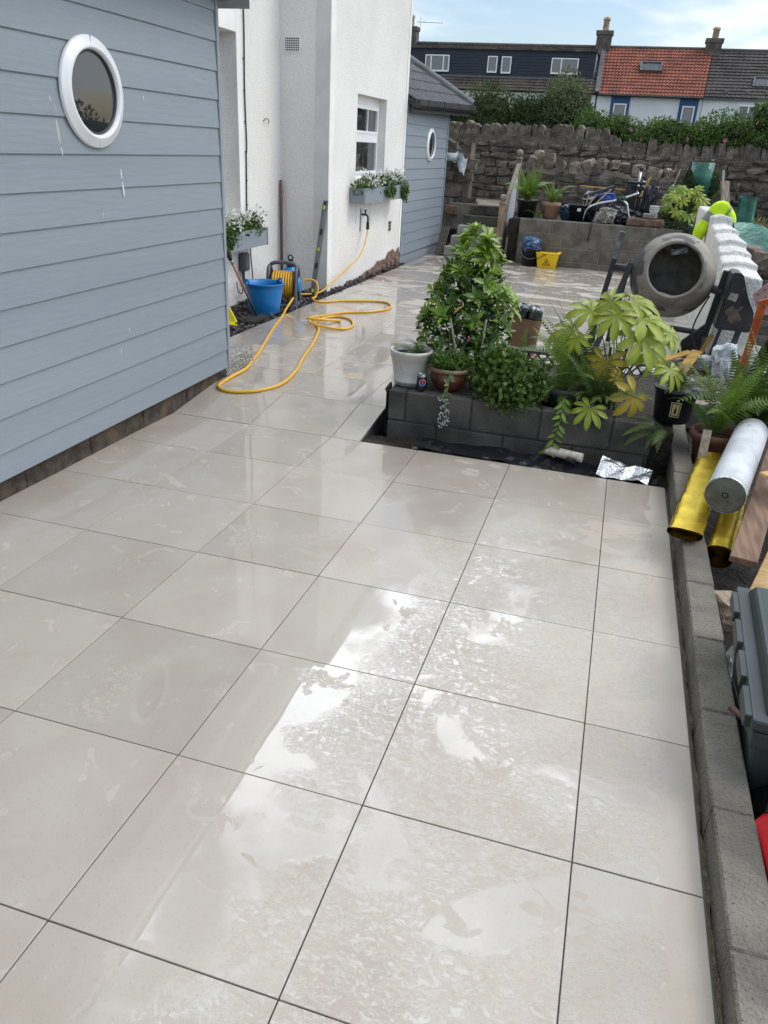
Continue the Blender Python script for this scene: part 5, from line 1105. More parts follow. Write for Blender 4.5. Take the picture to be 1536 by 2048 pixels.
# ---------------------------------------------------------------- on the white wall: hi-vis jacket, green sheet
mat('hi_vis', srgb(206, 240, 20), srgb(186, 222, 10), sc=6, rough=0.75, bump=0.5, bsc=18, bd=0.02); mat('reflective', srgb(128, 134, 130), rough=0.4); mat('green_sheet', srgb(54, 120, 104), srgb(34, 88, 74), sc=5, rough=0.35, bump=0.6, bsc=9, bd=0.05)
hv = thing('hi_vis_jacket', 'yellow hi-vis jacket with grey band slung over the white wall', 'jacket', (2.09, 9.80, 0.0))
hvp = spline([(-0.175,-0.10,0.90),(-0.150,-0.12,1.00),(-0.09,-0.10,1.13),(-0.01,-0.05,1.235),(0.07,0.0,1.255),(0.135,0.02,1.19),(0.165,0.02,1.08),(0.17,0.0,0.98)], 6)
def sleeve(t, a, rr):      # soft folded bundle: oval section that swells and pinches along the way
    k = min(int(t*(len(hvp)-1)), len(hvp)-2); f = t*(len(hvp)-1)-k; p = hvp[k].lerp(hvp[k+1], f); d = (hvp[k+1]-hvp[k]).normalized(); sd_, d, u_ = basis(d, (0,1,0))
    w = rr*(1+0.16*math.sin(t*17)+0.10*math.sin(a*3+t*9))*(0.75+0.35*math.sin(math.pi*min(1, t*1.1)))
    return p+sd_*(w*0.075*math.cos(a))+u_*(w*0.10*math.sin(a))
b = MB(); b.grid(lambda u, v: sleeve(u, v*2*math.pi, 1.0), 46, 16); b.build('body', MATS['hi_vis'], hv, w=False, smooth=True)
for t0, t1 in ((0.24, 0.33), (0.60, 0.66)):
    b = MB(); b.grid(lambda u, v: sleeve(t0+(t1-t0)*u, v*2*math.pi, 1.05), 6, 16); b.build('reflective_band', MATS['reflective'], hv, w=False, smooth=True)
b = MB(); b.rbox((-0.175,-0.16,0.885), (0.09,0.10,0.05), rotm(0,0.3,0)); b.build('dark_hem', MATS['black_rubber'], hv, w=False)
b = MB(); b.grid(lambda u, v: (2.26+u*1.5, 8.9+0.9*v-0.2*u, 0.95+0.07*math.sin(u*8+v*3)+0.10*math.sin(math.pi*v)-0.18*max(0, 0.4-v)*2+0.14*u+0.03*math.sin(u*19+v*11)), 26, 12); b.build('tarpaulin', MATS['green_sheet'], label='green tarpaulin thrown over the pile beyond the white wall', cat='tarpaulin', smooth=True)
cr_ = thing('slatted_crate', 'dark slatted crate below the green tarpaulin', 'crate', (2.80, 8.75, 0.0))
for j in range(5):
    b = MB(); b.rbox((0,-0.3,0.10+0.16*j), (0.7,0.03,0.10), bev=0.004); b.build('slat', MATS['old_board'], cr_, w=False)
for sx in (-0.33, 0.33):
    b = MB(); b.box((sx-0.03,-0.28,-0.2), (sx+0.03,0.3,0.9)); b.build('post', MATS['old_board'], cr_, w=False)
st_ = inst('loose_stone', SP[0], None, None, (2.42, 8.45, 0.86), (0.2, 0.1, 0.5), (0.22, 0.3, 0.2), label='buff stone block beside the stepped wall top', cat='stone')

# ---------------------------------------------------------------- right edge: rolls, planks, box
mat('gold_foil', srgb(236, 206, 66), srgb(216, 180, 44), sc=8, rough=0.20, metal=0.9, bump=0.5, bsc=190, bd=0.004, bdet=2.0); mat('roll_white', srgb(206, 210, 214), srgb(172, 174, 176), sc=5, rough=0.45, c3=srgb(120, 106, 92), sc3=9, lo3=0.62, hi3=0.76, bump=0.2, bsc=20, bd=0.006); mat('roll_end', srgb(120, 120, 110), srgb(98, 98, 90), sc=20, rough=0.8); mat('rough_plank', srgb(132, 104, 84), srgb(100, 76, 60), sc=5, stretch=(7, 0.8, 7), rough=0.8, bump=0.3, bsc=50, bd=0.004); mat('pine', srgb(200, 168, 116), srgb(176, 142, 92), sc=6, stretch=(1, 6, 6), rough=0.7)
wr = thing('foam_roll', 'thick white foil-faced insulation roll with a dull grey end', 'roll', (1.745, 2.85, 0.16))
ra, rb_ = Vector((0, 0, 0.10)), Vector((0.245, 1.06, 0.12)); s_, d_, u_ = basis(rb_-ra); MM = Matrix((s_, u_, d_)).transposed(); LN = (rb_-ra).length
b = MB(); b.lathe([(0.094,0.0),(0.0955,0.02),(0.0955,LN*0.3),(0.0935,LN*0.31),(0.0955,LN*0.34),(0.095,LN-0.02),(0.09,LN),(0.0001,LN)], 40, ra, MM); b.build('roll', MATS['roll_white'], wr, w=False, smooth=True)
b = MB()
for i in range(8): r0 = 0.092-0.0095*i; b.lathe([(r0,0.004+0.001*(i % 2)),(r0-0.0075,0.002),(r0-0.0095,0.005)], 36, ra, MM)
b.lathe([(0.02,0.004),(0.0001,0.004)], 20, ra, MM); b.build('spiral_end', MATS['roll_end'], wr, w=False, kind='stuff')
b = MB(); b.lathe([(0.016,0.0035),(0.013,-0.001),(0.010,0.004),(0.0001,0.02)], 20, ra, MM); b.build('core_hole', MATS['dark_void'], wr, w=False)
b = MB(); b.lathe([(0.0965,0.002),(0.0985,0.004),(0.0985,0.010),(0.0965,0.012)], 40, ra, MM); b.build('edge_tape', MATS['foil'], wr, w=False, smooth=True)
def flat_roll(name, label, a, bq, hw, hh, turns, loc):
    t = thing(name, label, 'foil roll', loc); a, bq = Vector(a), Vector(bq); s_, d_, u_ = basis(bq-a)
    def pt(ang, k): return s_*(hw-0.006*k if hw > 0 else 0)*math.copysign(abs(math.cos(ang))**0.75, math.cos(ang))+u_*(hh-0.006*k*hh/hw*1.0)*math.copysign(abs(math.sin(ang))**0.75, math.sin(ang))
    for k in range(turns):
        b = MB(); nA = 30; v = []
        nl = 26 if k == 0 else 1; ph = random.uniform(0, 6)
        for e_ in range(nl+1):
            q = a.lerp(bq, e_/nl)
            for i in range(nA):
                th = 2*math.pi*i/nA; v.append(q+pt(th, k)*((1-0.03*e_/nl)*(1+(0.030*math.sin(e_*1.9+ph+2*math.sin(th))+0.022*math.sin(e_*0.7+3*th)+random.uniform(-.018,.018))*(k == 0))))
        b.add(v, [(j*nA+i, j*nA+(i+1) % nA, (j+1)*nA+(i+1) % nA, (j+1)*nA+i) for j in range(nl) for i in range(nA)]); b.build('wrap', MATS['gold_foil'], t, w=False, smooth=True)
    return t
flat_roll('gold_foil_roll', 'flattened gold foil insulation roll lying on the low wall', (0, 0, 0.035), (0.215, 1.16, 0.05), 0.080, 0.028, 6, (1.565, 2.58, 0.102))
flat_roll('gold_foil_roll', 'gold foil roll tucked under the white insulation roll', (0, 0, 0.06), (0.22, 1.1, 0.06), 0.062, 0.058, 9, (1.735, 2.56, 0.0))
pk = offcut('rough brown plank sloping beside the white insulation roll', (1.79, 2.32, 0.17), (2.17, 3.95, 0.22), 0.115, 0.03, 'rough_plank', 'plank', 'plank')
offcut('pale pine board end at the right edge near the rolls', (1.98, 3.02, 0.31), (2.35, 3.30, 0.33), 0.20, 0.022, 'pine', 'board', 'pine_board')
offcut('split timber lying below the brown plank', (1.86, 2.20, 0.0), (2.15, 3.1, 0.08), 0.10, 0.06, 'pine')
offcut('small upright slat of bleached wood beside the terracotta pot', (1.70, 3.56, 0.08), (1.725, 3.78, 0.30), 0.05, 0.008, 'weathered_wood', 'slat', 'wood_slat')
inst('loose_stone', SP[3], None, None, (1.76, 2.20, -0.02), (0.1, 0.2, 0.6), (0.18, 0.14, 0.14), label='lump of concrete by the low wall below the plank', cat='stone')
mat('crate_green', srgb(56, 64, 64), srgb(46, 54, 54), sc=3, rough=0.5)
tb = thing('storage_box', 'grey-green plastic storage box standing just outside the low wall', 'box', (1.935, 1.42, -0.2), R(-3))
def tbx(lo, hi, nm, tp=0.0, bev=0.008, m='crate_green'):
    b = MB(); (x0, y0, z0), (x1, y1, z1) = lo, hi
    b.add([(x0+tp,y0+tp,z0),(x1-tp,y0+tp,z0),(x1-tp,y1-tp,z0),(x0+tp,y1-tp,z0),(x0,y0,z1),(x1,y0,z1),(x1,y1,z1),(x0,y1,z1)], [(0,3,2,1),(4,5,6,7),(0,1,5,4),(1,2,6,5),(2,3,7,6),(3,0,4,7)])
    o = b.build(nm, MATS[m], tb, w=False)
    if bev: soften(o, bev)
    return o
tbx((-0.255,-0.42,0.0), (0.30,0.37,0.46), 'body', 0.06, 0.02)
tbx((-0.262,-0.42,0.40), (0.31,0.378,0.455), 'rim_band', 0.0, 0.005); tbx((-0.275,-0.43,0.462), (0.32,0.39,0.505), 'lid', 0.0, 0.01); tbx((-0.22,-0.38,0.506), (0.28,0.34,0.545), 'lid_panel', -0.02, 0.012)
for i in range(4): y0 = 0.27-0.20*i; tbx((-0.292,y0-0.075,0.455), (-0.27,y0+0.075,0.50), 'hinge_lug', 0.0, 0.004)
mat('scuff', srgb(150, 150, 144), rough=0.8)
b = MB(); b.bar((-0.249,-0.30,0.36), (-0.236,0.20,0.22), 0.004, 0.006); b.build('mould_line', MATS['crate_green'], tb, w=False)
b = MB(); b.bar((-0.238,-0.15,0.16), (-0.234,-0.13,0.12), 0.012, 0.004); b.build('scuff_mark', MATS['scuff'], tb, w=False)
b = MB(); b.tube([(1.655, 1.33, 0.105), (1.76, 1.25, 0.06)], 0.011, 8); b.build('short_stick', MATS['brown_wood'], label='short brown stick resting on the low wall', cat='stick', smooth=True)
bk = thing('black_bucket', 'black bucket on its side in the shadow outside the low wall', 'bucket', (1.76, 0.97, -0.24))
b = MB(); Mb = rotm(R(52), 0, R(30)); b.lathe([(0.0001,0),(0.12,0),(0.15,0.26),(0.158,0.262),(0.158,0.28),(0.145,0.275),(0.115,0.02),(0.0001,0.02)], 32, (0,0.1,0.12), Mb); b.build('body', MATS['pot_black'], bk, w=False, smooth=True)
b = MB(); b.lathe([(0.158,0.235),(0.164,0.238),(0.164,0.25),(0.158,0.252)], 32, (0,0.1,0.12), Mb); b.build('rim', MATS['black_rubber'], bk, w=False, smooth=True)
rdm = pl_mat('red_plastic', srgb(196, 28, 32), 0.35)
rc = thing('red_jerrycan', 'red plastic can at the right edge outside the low wall', 'can', (1.79, 0.72, -0.2))
b = MB(); b.rbox((0,0,0.15), (0.20,0.36,0.30), rotm(R(6), 0, 0.1), bev=0.03); b.build('body', MATS['red_plastic'], rc, w=False)
b = MB(); b.rbox((-0.05,0,0.335), (0.03,0.22,0.05), rotm(R(6), 0, 0.1), bev=0.012); b.build('handle', MATS['red_plastic'], rc, w=False)
b = MB(); b.grid(lambda u, v: (1.70+0.12*u, 1.78+0.26*v, -0.12+0.03*math.sin(u*11+v*7)+0.03*math.sin(v*16)), 12, 14); b.build('plastic_wrapper', MATS['clear_wrap'], label='clear crinkled plastic wrapper outside the low wall', cat='wrapper')
offcut('red handled tool end beside the plastic wrapper', (1.80, 1.92, -0.08), (1.86, 1.86, -0.05), 0.03, 0.03, 'red_plastic', 'tool', 'tool_handle')

# ---------------------------------------------------------------- at the foot of the retaining wall
pl_mat('bag_blue', srgb(64, 92, 130), 0.4); pl_mat('mop_yellow', srgb(244, 200, 20), 0.4)
bb_ = thing('black_bucket', 'black bucket full of blue bags at the foot of the block wall', 'bucket', (-0.48, 13.42, -0.06))
b = MB(); b.lathe([(0.0001,0),(0.13,0),(0.16,0.28),(0.168,0.282),(0.168,0.30),(0.152,0.295),(0.125,0.02),(0.0001,0.02)], 28); b.build('body', MATS['pot_black'], bb_, w=False, smooth=True)
b = MB(); b.tube([(0.165*math.cos(t), -0.165*math.sin(t)*0.9, 0.26-0.13*math.sin(t)) for t in np.linspace(0.05, 3.09, 16)], 0.005, 6); b.build('bail_handle', MATS['aluminium'], bb_, w=False, smooth=True)
me = rough_mesh('blue_bag', 6, 0.22, 0.3, 9); me.materials.append(MATS['bag_blue']); inst('blue_bag', me, None, bb_, (0.0, 0.0, 0.36), (0.2, 0.1, 0.4), (0.30, 0.26, 0.20))
mp = thing('mop_bucket', 'yellow mop bucket with a black warning triangle at the block wall', 'bucket', (-0.17, 13.40, -0.06))
def frus(b, z0, z1, wx0, wy0, wx1, wy1): b.add([(-wx0,-wy0,z0),(wx0,-wy0,z0),(wx0,wy0,z0),(-wx0,wy0,z0),(-wx1,-wy1,z1),(wx1,-wy1,z1),(wx1,wy1,z1),(-wx1,wy1,z1)], [(0,3,2,1),(0,1,5,4),(1,2,6,5),(2,3,7,6),(3,0,4,7)])
b = MB(); frus(b, 0, 0.24, 0.15, 0.12, 0.19, 0.15); frus(b, 0.242, 0.02, 0.185, 0.145, 0.145, 0.115); b.build('body', MATS['mop_yellow'], mp, w=False)
b = MB(); b.rbox((0,-0.152,0.245), (0.40,0.02,0.02), bev=0.004); b.rbox((0.19,0,0.252), (0.05,0.28,0.02), bev=0.004); b.build('rim', MATS['mop_yellow'], mp, w=False)
b = MB(); b.bar((-0.17,-0.158,0.14), (-0.02,-0.175,0.235), 0.012, 0.02, (0,1,0)); b.build('handle', MATS['black_rubber'], mp, w=False)
def tri(r, dy, m, nm):
    b = MB(); yv = lambda z: -0.1235-0.125*z-dy
    pts = [(0.0+r*math.cos(R(a))*1.05, 0.085+r*math.sin(R(a))) for a in (90, 210, 330)]; b.add([(x, yv(z), z) for x, z in pts], [(0,1,2)]); b.build(nm, m, mp, w=False)
tri(0.075, 0.001, MATS['black_rubber'], 'warning_triangle'); tri(0.052, 0.003, MATS['mop_yellow'], 'warning_triangle')
b = MB(); yv = lambda z: -0.1235-0.125*z-0.005
b.add([(x, yv(z), z) for x, z in ((-0.004,0.115),(0.012,0.108),(0.0,0.09),(0.022,0.066),(0.012,0.062),(-0.012,0.084),(-0.022,0.066),(-0.028,0.072),(-0.012,0.1))], [tuple(range(9))]); b.build('slip_figure', MATS['black_rubber'], mp, w=False)

# ---------------------------------------------------------------- junk on the terrace
TZ = 0.69
dp_ = pot('plant_pot', 'dark blue-black pot of bushy fern beside the stair panel', (-0.72, 14.05, TZ), [(0.0001,0),(0.15,0),(0.185,0.27),(0.20,0.275),(0.20,0.30),(0.18,0.295),(0.14,0.02),(0.0001,0.02)], MATS['pot_black'], soil_z=0.27, soil_r=0.18)
tp_ = pot('plant_pot', 'ribbed terracotta-brown pot on the terrace wall edge', (-0.28, 13.95, TZ), [(0.0001,0),(0.115,0),(0.125,0.05),(0.130,0.052),(0.15,0.22),(0.17,0.222),(0.172,0.285),(0.155,0.288),(0.14,0.22),(0.0001,0.2)], MATS['terracotta_pale'], soil_z=0.25, soil_r=0.15)
jb2 = thing('nursery_pot', 'tall black nursery pot with white label beside the junk heap', 'pot', (0.19, 14.0, TZ)); b = MB(); b.lathe([(0.0001,0),(0.13,0),(0.15,0.26),(0.16,0.262),(0.16,0.28),(0.0001,0.26)], 24); b.build('body', MATS['pot_black'], jb2, w=False, smooth=True)
b = MB(); b.rbox((0.03,-0.152,0.20), (0.06,0.006,0.05), rotm(0.1,0,0.15)); b.build('label', MATS['can_white'], jb2, w=False)
pl_mat('chrome', srgb(196, 198, 200), 0.22, metal=0.95)
ex = thing('folded_trolley', 'folded silver-tubed trolley frame on top of the junk heap', 'trolley', (0.85, 14.15, TZ))
b = MB(); b.tube(spline([(-0.55,-0.2,0.02),(-0.50,-0.2,0.22),(-0.30,-0.18,0.32),(0.02,-0.15,0.40),(0.32,-0.1,0.52)], 6), 0.020, 8); b.build('frame_tube', MATS['chrome'], ex, w=False, smooth=True)
b = MB(); b.tube(spline([(0.06,-0.18,0.40),(0.16,-0.2,0.33),(0.22,-0.22,0.16),(0.32,-0.24,0.02)], 6), 0.020, 8); b.build('frame_tube', MATS['chrome'], ex, w=False, smooth=True)
for sx, zt in ((0.30, 0.92), (0.385, 0.78)):
    b = MB(); b.tube([(sx,0,0.25), (sx-0.01,0.03,zt)], 0.021, 8); b.build('upright_tube', MATS['chrome'], ex, w=False, smooth=True)
    for z in (0.45, 0.58, 0.68, zt-0.02):
        b = MB(); b.cyl((sx-0.003,0.01,z-0.02), (sx-0.003,0.012,z+0.02), 0.032, None, 12); b.build('clamp', MATS['black_rubber'], ex, w=False)
b = MB(); b.rbox((0.34,0.01,0.60), (0.14,0.06,0.06), bev=0.015); b.build('coupling', MATS['black_rubber'], ex, w=False)
b = MB(); b.rbox((0.05,-0.16,0.40), (0.16,0.08,0.10), rotm(0,-0.2,0), bev=0.02); b.build('hinge', MATS['black_rubber'], ex, w=False)
b = MB(); b.tube([(0.06+0.035*math.cos(t),-0.21,0.41+0.03*math.sin(t)) for t in np.linspace(0,6.28,15)[:-1]], 0.009, 6, closed=True); b.build('green_tie', MATS['green_sheet'], ex, w=False, smooth=True)
mat('dark_bag', (0.022, 0.025, 0.032), (0.04, 0.044, 0.052), sc=6, rough=0.3, bump=0.6, bsc=14, bd=0.04); mat('grey_cloth', srgb(150, 144, 138), srgb(112, 108, 104), sc=9, rough=0.8, bump=0.6, bsc=22, bd=0.03, c3=srgb(176, 150, 138), sc3=6)
sack('refuse_sack', 'black sack slumped at the back of the junk heap', (0.45, 14.65, TZ+0.22), (0.9, 0.5, 0.5), 'dark_bag', 11)
sack('refuse_sack', 'black sack standing tall beside the dark crate', (1.32, 14.35, TZ+0.30), (0.30, 0.30, 0.72), 'dark_bag', 12)
sack('refuse_sack', 'dark sack under the silver trolley tubes', (1.02, 14.1, TZ+0.13), (0.5, 0.36, 0.28), 'dark_bag', 13)
sack('cloth_bundle', 'bundle of grey and pink cloth on the terrace wall', (0.72, 13.92, TZ+0.12), (0.50, 0.28, 0.27), 'grey_cloth', 14, 'cloth')
sack('cloth_bundle', 'pale sheet crumpled in front of the grey bundle', (0.62, 13.84, TZ+0.10), (0.26, 0.14, 0.20), 'white_sack', 15, 'cloth')
pl_mat('blue_bright', srgb(30, 80, 168), 0.4); sack('blue_bag', 'bright blue bag buried in the junk heap', (0.62, 14.35, TZ+0.38), (0.34, 0.2, 0.18), 'blue_bright', 16, 'bag'); pl_mat('teal_dark', srgb(26, 60, 82), 0.4); sack('blue_bag', 'dark teal bag between the terracotta-brown and black pots', (0.0, 14.1, TZ+0.12), (0.2, 0.2, 0.26), 'teal_dark', 17, 'bag')
ck_ = thing('dark_crate', 'tall dark grey plastic crate behind the silver uprights', 'crate', (1.12, 14.5, TZ))
b = MB(); b.rbox((0,0,0.42), (0.36,0.26,0.50), rotm(0,R(3),0), bev=0.02); b.build('body', MATS['steel_dark'], ck_, w=False); b = MB(); b.rbox((-0.03,-0.135,0.60), (0.10,0.01,0.05)); b.build('hand_hole', MATS['dark_void'], ck_, w=False); b = MB(); b.rbox((0,0,0.09), (0.34,0.24,0.17), bev=0.01); b.build('base', MATS['black_rubber'], ck_, w=False); b = MB(); b.rbox((0.015,0,0.675), (0.38,0.28,0.03), rotm(0,R(3),0), bev=0.008); b.build('rim', MATS['steel_dark'], ck_, w=False)
offcut('long pale timber lath laid across the junk heap', (0.15, 14.5, TZ+0.56), (1.05, 14.52, TZ+0.54), 0.03, 0.03, 'ply_yellow', 'lath', 'timber_lath')
offcut('short pale lath leaning on the black sack', (1.20, 14.15, TZ+0.46), (1.32, 14.22, TZ+0.78), 0.045, 0.02, 'ply_yellow', 'lath', 'timber_lath')
for i, (a, c, lab) in enumerate([((0.30,13.95,TZ+0.02),(0.33,14.1,TZ+0.44),'bleached stick upright beside the black nursery pot'), ((0.36,14.0,TZ+0.28),(0.47,14.1,TZ+0.46),'bleached stick crossing the junk heap'), ((0.44,14.0,TZ+0.27),(0.70,14.2,TZ+0.55),'longer bleached stick rising to the blue bag')]): offcut(lab, a, c, 0.028, 0.02, 'weathered_wood', 'stick', 'loose_stick')
offcut('black umbrella-like roll lying across the junk heap', (0.25,14.2,TZ+0.40), (0.75,14.3,TZ+0.58), 0.09, 0.07, 'dark_bag', 'bag', 'rolled_bag')
b = MB(); b.tube(spline([(0.52,13.88,TZ+0.30),(0.50,13.80,TZ+0.1),(0.48,13.585,TZ-0.02),(0.46,13.585,TZ-0.28)], 5), 0.012, 6); b.build('hanging_strap', MATS['black_rubber'], label='black strap hanging over the block wall', cat='strap', smooth=True)
pl_ = thing('plate_stack', 'stack of white plates and bowls on the wall end', 'plates', (1.42, 13.80, 0.832))
for i in range(4):
    b = MB(); b.lathe([(0.0001,0.0),(0.07,0.0),(0.12,0.02),(0.125,0.024),(0.07,0.008),(0.0001,0.006)], 24, (0,0,0.018*i)); b.build('plate', MATS['pot_white'], pl_, w=False, smooth=True)
for i in range(3):
    b = MB(); b.lathe([(0.0001,0.0),(0.045,0.0),(0.08,0.05),(0.085,0.065),(0.078,0.06),(0.04,0.012),(0.0001,0.01)], 24, (0.05,0.02,0.07+0.035*i)); b.build('bowl', MATS['pot_white'], pl_, w=False, smooth=True)
b = MB(); b.tube([(1.60,14.3,0.75),(1.80,14.6,1.62)], 0.012, 6); b.build('garden_cane', MATS['weathered_wood'], label='thin grey cane leaning among the terrace shrubs', cat='cane', smooth=True)
offcut('wide grey plank leaning behind the hi-vis jacket', (2.52, 11.6, 0.55), (2.30, 11.9, 1.52), 0.14, 0.03, 'weathered_wood', 'plank', 'plank')
offcut('thin pale board tip behind the leaning plank', (2.32, 11.95, 1.30), (2.26, 12.0, 1.66), 0.035, 0.02, 'trim_grey', 'board', 'thin_board')
b = MB(); b.grid(lambda u, v: (2.60+0.24*u+0.02*math.sin(v*5), 12.2+0.05*math.sin(u*6), 0.55+0.78*v), 8, 8); b.prism([(2.60,12.2,0.55),(2.84,12.2,0.55),(2.84,12.35,0.55),(2.60,12.35,0.55)], (0,0,0.76)); b.build('green_roll', MATS['green_sheet'], label='dark green folded sheet standing by the rubble wall', cat='sheet')
b = MB(); b.lathe([(0.0001,0),(0.17,0),(0.19,0.5),(0.0001,0.5)], 24, (2.16, 14.6, 1.25)); b.build('green_bin', MATS['green_sheet'], label='pale green upturned tub above the terrace shrubs', cat='tub', smooth=True)
inst('loose_stone', SP[2], None, None, (-0.95, 15.9, 1.55), (0.3, 0.1, 0.5), (0.12, 0.2, 0.30), label='pale upright stone behind the top stair post', cat='stone')
b = MB(); b.lathe([(0.0001,0),(0.07,0.0),(0.07,0.26),(0.0001,0.27)], 16); bmm = Matrix.Rotation(R(90), 3, 'Y'); b.v = [tuple(bmm @ Vector(p)) for p in b.v]
wb = thing('white_sack_roll', 'white plastic-wrapped roll resting on the stone pier', 'sack', (-2.55, 15.1, 1.60))
b.build('roll', MATS['white_sack'], wb, w=False, smooth=True)
b = MB(); b.grid(lambda u, v: (0.22+0.25*u-0.05*v, -0.02+0.05*math.sin(u*7), 0.05+0.05*math.sin(u*5)-0.32*v*(0.4+0.6*u)+0.03*math.sin(u*13+v*9)), 10, 8); b.build('loose_film', MATS['white_sack'], wb, w=False)
b = MB(); b.rbox((-2.30,15.02,0.66), (0.26,0.2,0.16), rotm(0,0.05,0.1), bev=0.01); b.build('timber_block', MATS['rough_plank'], label='brown timber block at the foot of the stone pier', cat='block')
b = MB(); b.lathe([(0.0001,0),(0.04,0),(0.042,0.13),(0.0001,0.13)], 16, (-2.36,15.02,0.745)); b.build('paint_tin', MATS['grey_plastic'], label='small grey tin on the timber block', cat='tin')
offcut('old board leaning between the outbuilding and the steps', (-2.22, 13.78, -0.05), (-2.18, 14.1, 0.42), 0.16, 0.02, 'old_board', 'board', 'loose_board')
# ---------------------------------------------------------------- foliage
def leafmat(n, c, c2, rough=0.4, trl=0.25, spec=0.5, attr=True): return mat(n, c, c2, rough=rough, attr=attr, trl=trl, spec=spec)
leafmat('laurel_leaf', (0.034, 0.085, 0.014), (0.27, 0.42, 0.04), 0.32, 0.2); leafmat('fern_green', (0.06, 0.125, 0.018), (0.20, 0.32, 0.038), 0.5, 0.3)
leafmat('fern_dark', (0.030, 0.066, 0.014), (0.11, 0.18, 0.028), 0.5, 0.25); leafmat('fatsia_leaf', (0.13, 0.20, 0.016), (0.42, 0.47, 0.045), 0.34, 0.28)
leafmat('fatsia_yellow', (0.34, 0.26, 0.03), (0.52, 0.40, 0.05), 0.45, 0.2); leafmat('mound_leaf', (0.040, 0.085, 0.016), (0.13, 0.22, 0.035), 0.45, 0.25)
leafmat('hedge_leaf', (0.026, 0.050, 0.014), (0.085, 0.125, 0.036), 0.7, 0.15, 0.2); leafmat('hedge_silver', (0.050, 0.075, 0.032), (0.16, 0.20, 0.095), 0.7, 0.15, 0.2); leafmat('rose_leaf', (0.030, 0.068, 0.012), (0.105, 0.185, 0.034), 0.65, 0.2, 0.25)
leafmat('grey_herb', (0.10, 0.15, 0.06), (0.24, 0.30, 0.15), 0.6, 0.2); mat('petal_white', (0.78, 0.79, 0.76), (0.66, 0.68, 0.62), attr=True, rough=0.6, trl=0.2); mat('petal_pink', srgb(206, 92, 140), srgb(226, 130, 170), attr=True, rough=0.6, trl=0.2); mat('stem_brown', srgb(86, 70, 52), srgb(60, 48, 36), sc=8, rough=0.8); mat('stem_green', (0.10, 0.16, 0.04), rough=0.6); mat('dry_leaf', (0.42, 0.27, 0.04), rough=0.6); leafmat('grass_dry', (0.14, 0.15, 0.05), (0.34, 0.30, 0.12), 0.7, 0.2)
LEAF = ([(0,0,0),(-.20,.33,.05),(0,.38,0),(.20,.33,.05),(-.19,.66,.03),(0,.7,-.03),(.19,.66,.03),(0,1,-.13)], [(0,2,1),(0,3,2),(1,2,5,4),(2,3,6,5),(4,5,7),(5,6,7)])
LEAFR = ([(x*1.75, y, z) for x, y, z in LEAF[0]], LEAF[1]); LEAFN = ([(x*0.78, y, z) for x, y, z in LEAF[0]], LEAF[1])
RH = ([(0,0,0),(-.24,.5,.05),(.24,.5,.05),(0,1,-.06),(0,.5,-.02)], [(0,4,1),(0,2,4),(1,4,3),(4,2,3)])
PET = ([(0,0,0),(-.3,.6,.08),(.3,.6,.08),(0,1,.02)], [(0,2,3,1)])
def rdirs(n, upb=0.3):
    d = rng.normal(size=(n, 3)); d[:, 2] += upb; return d/np.linalg.norm(d, axis=1, keepdims=True)
def blob(n, c, r, shell=0.55, lump=0.22, seed=0, flat=None):
    """points filling an uneven ellipsoid, denser near the surface"""
    rs = np.random.default_rng(seed); d = rs.normal(size=(n, 3)); d /= np.linalg.norm(d, axis=1, keepdims=True)
    k = rs.normal(size=(9, 3)); k /= np.linalg.norm(k, axis=1, keepdims=True); amp = rs.uniform(-1, 1, 9)
    l = 1+lump*np.sum(amp*np.clip((d @ k.T-0.45)/0.55, 0, 1), axis=1)
    rad = (shell+(1-shell)*rs.random(n))**0.7*l
    return np.asarray(c)+d*rad[:, None]*np.asarray(r), d
mat('core_dark_green', (0.018, 0.030, 0.009), (0.030, 0.045, 0.014), sc=9, rough=0.95, bump=1.0, bsc=30, bd=0.06)  # added opaque core: fills the gaps and darkens the inside of each bush
TW = [rough_mesh('dark_core', 8, 0.14, 0.95, 90+i) for i in range(3)]
for q_ in TW: q_.materials.append(MATS['core_dark_green'])
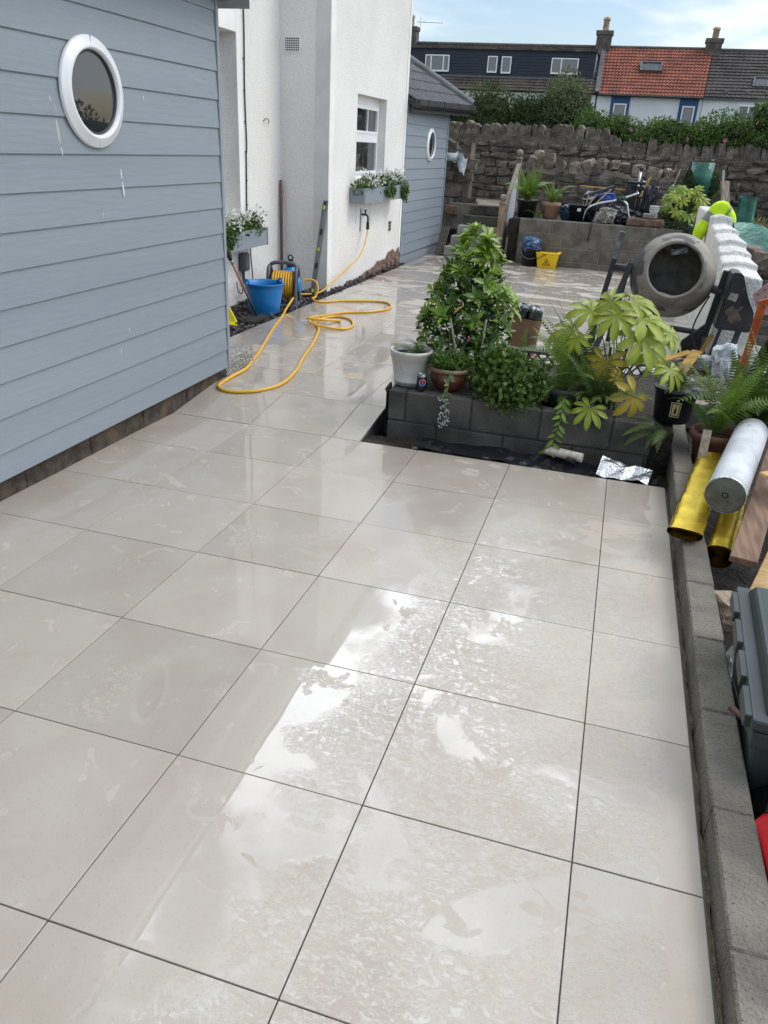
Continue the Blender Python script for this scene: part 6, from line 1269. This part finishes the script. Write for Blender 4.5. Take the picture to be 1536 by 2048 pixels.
def bush(name, label, cat, loc, blobs, leaf, m, size, per, group=None, flowers=None, stems=5, seed=1, tone_up=True):
    """blobs: list of (centre, radii) relative to loc"""
    t = thing(name, label, cat, loc, group=group); mb = MB(); loc = Vector(loc); rs = np.random.default_rng(seed); tips = []
    for i, (c, r) in enumerate(blobs):
        n = int(per*(r[0]*r[1]*r[2])**0.667); p, d = blob(n, c, r, 0.45, 0.35, seed*31+i)
        ld = d*0.9+rs.normal(size=d.shape)*0.7+np.array([0, 0, 0.25]); cl = np.clip(0.5+0.5*np.sin(p[:, 0]*7+i)*np.sin(p[:, 1]*6+1)*np.sin(p[:, 2]*8+2), 0, 1)
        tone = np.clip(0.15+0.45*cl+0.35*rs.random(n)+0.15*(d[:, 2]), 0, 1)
        scatter(mb, leaf[0], leaf[1], p, ld, d+rs.normal(size=d.shape)*0.5, rs.uniform(size[0], size[1], n), tone); tips.append((p, d))
    mb.build('crown', m, t, w=False, tone=True, kind='stuff')
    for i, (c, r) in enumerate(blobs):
        inst('dark_core', TW[i % 3], None, t, c, (0, 0, i), tuple(q*1.25 for q in r))
    for i in range(stems):
        c, r = blobs[i % len(blobs)]; b = MB(); e = Vector(c)+Vector((rs.uniform(-.5,.5)*r[0], rs.uniform(-.5,.5)*r[1], r[2]*0.4)); b.tube(spline([(c[0]*0.4+rs.uniform(-.05,.05), c[1]*0.4, 0), (c[0]*0.7, c[1]*0.7, e.z*0.5), e], 4), [0.012*max(1, r[0]*2)]*8+[0.005], 6); b.build('stem', MATS['stem_brown'], t, w=False, smooth=True)
    if flowers:
        fm, nf, fs, nm = flowers; P = np.concatenate([q[0] for q in tips]); Dn = np.concatenate([q[1] for q in tips]); ok = np.where((Dn[:, 1] < 0.1) & (Dn[:, 2] > -0.3))[0]; pick = rs.choice(ok, nf, replace=False)
        for k in pick:
            fb = MB(); n = 6; a = np.linspace(0, 6.28, n, endpoint=False); o_ = Dn[k]; s_, d_, u_ = basis(o_)
            dirs = np.array([list(s_*math.cos(q)+u_*math.sin(q)+d_*0.45) for q in a]); scatter(fb, PET[0], PET[1], np.tile(P[k]+o_*0.02, (n, 1)), dirs, np.tile(o_, (n, 1)), np.full(n, fs), rs.random(n)); fb.build(nm, fm, t, w=False, tone=True)
    return t
# hedge behind the boundary wall, right to left
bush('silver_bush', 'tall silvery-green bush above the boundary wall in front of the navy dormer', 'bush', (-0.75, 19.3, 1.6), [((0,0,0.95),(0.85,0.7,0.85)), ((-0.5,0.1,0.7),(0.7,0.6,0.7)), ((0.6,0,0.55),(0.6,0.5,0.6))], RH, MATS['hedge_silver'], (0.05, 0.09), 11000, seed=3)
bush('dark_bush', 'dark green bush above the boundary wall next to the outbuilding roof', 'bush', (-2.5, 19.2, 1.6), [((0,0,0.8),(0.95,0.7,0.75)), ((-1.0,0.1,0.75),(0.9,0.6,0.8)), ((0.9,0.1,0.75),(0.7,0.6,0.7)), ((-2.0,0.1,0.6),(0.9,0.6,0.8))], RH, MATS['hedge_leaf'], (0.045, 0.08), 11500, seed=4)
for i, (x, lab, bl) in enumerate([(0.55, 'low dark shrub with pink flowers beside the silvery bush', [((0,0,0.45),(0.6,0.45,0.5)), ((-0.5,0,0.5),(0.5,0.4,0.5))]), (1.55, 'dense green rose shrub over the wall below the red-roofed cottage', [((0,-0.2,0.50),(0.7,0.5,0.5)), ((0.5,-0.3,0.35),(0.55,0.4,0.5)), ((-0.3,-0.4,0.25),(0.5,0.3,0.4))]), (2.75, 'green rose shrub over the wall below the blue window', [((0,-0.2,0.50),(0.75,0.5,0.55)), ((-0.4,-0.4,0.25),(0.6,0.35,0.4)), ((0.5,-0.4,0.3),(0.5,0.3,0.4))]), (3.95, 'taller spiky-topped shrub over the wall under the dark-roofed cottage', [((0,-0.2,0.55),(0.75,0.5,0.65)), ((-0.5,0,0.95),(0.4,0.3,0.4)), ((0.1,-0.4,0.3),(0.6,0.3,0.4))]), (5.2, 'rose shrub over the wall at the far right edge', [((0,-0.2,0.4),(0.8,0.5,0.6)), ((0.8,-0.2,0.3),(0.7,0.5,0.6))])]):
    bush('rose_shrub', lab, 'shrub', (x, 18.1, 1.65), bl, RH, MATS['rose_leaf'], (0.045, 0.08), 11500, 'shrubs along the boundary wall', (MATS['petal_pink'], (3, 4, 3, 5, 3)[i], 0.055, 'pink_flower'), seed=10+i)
bush('reflection_hedge', 'added unseen hedge giving the dark lower half of the round window reflection', 'hedge', (9.3, 18.6, -0.3), [((0,0,1.2),(1.6,1.6,1.5)), ((2.4,1.5,1.1),(1.6,1.6,1.4)), ((-2.2,-1.0,1.0),(1.5,1.5,1.3)), ((4.5,3.2,1.2),(1.8,1.8,1.6)), ((-4.0,-2.6,0.8),(1.4,1.4,1.2))], RH, MATS['hedge_leaf'], (0.10, 0.18), 1400, seed=33)  # added out of view, only to darken the lower porthole reflection
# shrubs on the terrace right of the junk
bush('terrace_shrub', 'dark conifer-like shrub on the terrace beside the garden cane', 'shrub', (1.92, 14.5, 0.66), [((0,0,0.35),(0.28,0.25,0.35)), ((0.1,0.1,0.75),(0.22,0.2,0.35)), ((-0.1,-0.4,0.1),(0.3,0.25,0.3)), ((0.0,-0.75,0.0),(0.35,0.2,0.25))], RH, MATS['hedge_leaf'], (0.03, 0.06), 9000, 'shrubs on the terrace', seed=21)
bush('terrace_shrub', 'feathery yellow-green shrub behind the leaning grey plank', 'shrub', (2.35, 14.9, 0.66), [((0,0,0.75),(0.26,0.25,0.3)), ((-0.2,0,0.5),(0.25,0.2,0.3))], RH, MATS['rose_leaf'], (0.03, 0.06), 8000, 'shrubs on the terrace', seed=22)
bush('dry_grass', 'tuft of dry pale grass by the green sheet at the wall', 'grass', (2.95, 12.6, 0.4), [((0,0,0.25),(0.25,0.2,0.35))], ([(0,0,0),(-.03,.5,0),(.03,.5,0),(0,1,-.1)], [(0,2,3,1)]), MATS['grass_dry'], (0.15, 0.3), 5000, seed=23, stems=2)

# ferns
def frond_mesh(L=0.4, W=0.075, e0=70, droop=95, n=20, seed=0, tone0=0.3):
    rs = random.Random(seed); mb = MB(); k = 16; pts = [Vector((0, 0, 0))]; ang = []
    for i in range(k):
        a = R(e0-droop*(i/k)**1.3); ang.append(a); pts.append(pts[-1]+Vector((math.cos(a), 0, math.sin(a)))*(L/k))
    ang.append(ang[-1]); mb.tube(pts, [0.0028*(1-0.8*i/k) for i in range(k+1)], 4, tone0)
    for i in range(2, n*1+2):
        t = 0.12+0.87*(i-2)/(n-1); j = min(int(t*k), k-1); f = t*k-j; p = pts[j].lerp(pts[j+1], f); a = ang[j]
        w = W*(math.sin(min(1, t*1.25+0.12)*math.pi*0.62)**0.8 if t < 0.35 else (1-((t-0.35)/0.65)**1.5*0.97)); w = max(w, 0.006)
        d = Vector((math.cos(a), 0, math.sin(a))); nrm = Vector((-math.sin(a), 0, math.cos(a))); hw = L/n*0.29
        for sg in (-1, 1):
            ds = Vector((0, sg, 0))*0.93+d*0.32-nrm*0.10+Vector((0,0,rs.uniform(-.08,.08))); ds.normalize(); q = p+ds*w
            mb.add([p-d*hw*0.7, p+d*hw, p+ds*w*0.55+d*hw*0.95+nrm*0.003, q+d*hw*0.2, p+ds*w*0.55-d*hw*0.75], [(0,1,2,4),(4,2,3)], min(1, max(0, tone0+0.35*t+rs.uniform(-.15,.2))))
    return mb.mesh('frond', tone=True)
FR = {k: [frond_mesh(seed=s, **kw) for s in range(3)] for k, kw in {'arch': dict(L=1.0, W=0.16, e0=72, droop=105, n=26), 'up': dict(L=1.0, W=0.135, e0=84, droop=40, n=26), 'flat': dict(L=1.0, W=0.17, e0=35, droop=70, n=24), 'down': dict(L=1.0, W=0.15, e0=15, droop=75, n=26)}.items()}
FM = {}
def fern(label, loc, fronds, m='fern_green', group='ferns among the pots', name='fern'):
    """fronds: (kind, azimuth deg, length, roll)"""
    t = thing(name, label, 'fern', loc, group=group)
    for i, (k, az, ln, tilt) in enumerate(fronds):
        key = (k, i % 3, m)
        if key not in FM: FM[key] = FR[k][i % 3].copy(); FM[key].materials.append(MATS[m])
        inst('frond', FM[key], None, t, (random.uniform(-.02,.02), random.uniform(-.02,.02), 0), (R(random.uniform(-25,25)), R(-tilt), R(az)), (ln, ln, ln))
    return t
def ring(kinds, n, l0, l1, a0=0, a1=360, tl=0): return [(random.choice(kinds), a0+(a1-a0)*(i+random.uniform(-.3,.3))/n, random.uniform(l0, l1), random.uniform(-8,8)+tl) for i in range(n)]
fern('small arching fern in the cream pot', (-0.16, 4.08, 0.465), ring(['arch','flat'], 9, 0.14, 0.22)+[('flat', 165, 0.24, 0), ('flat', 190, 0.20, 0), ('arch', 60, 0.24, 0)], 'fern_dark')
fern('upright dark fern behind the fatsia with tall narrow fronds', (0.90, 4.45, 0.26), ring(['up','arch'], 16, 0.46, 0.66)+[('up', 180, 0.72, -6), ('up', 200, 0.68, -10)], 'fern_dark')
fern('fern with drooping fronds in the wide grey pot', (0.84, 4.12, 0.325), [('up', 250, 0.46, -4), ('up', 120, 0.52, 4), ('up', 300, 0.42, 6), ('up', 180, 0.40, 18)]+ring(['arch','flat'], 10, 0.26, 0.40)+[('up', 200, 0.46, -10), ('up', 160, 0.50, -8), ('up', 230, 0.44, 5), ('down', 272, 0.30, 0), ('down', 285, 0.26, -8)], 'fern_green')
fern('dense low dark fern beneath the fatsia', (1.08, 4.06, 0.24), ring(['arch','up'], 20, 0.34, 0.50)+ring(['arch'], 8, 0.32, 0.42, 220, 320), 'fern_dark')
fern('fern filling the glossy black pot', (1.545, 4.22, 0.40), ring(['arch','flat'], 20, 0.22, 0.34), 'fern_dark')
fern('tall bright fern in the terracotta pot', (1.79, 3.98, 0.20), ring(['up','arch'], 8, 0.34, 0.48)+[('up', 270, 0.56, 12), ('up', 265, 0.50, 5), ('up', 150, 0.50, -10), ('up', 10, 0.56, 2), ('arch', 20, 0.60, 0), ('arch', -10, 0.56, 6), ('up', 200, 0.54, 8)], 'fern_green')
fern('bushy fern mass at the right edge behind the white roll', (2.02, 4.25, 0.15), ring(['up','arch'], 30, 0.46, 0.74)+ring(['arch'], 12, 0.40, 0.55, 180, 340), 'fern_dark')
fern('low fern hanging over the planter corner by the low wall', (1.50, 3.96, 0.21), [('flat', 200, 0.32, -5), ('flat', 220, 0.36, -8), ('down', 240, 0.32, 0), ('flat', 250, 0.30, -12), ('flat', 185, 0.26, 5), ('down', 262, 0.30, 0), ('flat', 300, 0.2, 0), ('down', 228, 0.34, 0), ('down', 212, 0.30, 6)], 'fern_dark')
fern('wispy fern leaning beside the leafy mound', (0.50, 4.35, 0.26), [('arch', 20, 0.40, 10), ('up', 170, 0.40, -10), ('arch', 330, 0.46, 5), ('arch', 345, 0.36, 5), ('up', 80, 0.42, 0)], 'fern_green')
fern('bushy light fern in the dark pot by the stair panel', (-0.72, 14.05, 0.95), ring(['up','arch'], 26, 0.40, 0.70)+ring(['arch'], 12, 0.35, 0.5), 'fern_green', 'ferns on the terrace')
fern('light fern in the ribbed brown pot on the terrace', (-0.28, 13.95, 0.93), ring(['arch','up'], 16, 0.28, 0.48)+[('arch', 15, 0.6, 10), ('arch', 170, 0.55, 5)], 'fern_green', 'ferns on the terrace')
fern('sparse yellowing fern between the two terrace pots', (-0.50, 13.98, 0.69), ring(['arch','flat'], 9, 0.22, 0.34), 'fern_green', 'ferns on the terrace')

# fatsia: every leaf an object, palmate lobes
def palm_mesh(seed, lobes=8):
    rs = random.Random(seed); mb = MB(); v = [(0, 0, 0)]; t = [0.35]; f = []
    span = R(285); idx_prev = None; rim = []
    for i in range(lobes):
        a = R(90)-span/2+span*(i+0.5)/lobes; c = 1-abs(i-(lobes-1)/2)/(lobes/2)*0.38; L = (0.5+rs.uniform(-.03,.03))*c+0.06; da = span/lobes
        for k, (da_, rr, zz) in enumerate(((-0.48, 0.34, 0.014), (-0.44, 0.60, 0.008), (-0.27, 0.84, -0.03), (0.0, 1.0, -0.09), (0.27, 0.84, -0.03), (0.44, 0.60, 0.008), (0.48, 0.34, 0.014))):
            r_ = L*rr; wv = 0.012*math.sin(i*2.1+k); rim.append(len(v)); v.append((r_*math.cos(a+da_*da*(0.95 if rr > 0.3 else 1)), r_*math.sin(a+da_*da*(0.95 if rr > 0.3 else 1)), zz+wv-0.10*(r_**2)*2)); t.append(min(1, 0.12+0.45*rs.random()))
        m_ = len(v); v.append((L*0.55*math.cos(a), L*0.55*math.sin(a), -0.022-0.03*L)); t.append(1.0)
        b0 = rim[-7]
        f += [(0, b0, m_), (b0, b0+1, m_), (b0+1, b0+2, m_), (b0+2, b0+3, m_), (b0+3, b0+4, m_), (b0+4, b0+5, m_), (b0+5, b0+6, m_), (b0+6, 0, m_)]
        if i: f.append((0, b0-2 if False else rim[-8], b0))
    mb.v = v; mb.t = t; mb.f = f; return mb.mesh('leaf', smooth=True, tone=True)
PM = [palm_mesh(s, 8 if s % 2 else 7) for s in range(4)]; PMG = []; PMY = []
for p in PM: p.materials.append(MATS['fatsia_leaf']); q = p.copy(); q.materials.clear(); q.materials.append(MATS['fatsia_yellow']); PMY.append(q)
PMD = []
for p in PM: q = p.copy(); q.materials.clear(); q.materials.append(MATS['laurel_leaf']); PMD.append(q)
def fatsia(label, loc, leaves, group=None, stems=3, meshes=None):
    t = thing('fatsia', label, 'shrub', loc, group=group); L0 = Vector(loc)
    b = MB()
    for i in range(stems): b.tube(spline([(0.03*i-0.03,0,0),(0.04*i-0.05,0.02,0.2),(0.05*i-0.06,0,0.42)], 4), 0.010, 6)
    b.build('stem', MATS['stem_green'], t, w=False, smooth=True, kind='stuff')
    for i, (p, size, face, kind) in enumerate(leaves):
        p = Vector(p)-L0; nrm = Vector(face).normalized(); out_ = Vector((p.x, p.y-0.05, 0.001)); out_ = (out_-nrm*out_.dot(nrm)).normalized(); s_ = out_.cross(nrm); mtx = Matrix((s_, out_, nrm)).transposed()
        me = {'g': meshes or PM, 'y': PMY, 'd': PMD}[kind][i % 4]; o = inst('leaf', me, None, t, p, mtx, (size, size, size))
        base = Vector((p.x*0.25, p.y*0.25, max(0.12, p.z*0.45))); q = MB(); q.tube(spline([base, (base+p)/2+Vector((0,0,0.05)), p], 5), 0.0035, 5); q.build('petiole', MATS['stem_green'], t, w=False, smooth=True)
    return t
rs = random.Random(12); lv_ = []
for (x, y, z, s, fx, fy, fz, k) in [(1.05,4.30,0.91,0.34,-.2,-.35,.9,'g'),(1.20,4.36,0.90,0.38,.15,-.3,.9,'g'),(0.95,4.28,0.86,0.34,-.3,-.4,.85,'g'),(1.12,4.20,0.84,0.36,0,-.55,.8,'g'),(1.28,4.24,0.81,0.38,.3,-.5,.8,'g'),(1.38,4.30,0.78,0.36,.4,-.3,.85,'g'),(0.82,4.24,0.76,0.32,-.35,-.45,.85,'g'),(0.76,4.30,0.70,0.32,-.4,-.35,.85,'g'),(1.24,4.12,0.74,0.40,.25,-.7,.65,'g'),(1.36,4.16,0.69,0.36,.5,-.6,.6,'g'),(1.46,4.28,0.74,0.28,.5,-.2,.8,'g'),(1.16,4.46,0.92,0.32,0,.1,1,'g'),(1.02,4.45,0.88,0.32,-.2,.2,1,'g'),(1.32,4.44,0.85,0.32,.2,.2,1,'g'),(0.90,4.10,0.68,0.24,-.3,-.7,.6,'g'),
    (1.10,4.10,0.60,0.30,-.2,-.9,.3,'y'),(1.31,3.97,0.41,0.28,.2,-.85,.45,'y'),(1.04,3.86,0.31,0.25,-.1,-.6,.8,'g'),(1.17,4.02,0.50,0.13,0,-.95,.2,'y'),(1.48,4.1,0.55,0.3,.3,-.5,.8,'g')]:
    lv_.append(((x+rs.uniform(-.03,.03), y, z+rs.uniform(-.05,.02)), s*rs.uniform(0.9,1.15), (fx+rs.uniform(-.35,.35), fy+rs.uniform(-.3,.25), fz*rs.uniform(.6,1.1)), k))
fatsia('fatsia with large lime-green palmate leaves and a few yellow ones over the planter', (1.15, 4.32, 0.19), lv_)
lv2 = [((1.95+rs.uniform(-.35,.28), 13.85+rs.uniform(-.25,.5), 0.75+rs.uniform(0,0.62)), rs.uniform(.26,.38), (rs.uniform(-.4,.2), -.6, .7), 'g' if rs.random() < .6 else 'd') for _ in range(24)]
fatsia('fatsia bush on the terrace behind the hi-vis jacket', (1.98, 14.15, 0.66), lv2)

# laurel: rosettes of glossy leaves, the nearest 300 leaves as objects, the rest as one mass
def single_leaf(m, tone): b = MB(); b.add(*LEAFN, 0.0); b.t = [tone]*len(LEAF[0]); me = b.mesh('leaf', smooth=True, tone=True); me.materials.append(m); return me
LM = [single_leaf(MATS['laurel_leaf'], t) for t in (0.05, 0.15, 0.3, 0.5, 0.7, 0.9)]
lb = Vector((0.10, 4.42, 0.19)); lt = thing('laurel_shrub', 'tall cone-shaped laurel with bright new leaf tips rising from the planter', 'shrub', lb)
rs_ = np.random.default_rng(5); leaves = []
prof = [(0.05,0.16),(0.20,0.27),(0.40,0.32),(0.55,0.30),(0.68,0.25),(0.80,0.20),(0.92,0.16),(1.02,0.11),(1.10,0.03)]
def prad(z): return float(np.interp(z, [p[0] for p in prof], [p[1] for p in prof]))
tips = []
for i in range(170):
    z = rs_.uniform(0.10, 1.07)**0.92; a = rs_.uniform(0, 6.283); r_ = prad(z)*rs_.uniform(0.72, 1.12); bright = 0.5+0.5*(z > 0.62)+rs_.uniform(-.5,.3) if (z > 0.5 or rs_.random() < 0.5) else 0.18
    tips.append((np.array([r_*math.cos(a)+0.02*(z > .7), r_*math.sin(a)*0.85, z]), np.array([math.cos(a)*0.8, math.sin(a)*0.8, 0.55+0.6*(z > 0.8)]), min(1, max(0.05, bright))))
for p, o_, br_ in [((0.30,-0.06,0.66),(0.8,-.2,.5),0.9),((0.33,-0.1,0.60),(0.9,-.2,.3),0.8),((-0.30,-0.1,0.48),(-.9,-.2,.4),0.6),((-0.34,-0.05,0.40),(-.9,-.1,.4),0.5),((-0.20,-0.16,0.62),(-.7,-.4,.6),0.9),((0.0,0.0,1.09),(0,0,1),0.9),((0.05,-0.05,1.0),(0.3,-.5,.8),0.95),((-0.08,-0.06,0.96),(-.4,-.5,.8),0.9),((-0.15,-0.22,0.55),(-.3,-.8,.5),0.8)]: tips.append((np.array(p), np.array(o_), br_))
for p, o_, br_ in tips:
    o_ = o_/np.linalg.norm(o_); n = 8 if br_ > 0.4 else 7
    for k in range(n):
        a = k*2.4+rs_.uniform(-.3,.3); s_, d_, u_ = basis(o_); dr_ = s_*math.cos(a)+u_*math.sin(a)+d_*(0.35+0.10*k); leaves.append((p-o_*0.006*k, np.array(dr_), np.array(d_), rs_.uniform(0.058, 0.108)*(1.0 if br_ > 0.4 else 0.85), min(1, max(0, br_+rs_.uniform(-.22,.12)-0.25*(k < 3 and br_ > .4)*0))))
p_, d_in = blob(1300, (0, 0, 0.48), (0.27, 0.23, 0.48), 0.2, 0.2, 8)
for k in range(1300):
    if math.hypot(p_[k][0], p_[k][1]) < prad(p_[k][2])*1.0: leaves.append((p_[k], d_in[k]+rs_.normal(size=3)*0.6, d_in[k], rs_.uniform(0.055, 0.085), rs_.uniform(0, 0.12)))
camv = np.array(CAM-lb); order = sorted(range(len(leaves)), key=lambda i: np.linalg.norm(leaves[i][0]-camv)-0.25*leaves[i][4])
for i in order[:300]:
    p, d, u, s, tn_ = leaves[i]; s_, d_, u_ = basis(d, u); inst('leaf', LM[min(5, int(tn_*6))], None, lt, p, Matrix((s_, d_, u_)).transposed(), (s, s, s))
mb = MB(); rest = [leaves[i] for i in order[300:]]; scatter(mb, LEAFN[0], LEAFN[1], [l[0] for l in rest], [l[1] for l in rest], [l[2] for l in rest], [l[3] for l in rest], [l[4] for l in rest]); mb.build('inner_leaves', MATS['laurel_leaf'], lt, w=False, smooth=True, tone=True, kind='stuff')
b = MB(); b.tube([(0,0,0),(0.01,0,0.4),(0.0,0,0.95)], [0.014,0.011,0.005], 7); b.build('trunk', MATS['stem_brown'], lt, w=False, smooth=True)
for i in range(14):
    p = tips[i*12][0]; b = MB(); b.tube([(0,0,max(0.05, p[2]-0.22)), (p[0]*0.6,p[1]*0.6,p[2]-0.07), tuple(p)], [0.007,0.005,0.003], 5); b.build('branch', MATS['stem_brown'], lt, w=False, smooth=True)
dl = MB(); dl.add([(q[0]*0.09, q[1]*0.09, q[2]*0.09) for q in LEAF[0]], LEAF[1]); dl.build('dry_leaf', MATS['dry_leaf'], lt, w=False); COL.objects[-1].location = (-0.05, -0.30, 0.56); COL.objects[-1].rotation_euler = (0.9, 0.3, -1.2)
for nm, a, c in (('grey plant stake slanting out of the laurel', (0.13, 4.12, 0.36), (0.03, 4.14, 0.72)), ('thin bamboo cane standing beside the laurel', (0.24, 4.2, 0.3), (0.26, 4.22, 0.72))):
    b = MB(); b.tube([a, c], 0.008, 6); b.build('plant_stake', MATS['weathered_wood'], label=nm, cat='stake', smooth=True)
# leafy mound
md = thing('leafy_mound', 'dense rounded mound of small green leaves spilling over the planter front', 'plant', (0.46, 4.05, 0.22)); mb = MB()
for c, r, n, sd_ in (((0,0,0.17),(0.23,0.19,0.17),1500,1), ((0.05,-0.13,0.08),(0.19,0.09,0.13),900,2), ((-0.10,0.05,0.24),(0.14,0.12,0.12),600,3), ((0.12,-0.05,0.14),(0.15,0.12,0.14),600,4)):
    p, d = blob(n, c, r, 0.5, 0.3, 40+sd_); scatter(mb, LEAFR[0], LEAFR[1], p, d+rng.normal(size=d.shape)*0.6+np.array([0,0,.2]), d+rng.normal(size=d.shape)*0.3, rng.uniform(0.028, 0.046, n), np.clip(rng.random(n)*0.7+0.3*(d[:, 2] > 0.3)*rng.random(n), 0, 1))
mb.build('foliage', MATS['mound_leaf'], md, w=False, tone=True, kind='stuff')
# white-flowered herb with trailing stem
hb = thing('flowering_herb', 'grey-green herb with small white flowers and a stem trailing down the planter face', 'plant', (0.075, 4.05, 0.395)); mb = MB()
p, d = blob(700, (0,0,0.03), (0.13,0.11,0.06), 0.3, 0.3, 60); scatter(mb, LEAF[0], LEAF[1], p, d+rng.normal(size=d.shape)*0.5+np.array([0,0,.5]), d, rng.uniform(0.03, 0.06, 700), rng.random(700)); mb.build('foliage', MATS['mound_leaf'], hb, w=False, tone=True, kind='stuff')
def cluster(parent, c, r, n=14, m='petal_white', fs=0.012, nm='flower'):
    b = MB(); d = rdirs(n, 0.4); scatter(b, PET[0], PET[1], np.asarray(c)+d*r*0.5, d, rng.normal(size=d.shape), np.full(n, fs), rng.random(n)); b.build(nm, MATS[m], parent, w=False, tone=True)
for i in range(13):
    a = rng.uniform(0, 6.28); e = (0.14*math.cos(a)+rng.uniform(-.04,.06), 0.06*math.sin(a)-0.03, rng.uniform(0.12, 0.30)); b = MB(); b.tube(spline([(e[0]*0.2,e[1]*0.2,0), (e[0]*0.6,e[1]*0.6,e[2]*0.6), e], 4), 0.0022, 5); b.build('flower_stem', MATS['stem_green'], hb, w=False)
    if i < 9: cluster(hb, e, 0.012)
tr_ = spline([(0.02,-0.10,0.02),(0.03,-0.15,-0.01),(0.035,-0.20,-0.10),(0.03,-0.215,-0.20),(0.02,-0.22,-0.31)], 6); b = MB(); b.tube(tr_, 0.003, 5); b.build('trailing_stem', MATS['stem_green'], hb, w=False)
mb = MB(); n = 22; idx = rng.integers(3, len(tr_)-2, n); scatter(mb, LEAF[0], LEAF[1], [tuple(tr_[i]) for i in idx], rdirs(n, -0.3)*np.array([1,.5,1]), rdirs(n, 0.2), rng.uniform(0.03, 0.065, n), rng.random(n)); mb.build('trailing_leaf', MATS['grey_herb'], hb, w=False, tone=True, kind='stuff')
for z, dx in ((-0.14,-0.03),(-0.155,0.01),(-0.20,-0.005),(-0.225,0.03),(-0.25,-0.01),(-0.27,0.02),(-0.285,-0.02),(-0.305,0.005),(-0.30,0.03),(-0.32,-0.01)): cluster(hb, (0.025+dx, -0.222, z), 0.016, 16, fs=0.015)
cluster(hb, (0.12, -0.05, 0.235), 0.012, 10, 'petal_pink', 0.014)
# fern-leaved climber sprig in front of the planter
sg_ = thing('trailing_sprig', 'leafy sprig hanging down the planter face from the grey pot', 'plant', (0.86, 4.0, 0.33)); tr_ = spline([(0,0,0),(0.0,-0.13,0.0),(0.0,-0.175,-0.10),(-0.02,-0.185,-0.22),(-0.05,-0.19,-0.33)], 6); b = MB(); b.tube(tr_, 0.0035, 5); b.build('stem', MATS['stem_green'], sg_, w=False)
for i in range(4, len(tr_)-1):
    sgn = -1 if i % 2 else 1; inst('leaf', LM[(2, 4, 3)[i % 3]], None, sg_, tr_[i], Matrix(basis(Vector((sgn*random.uniform(.5,1), -0.3+random.uniform(-.3,.2), random.uniform(-.9,-.2))), (random.uniform(-.3,.3),-1,0.3))).transposed(), (random.uniform(0.05, 0.075),)*3)
# trough flowers
def trough_plants(label, x0, x1, y0, y1, z, spill, seed):
    t = thing('trough_flowers', label, 'flowers', ((x0+x1)/2, (y0+y1)/2, z), group='flowers in the troughs'); mb = MB(); rs = np.random.default_rng(seed); L = y1-y0
    for i in range(9):
        c = (0.0+rs.uniform(-.02,.05), -L/2+L*(i+0.5)/9, rs.uniform(0.02, 0.10)); n = 190; p, d = blob(n, c, (0.11, L/13, rs.uniform(0.07, 0.13)), 0.3, 0.3, seed+i); scatter(mb, LEAF[0], LEAF[1], p, d+rs.normal(size=d.shape)*0.6, d, rs.uniform(0.03, 0.06, n), rs.random(n))
    for q in spill:
        n = 420; p, d = blob(n, q[0], q[1], 0.2, 0.3, seed+50); scatter(mb, LEAF[0], LEAF[1], p, d+np.array([0.4,0,-.8]), d, rs.uniform(0.03, 0.055, n), rs.random(n))
    mb.build('foliage', MATS['rose_leaf'], t, w=False, tone=True, kind='stuff')
    for i in range(52):
        y = rs.uniform(-L/2, L/2); cluster(t, (rs.uniform(0.02,.15), y, rs.uniform(0.06, 0.23)), 0.03, 9, fs=0.040, nm='white_flower')
    return t
trough_plants('white flowers and feathery greens in the trough beside the extension', -3.1, -2.95, 6.32, 7.66, 0.80, [((0.12,-0.35,-0.02),(0.07,0.16,0.13))], 71)
trough_plants('white flowers trailing from the trough under the wing window', -2.49, -2.32, 9.38, 11.42, 1.19, [((0.12,0.1,-0.02),(0.05,0.3,0.08)), ((0.13,0.85,-0.05),(0.06,0.14,0.14))], 81)
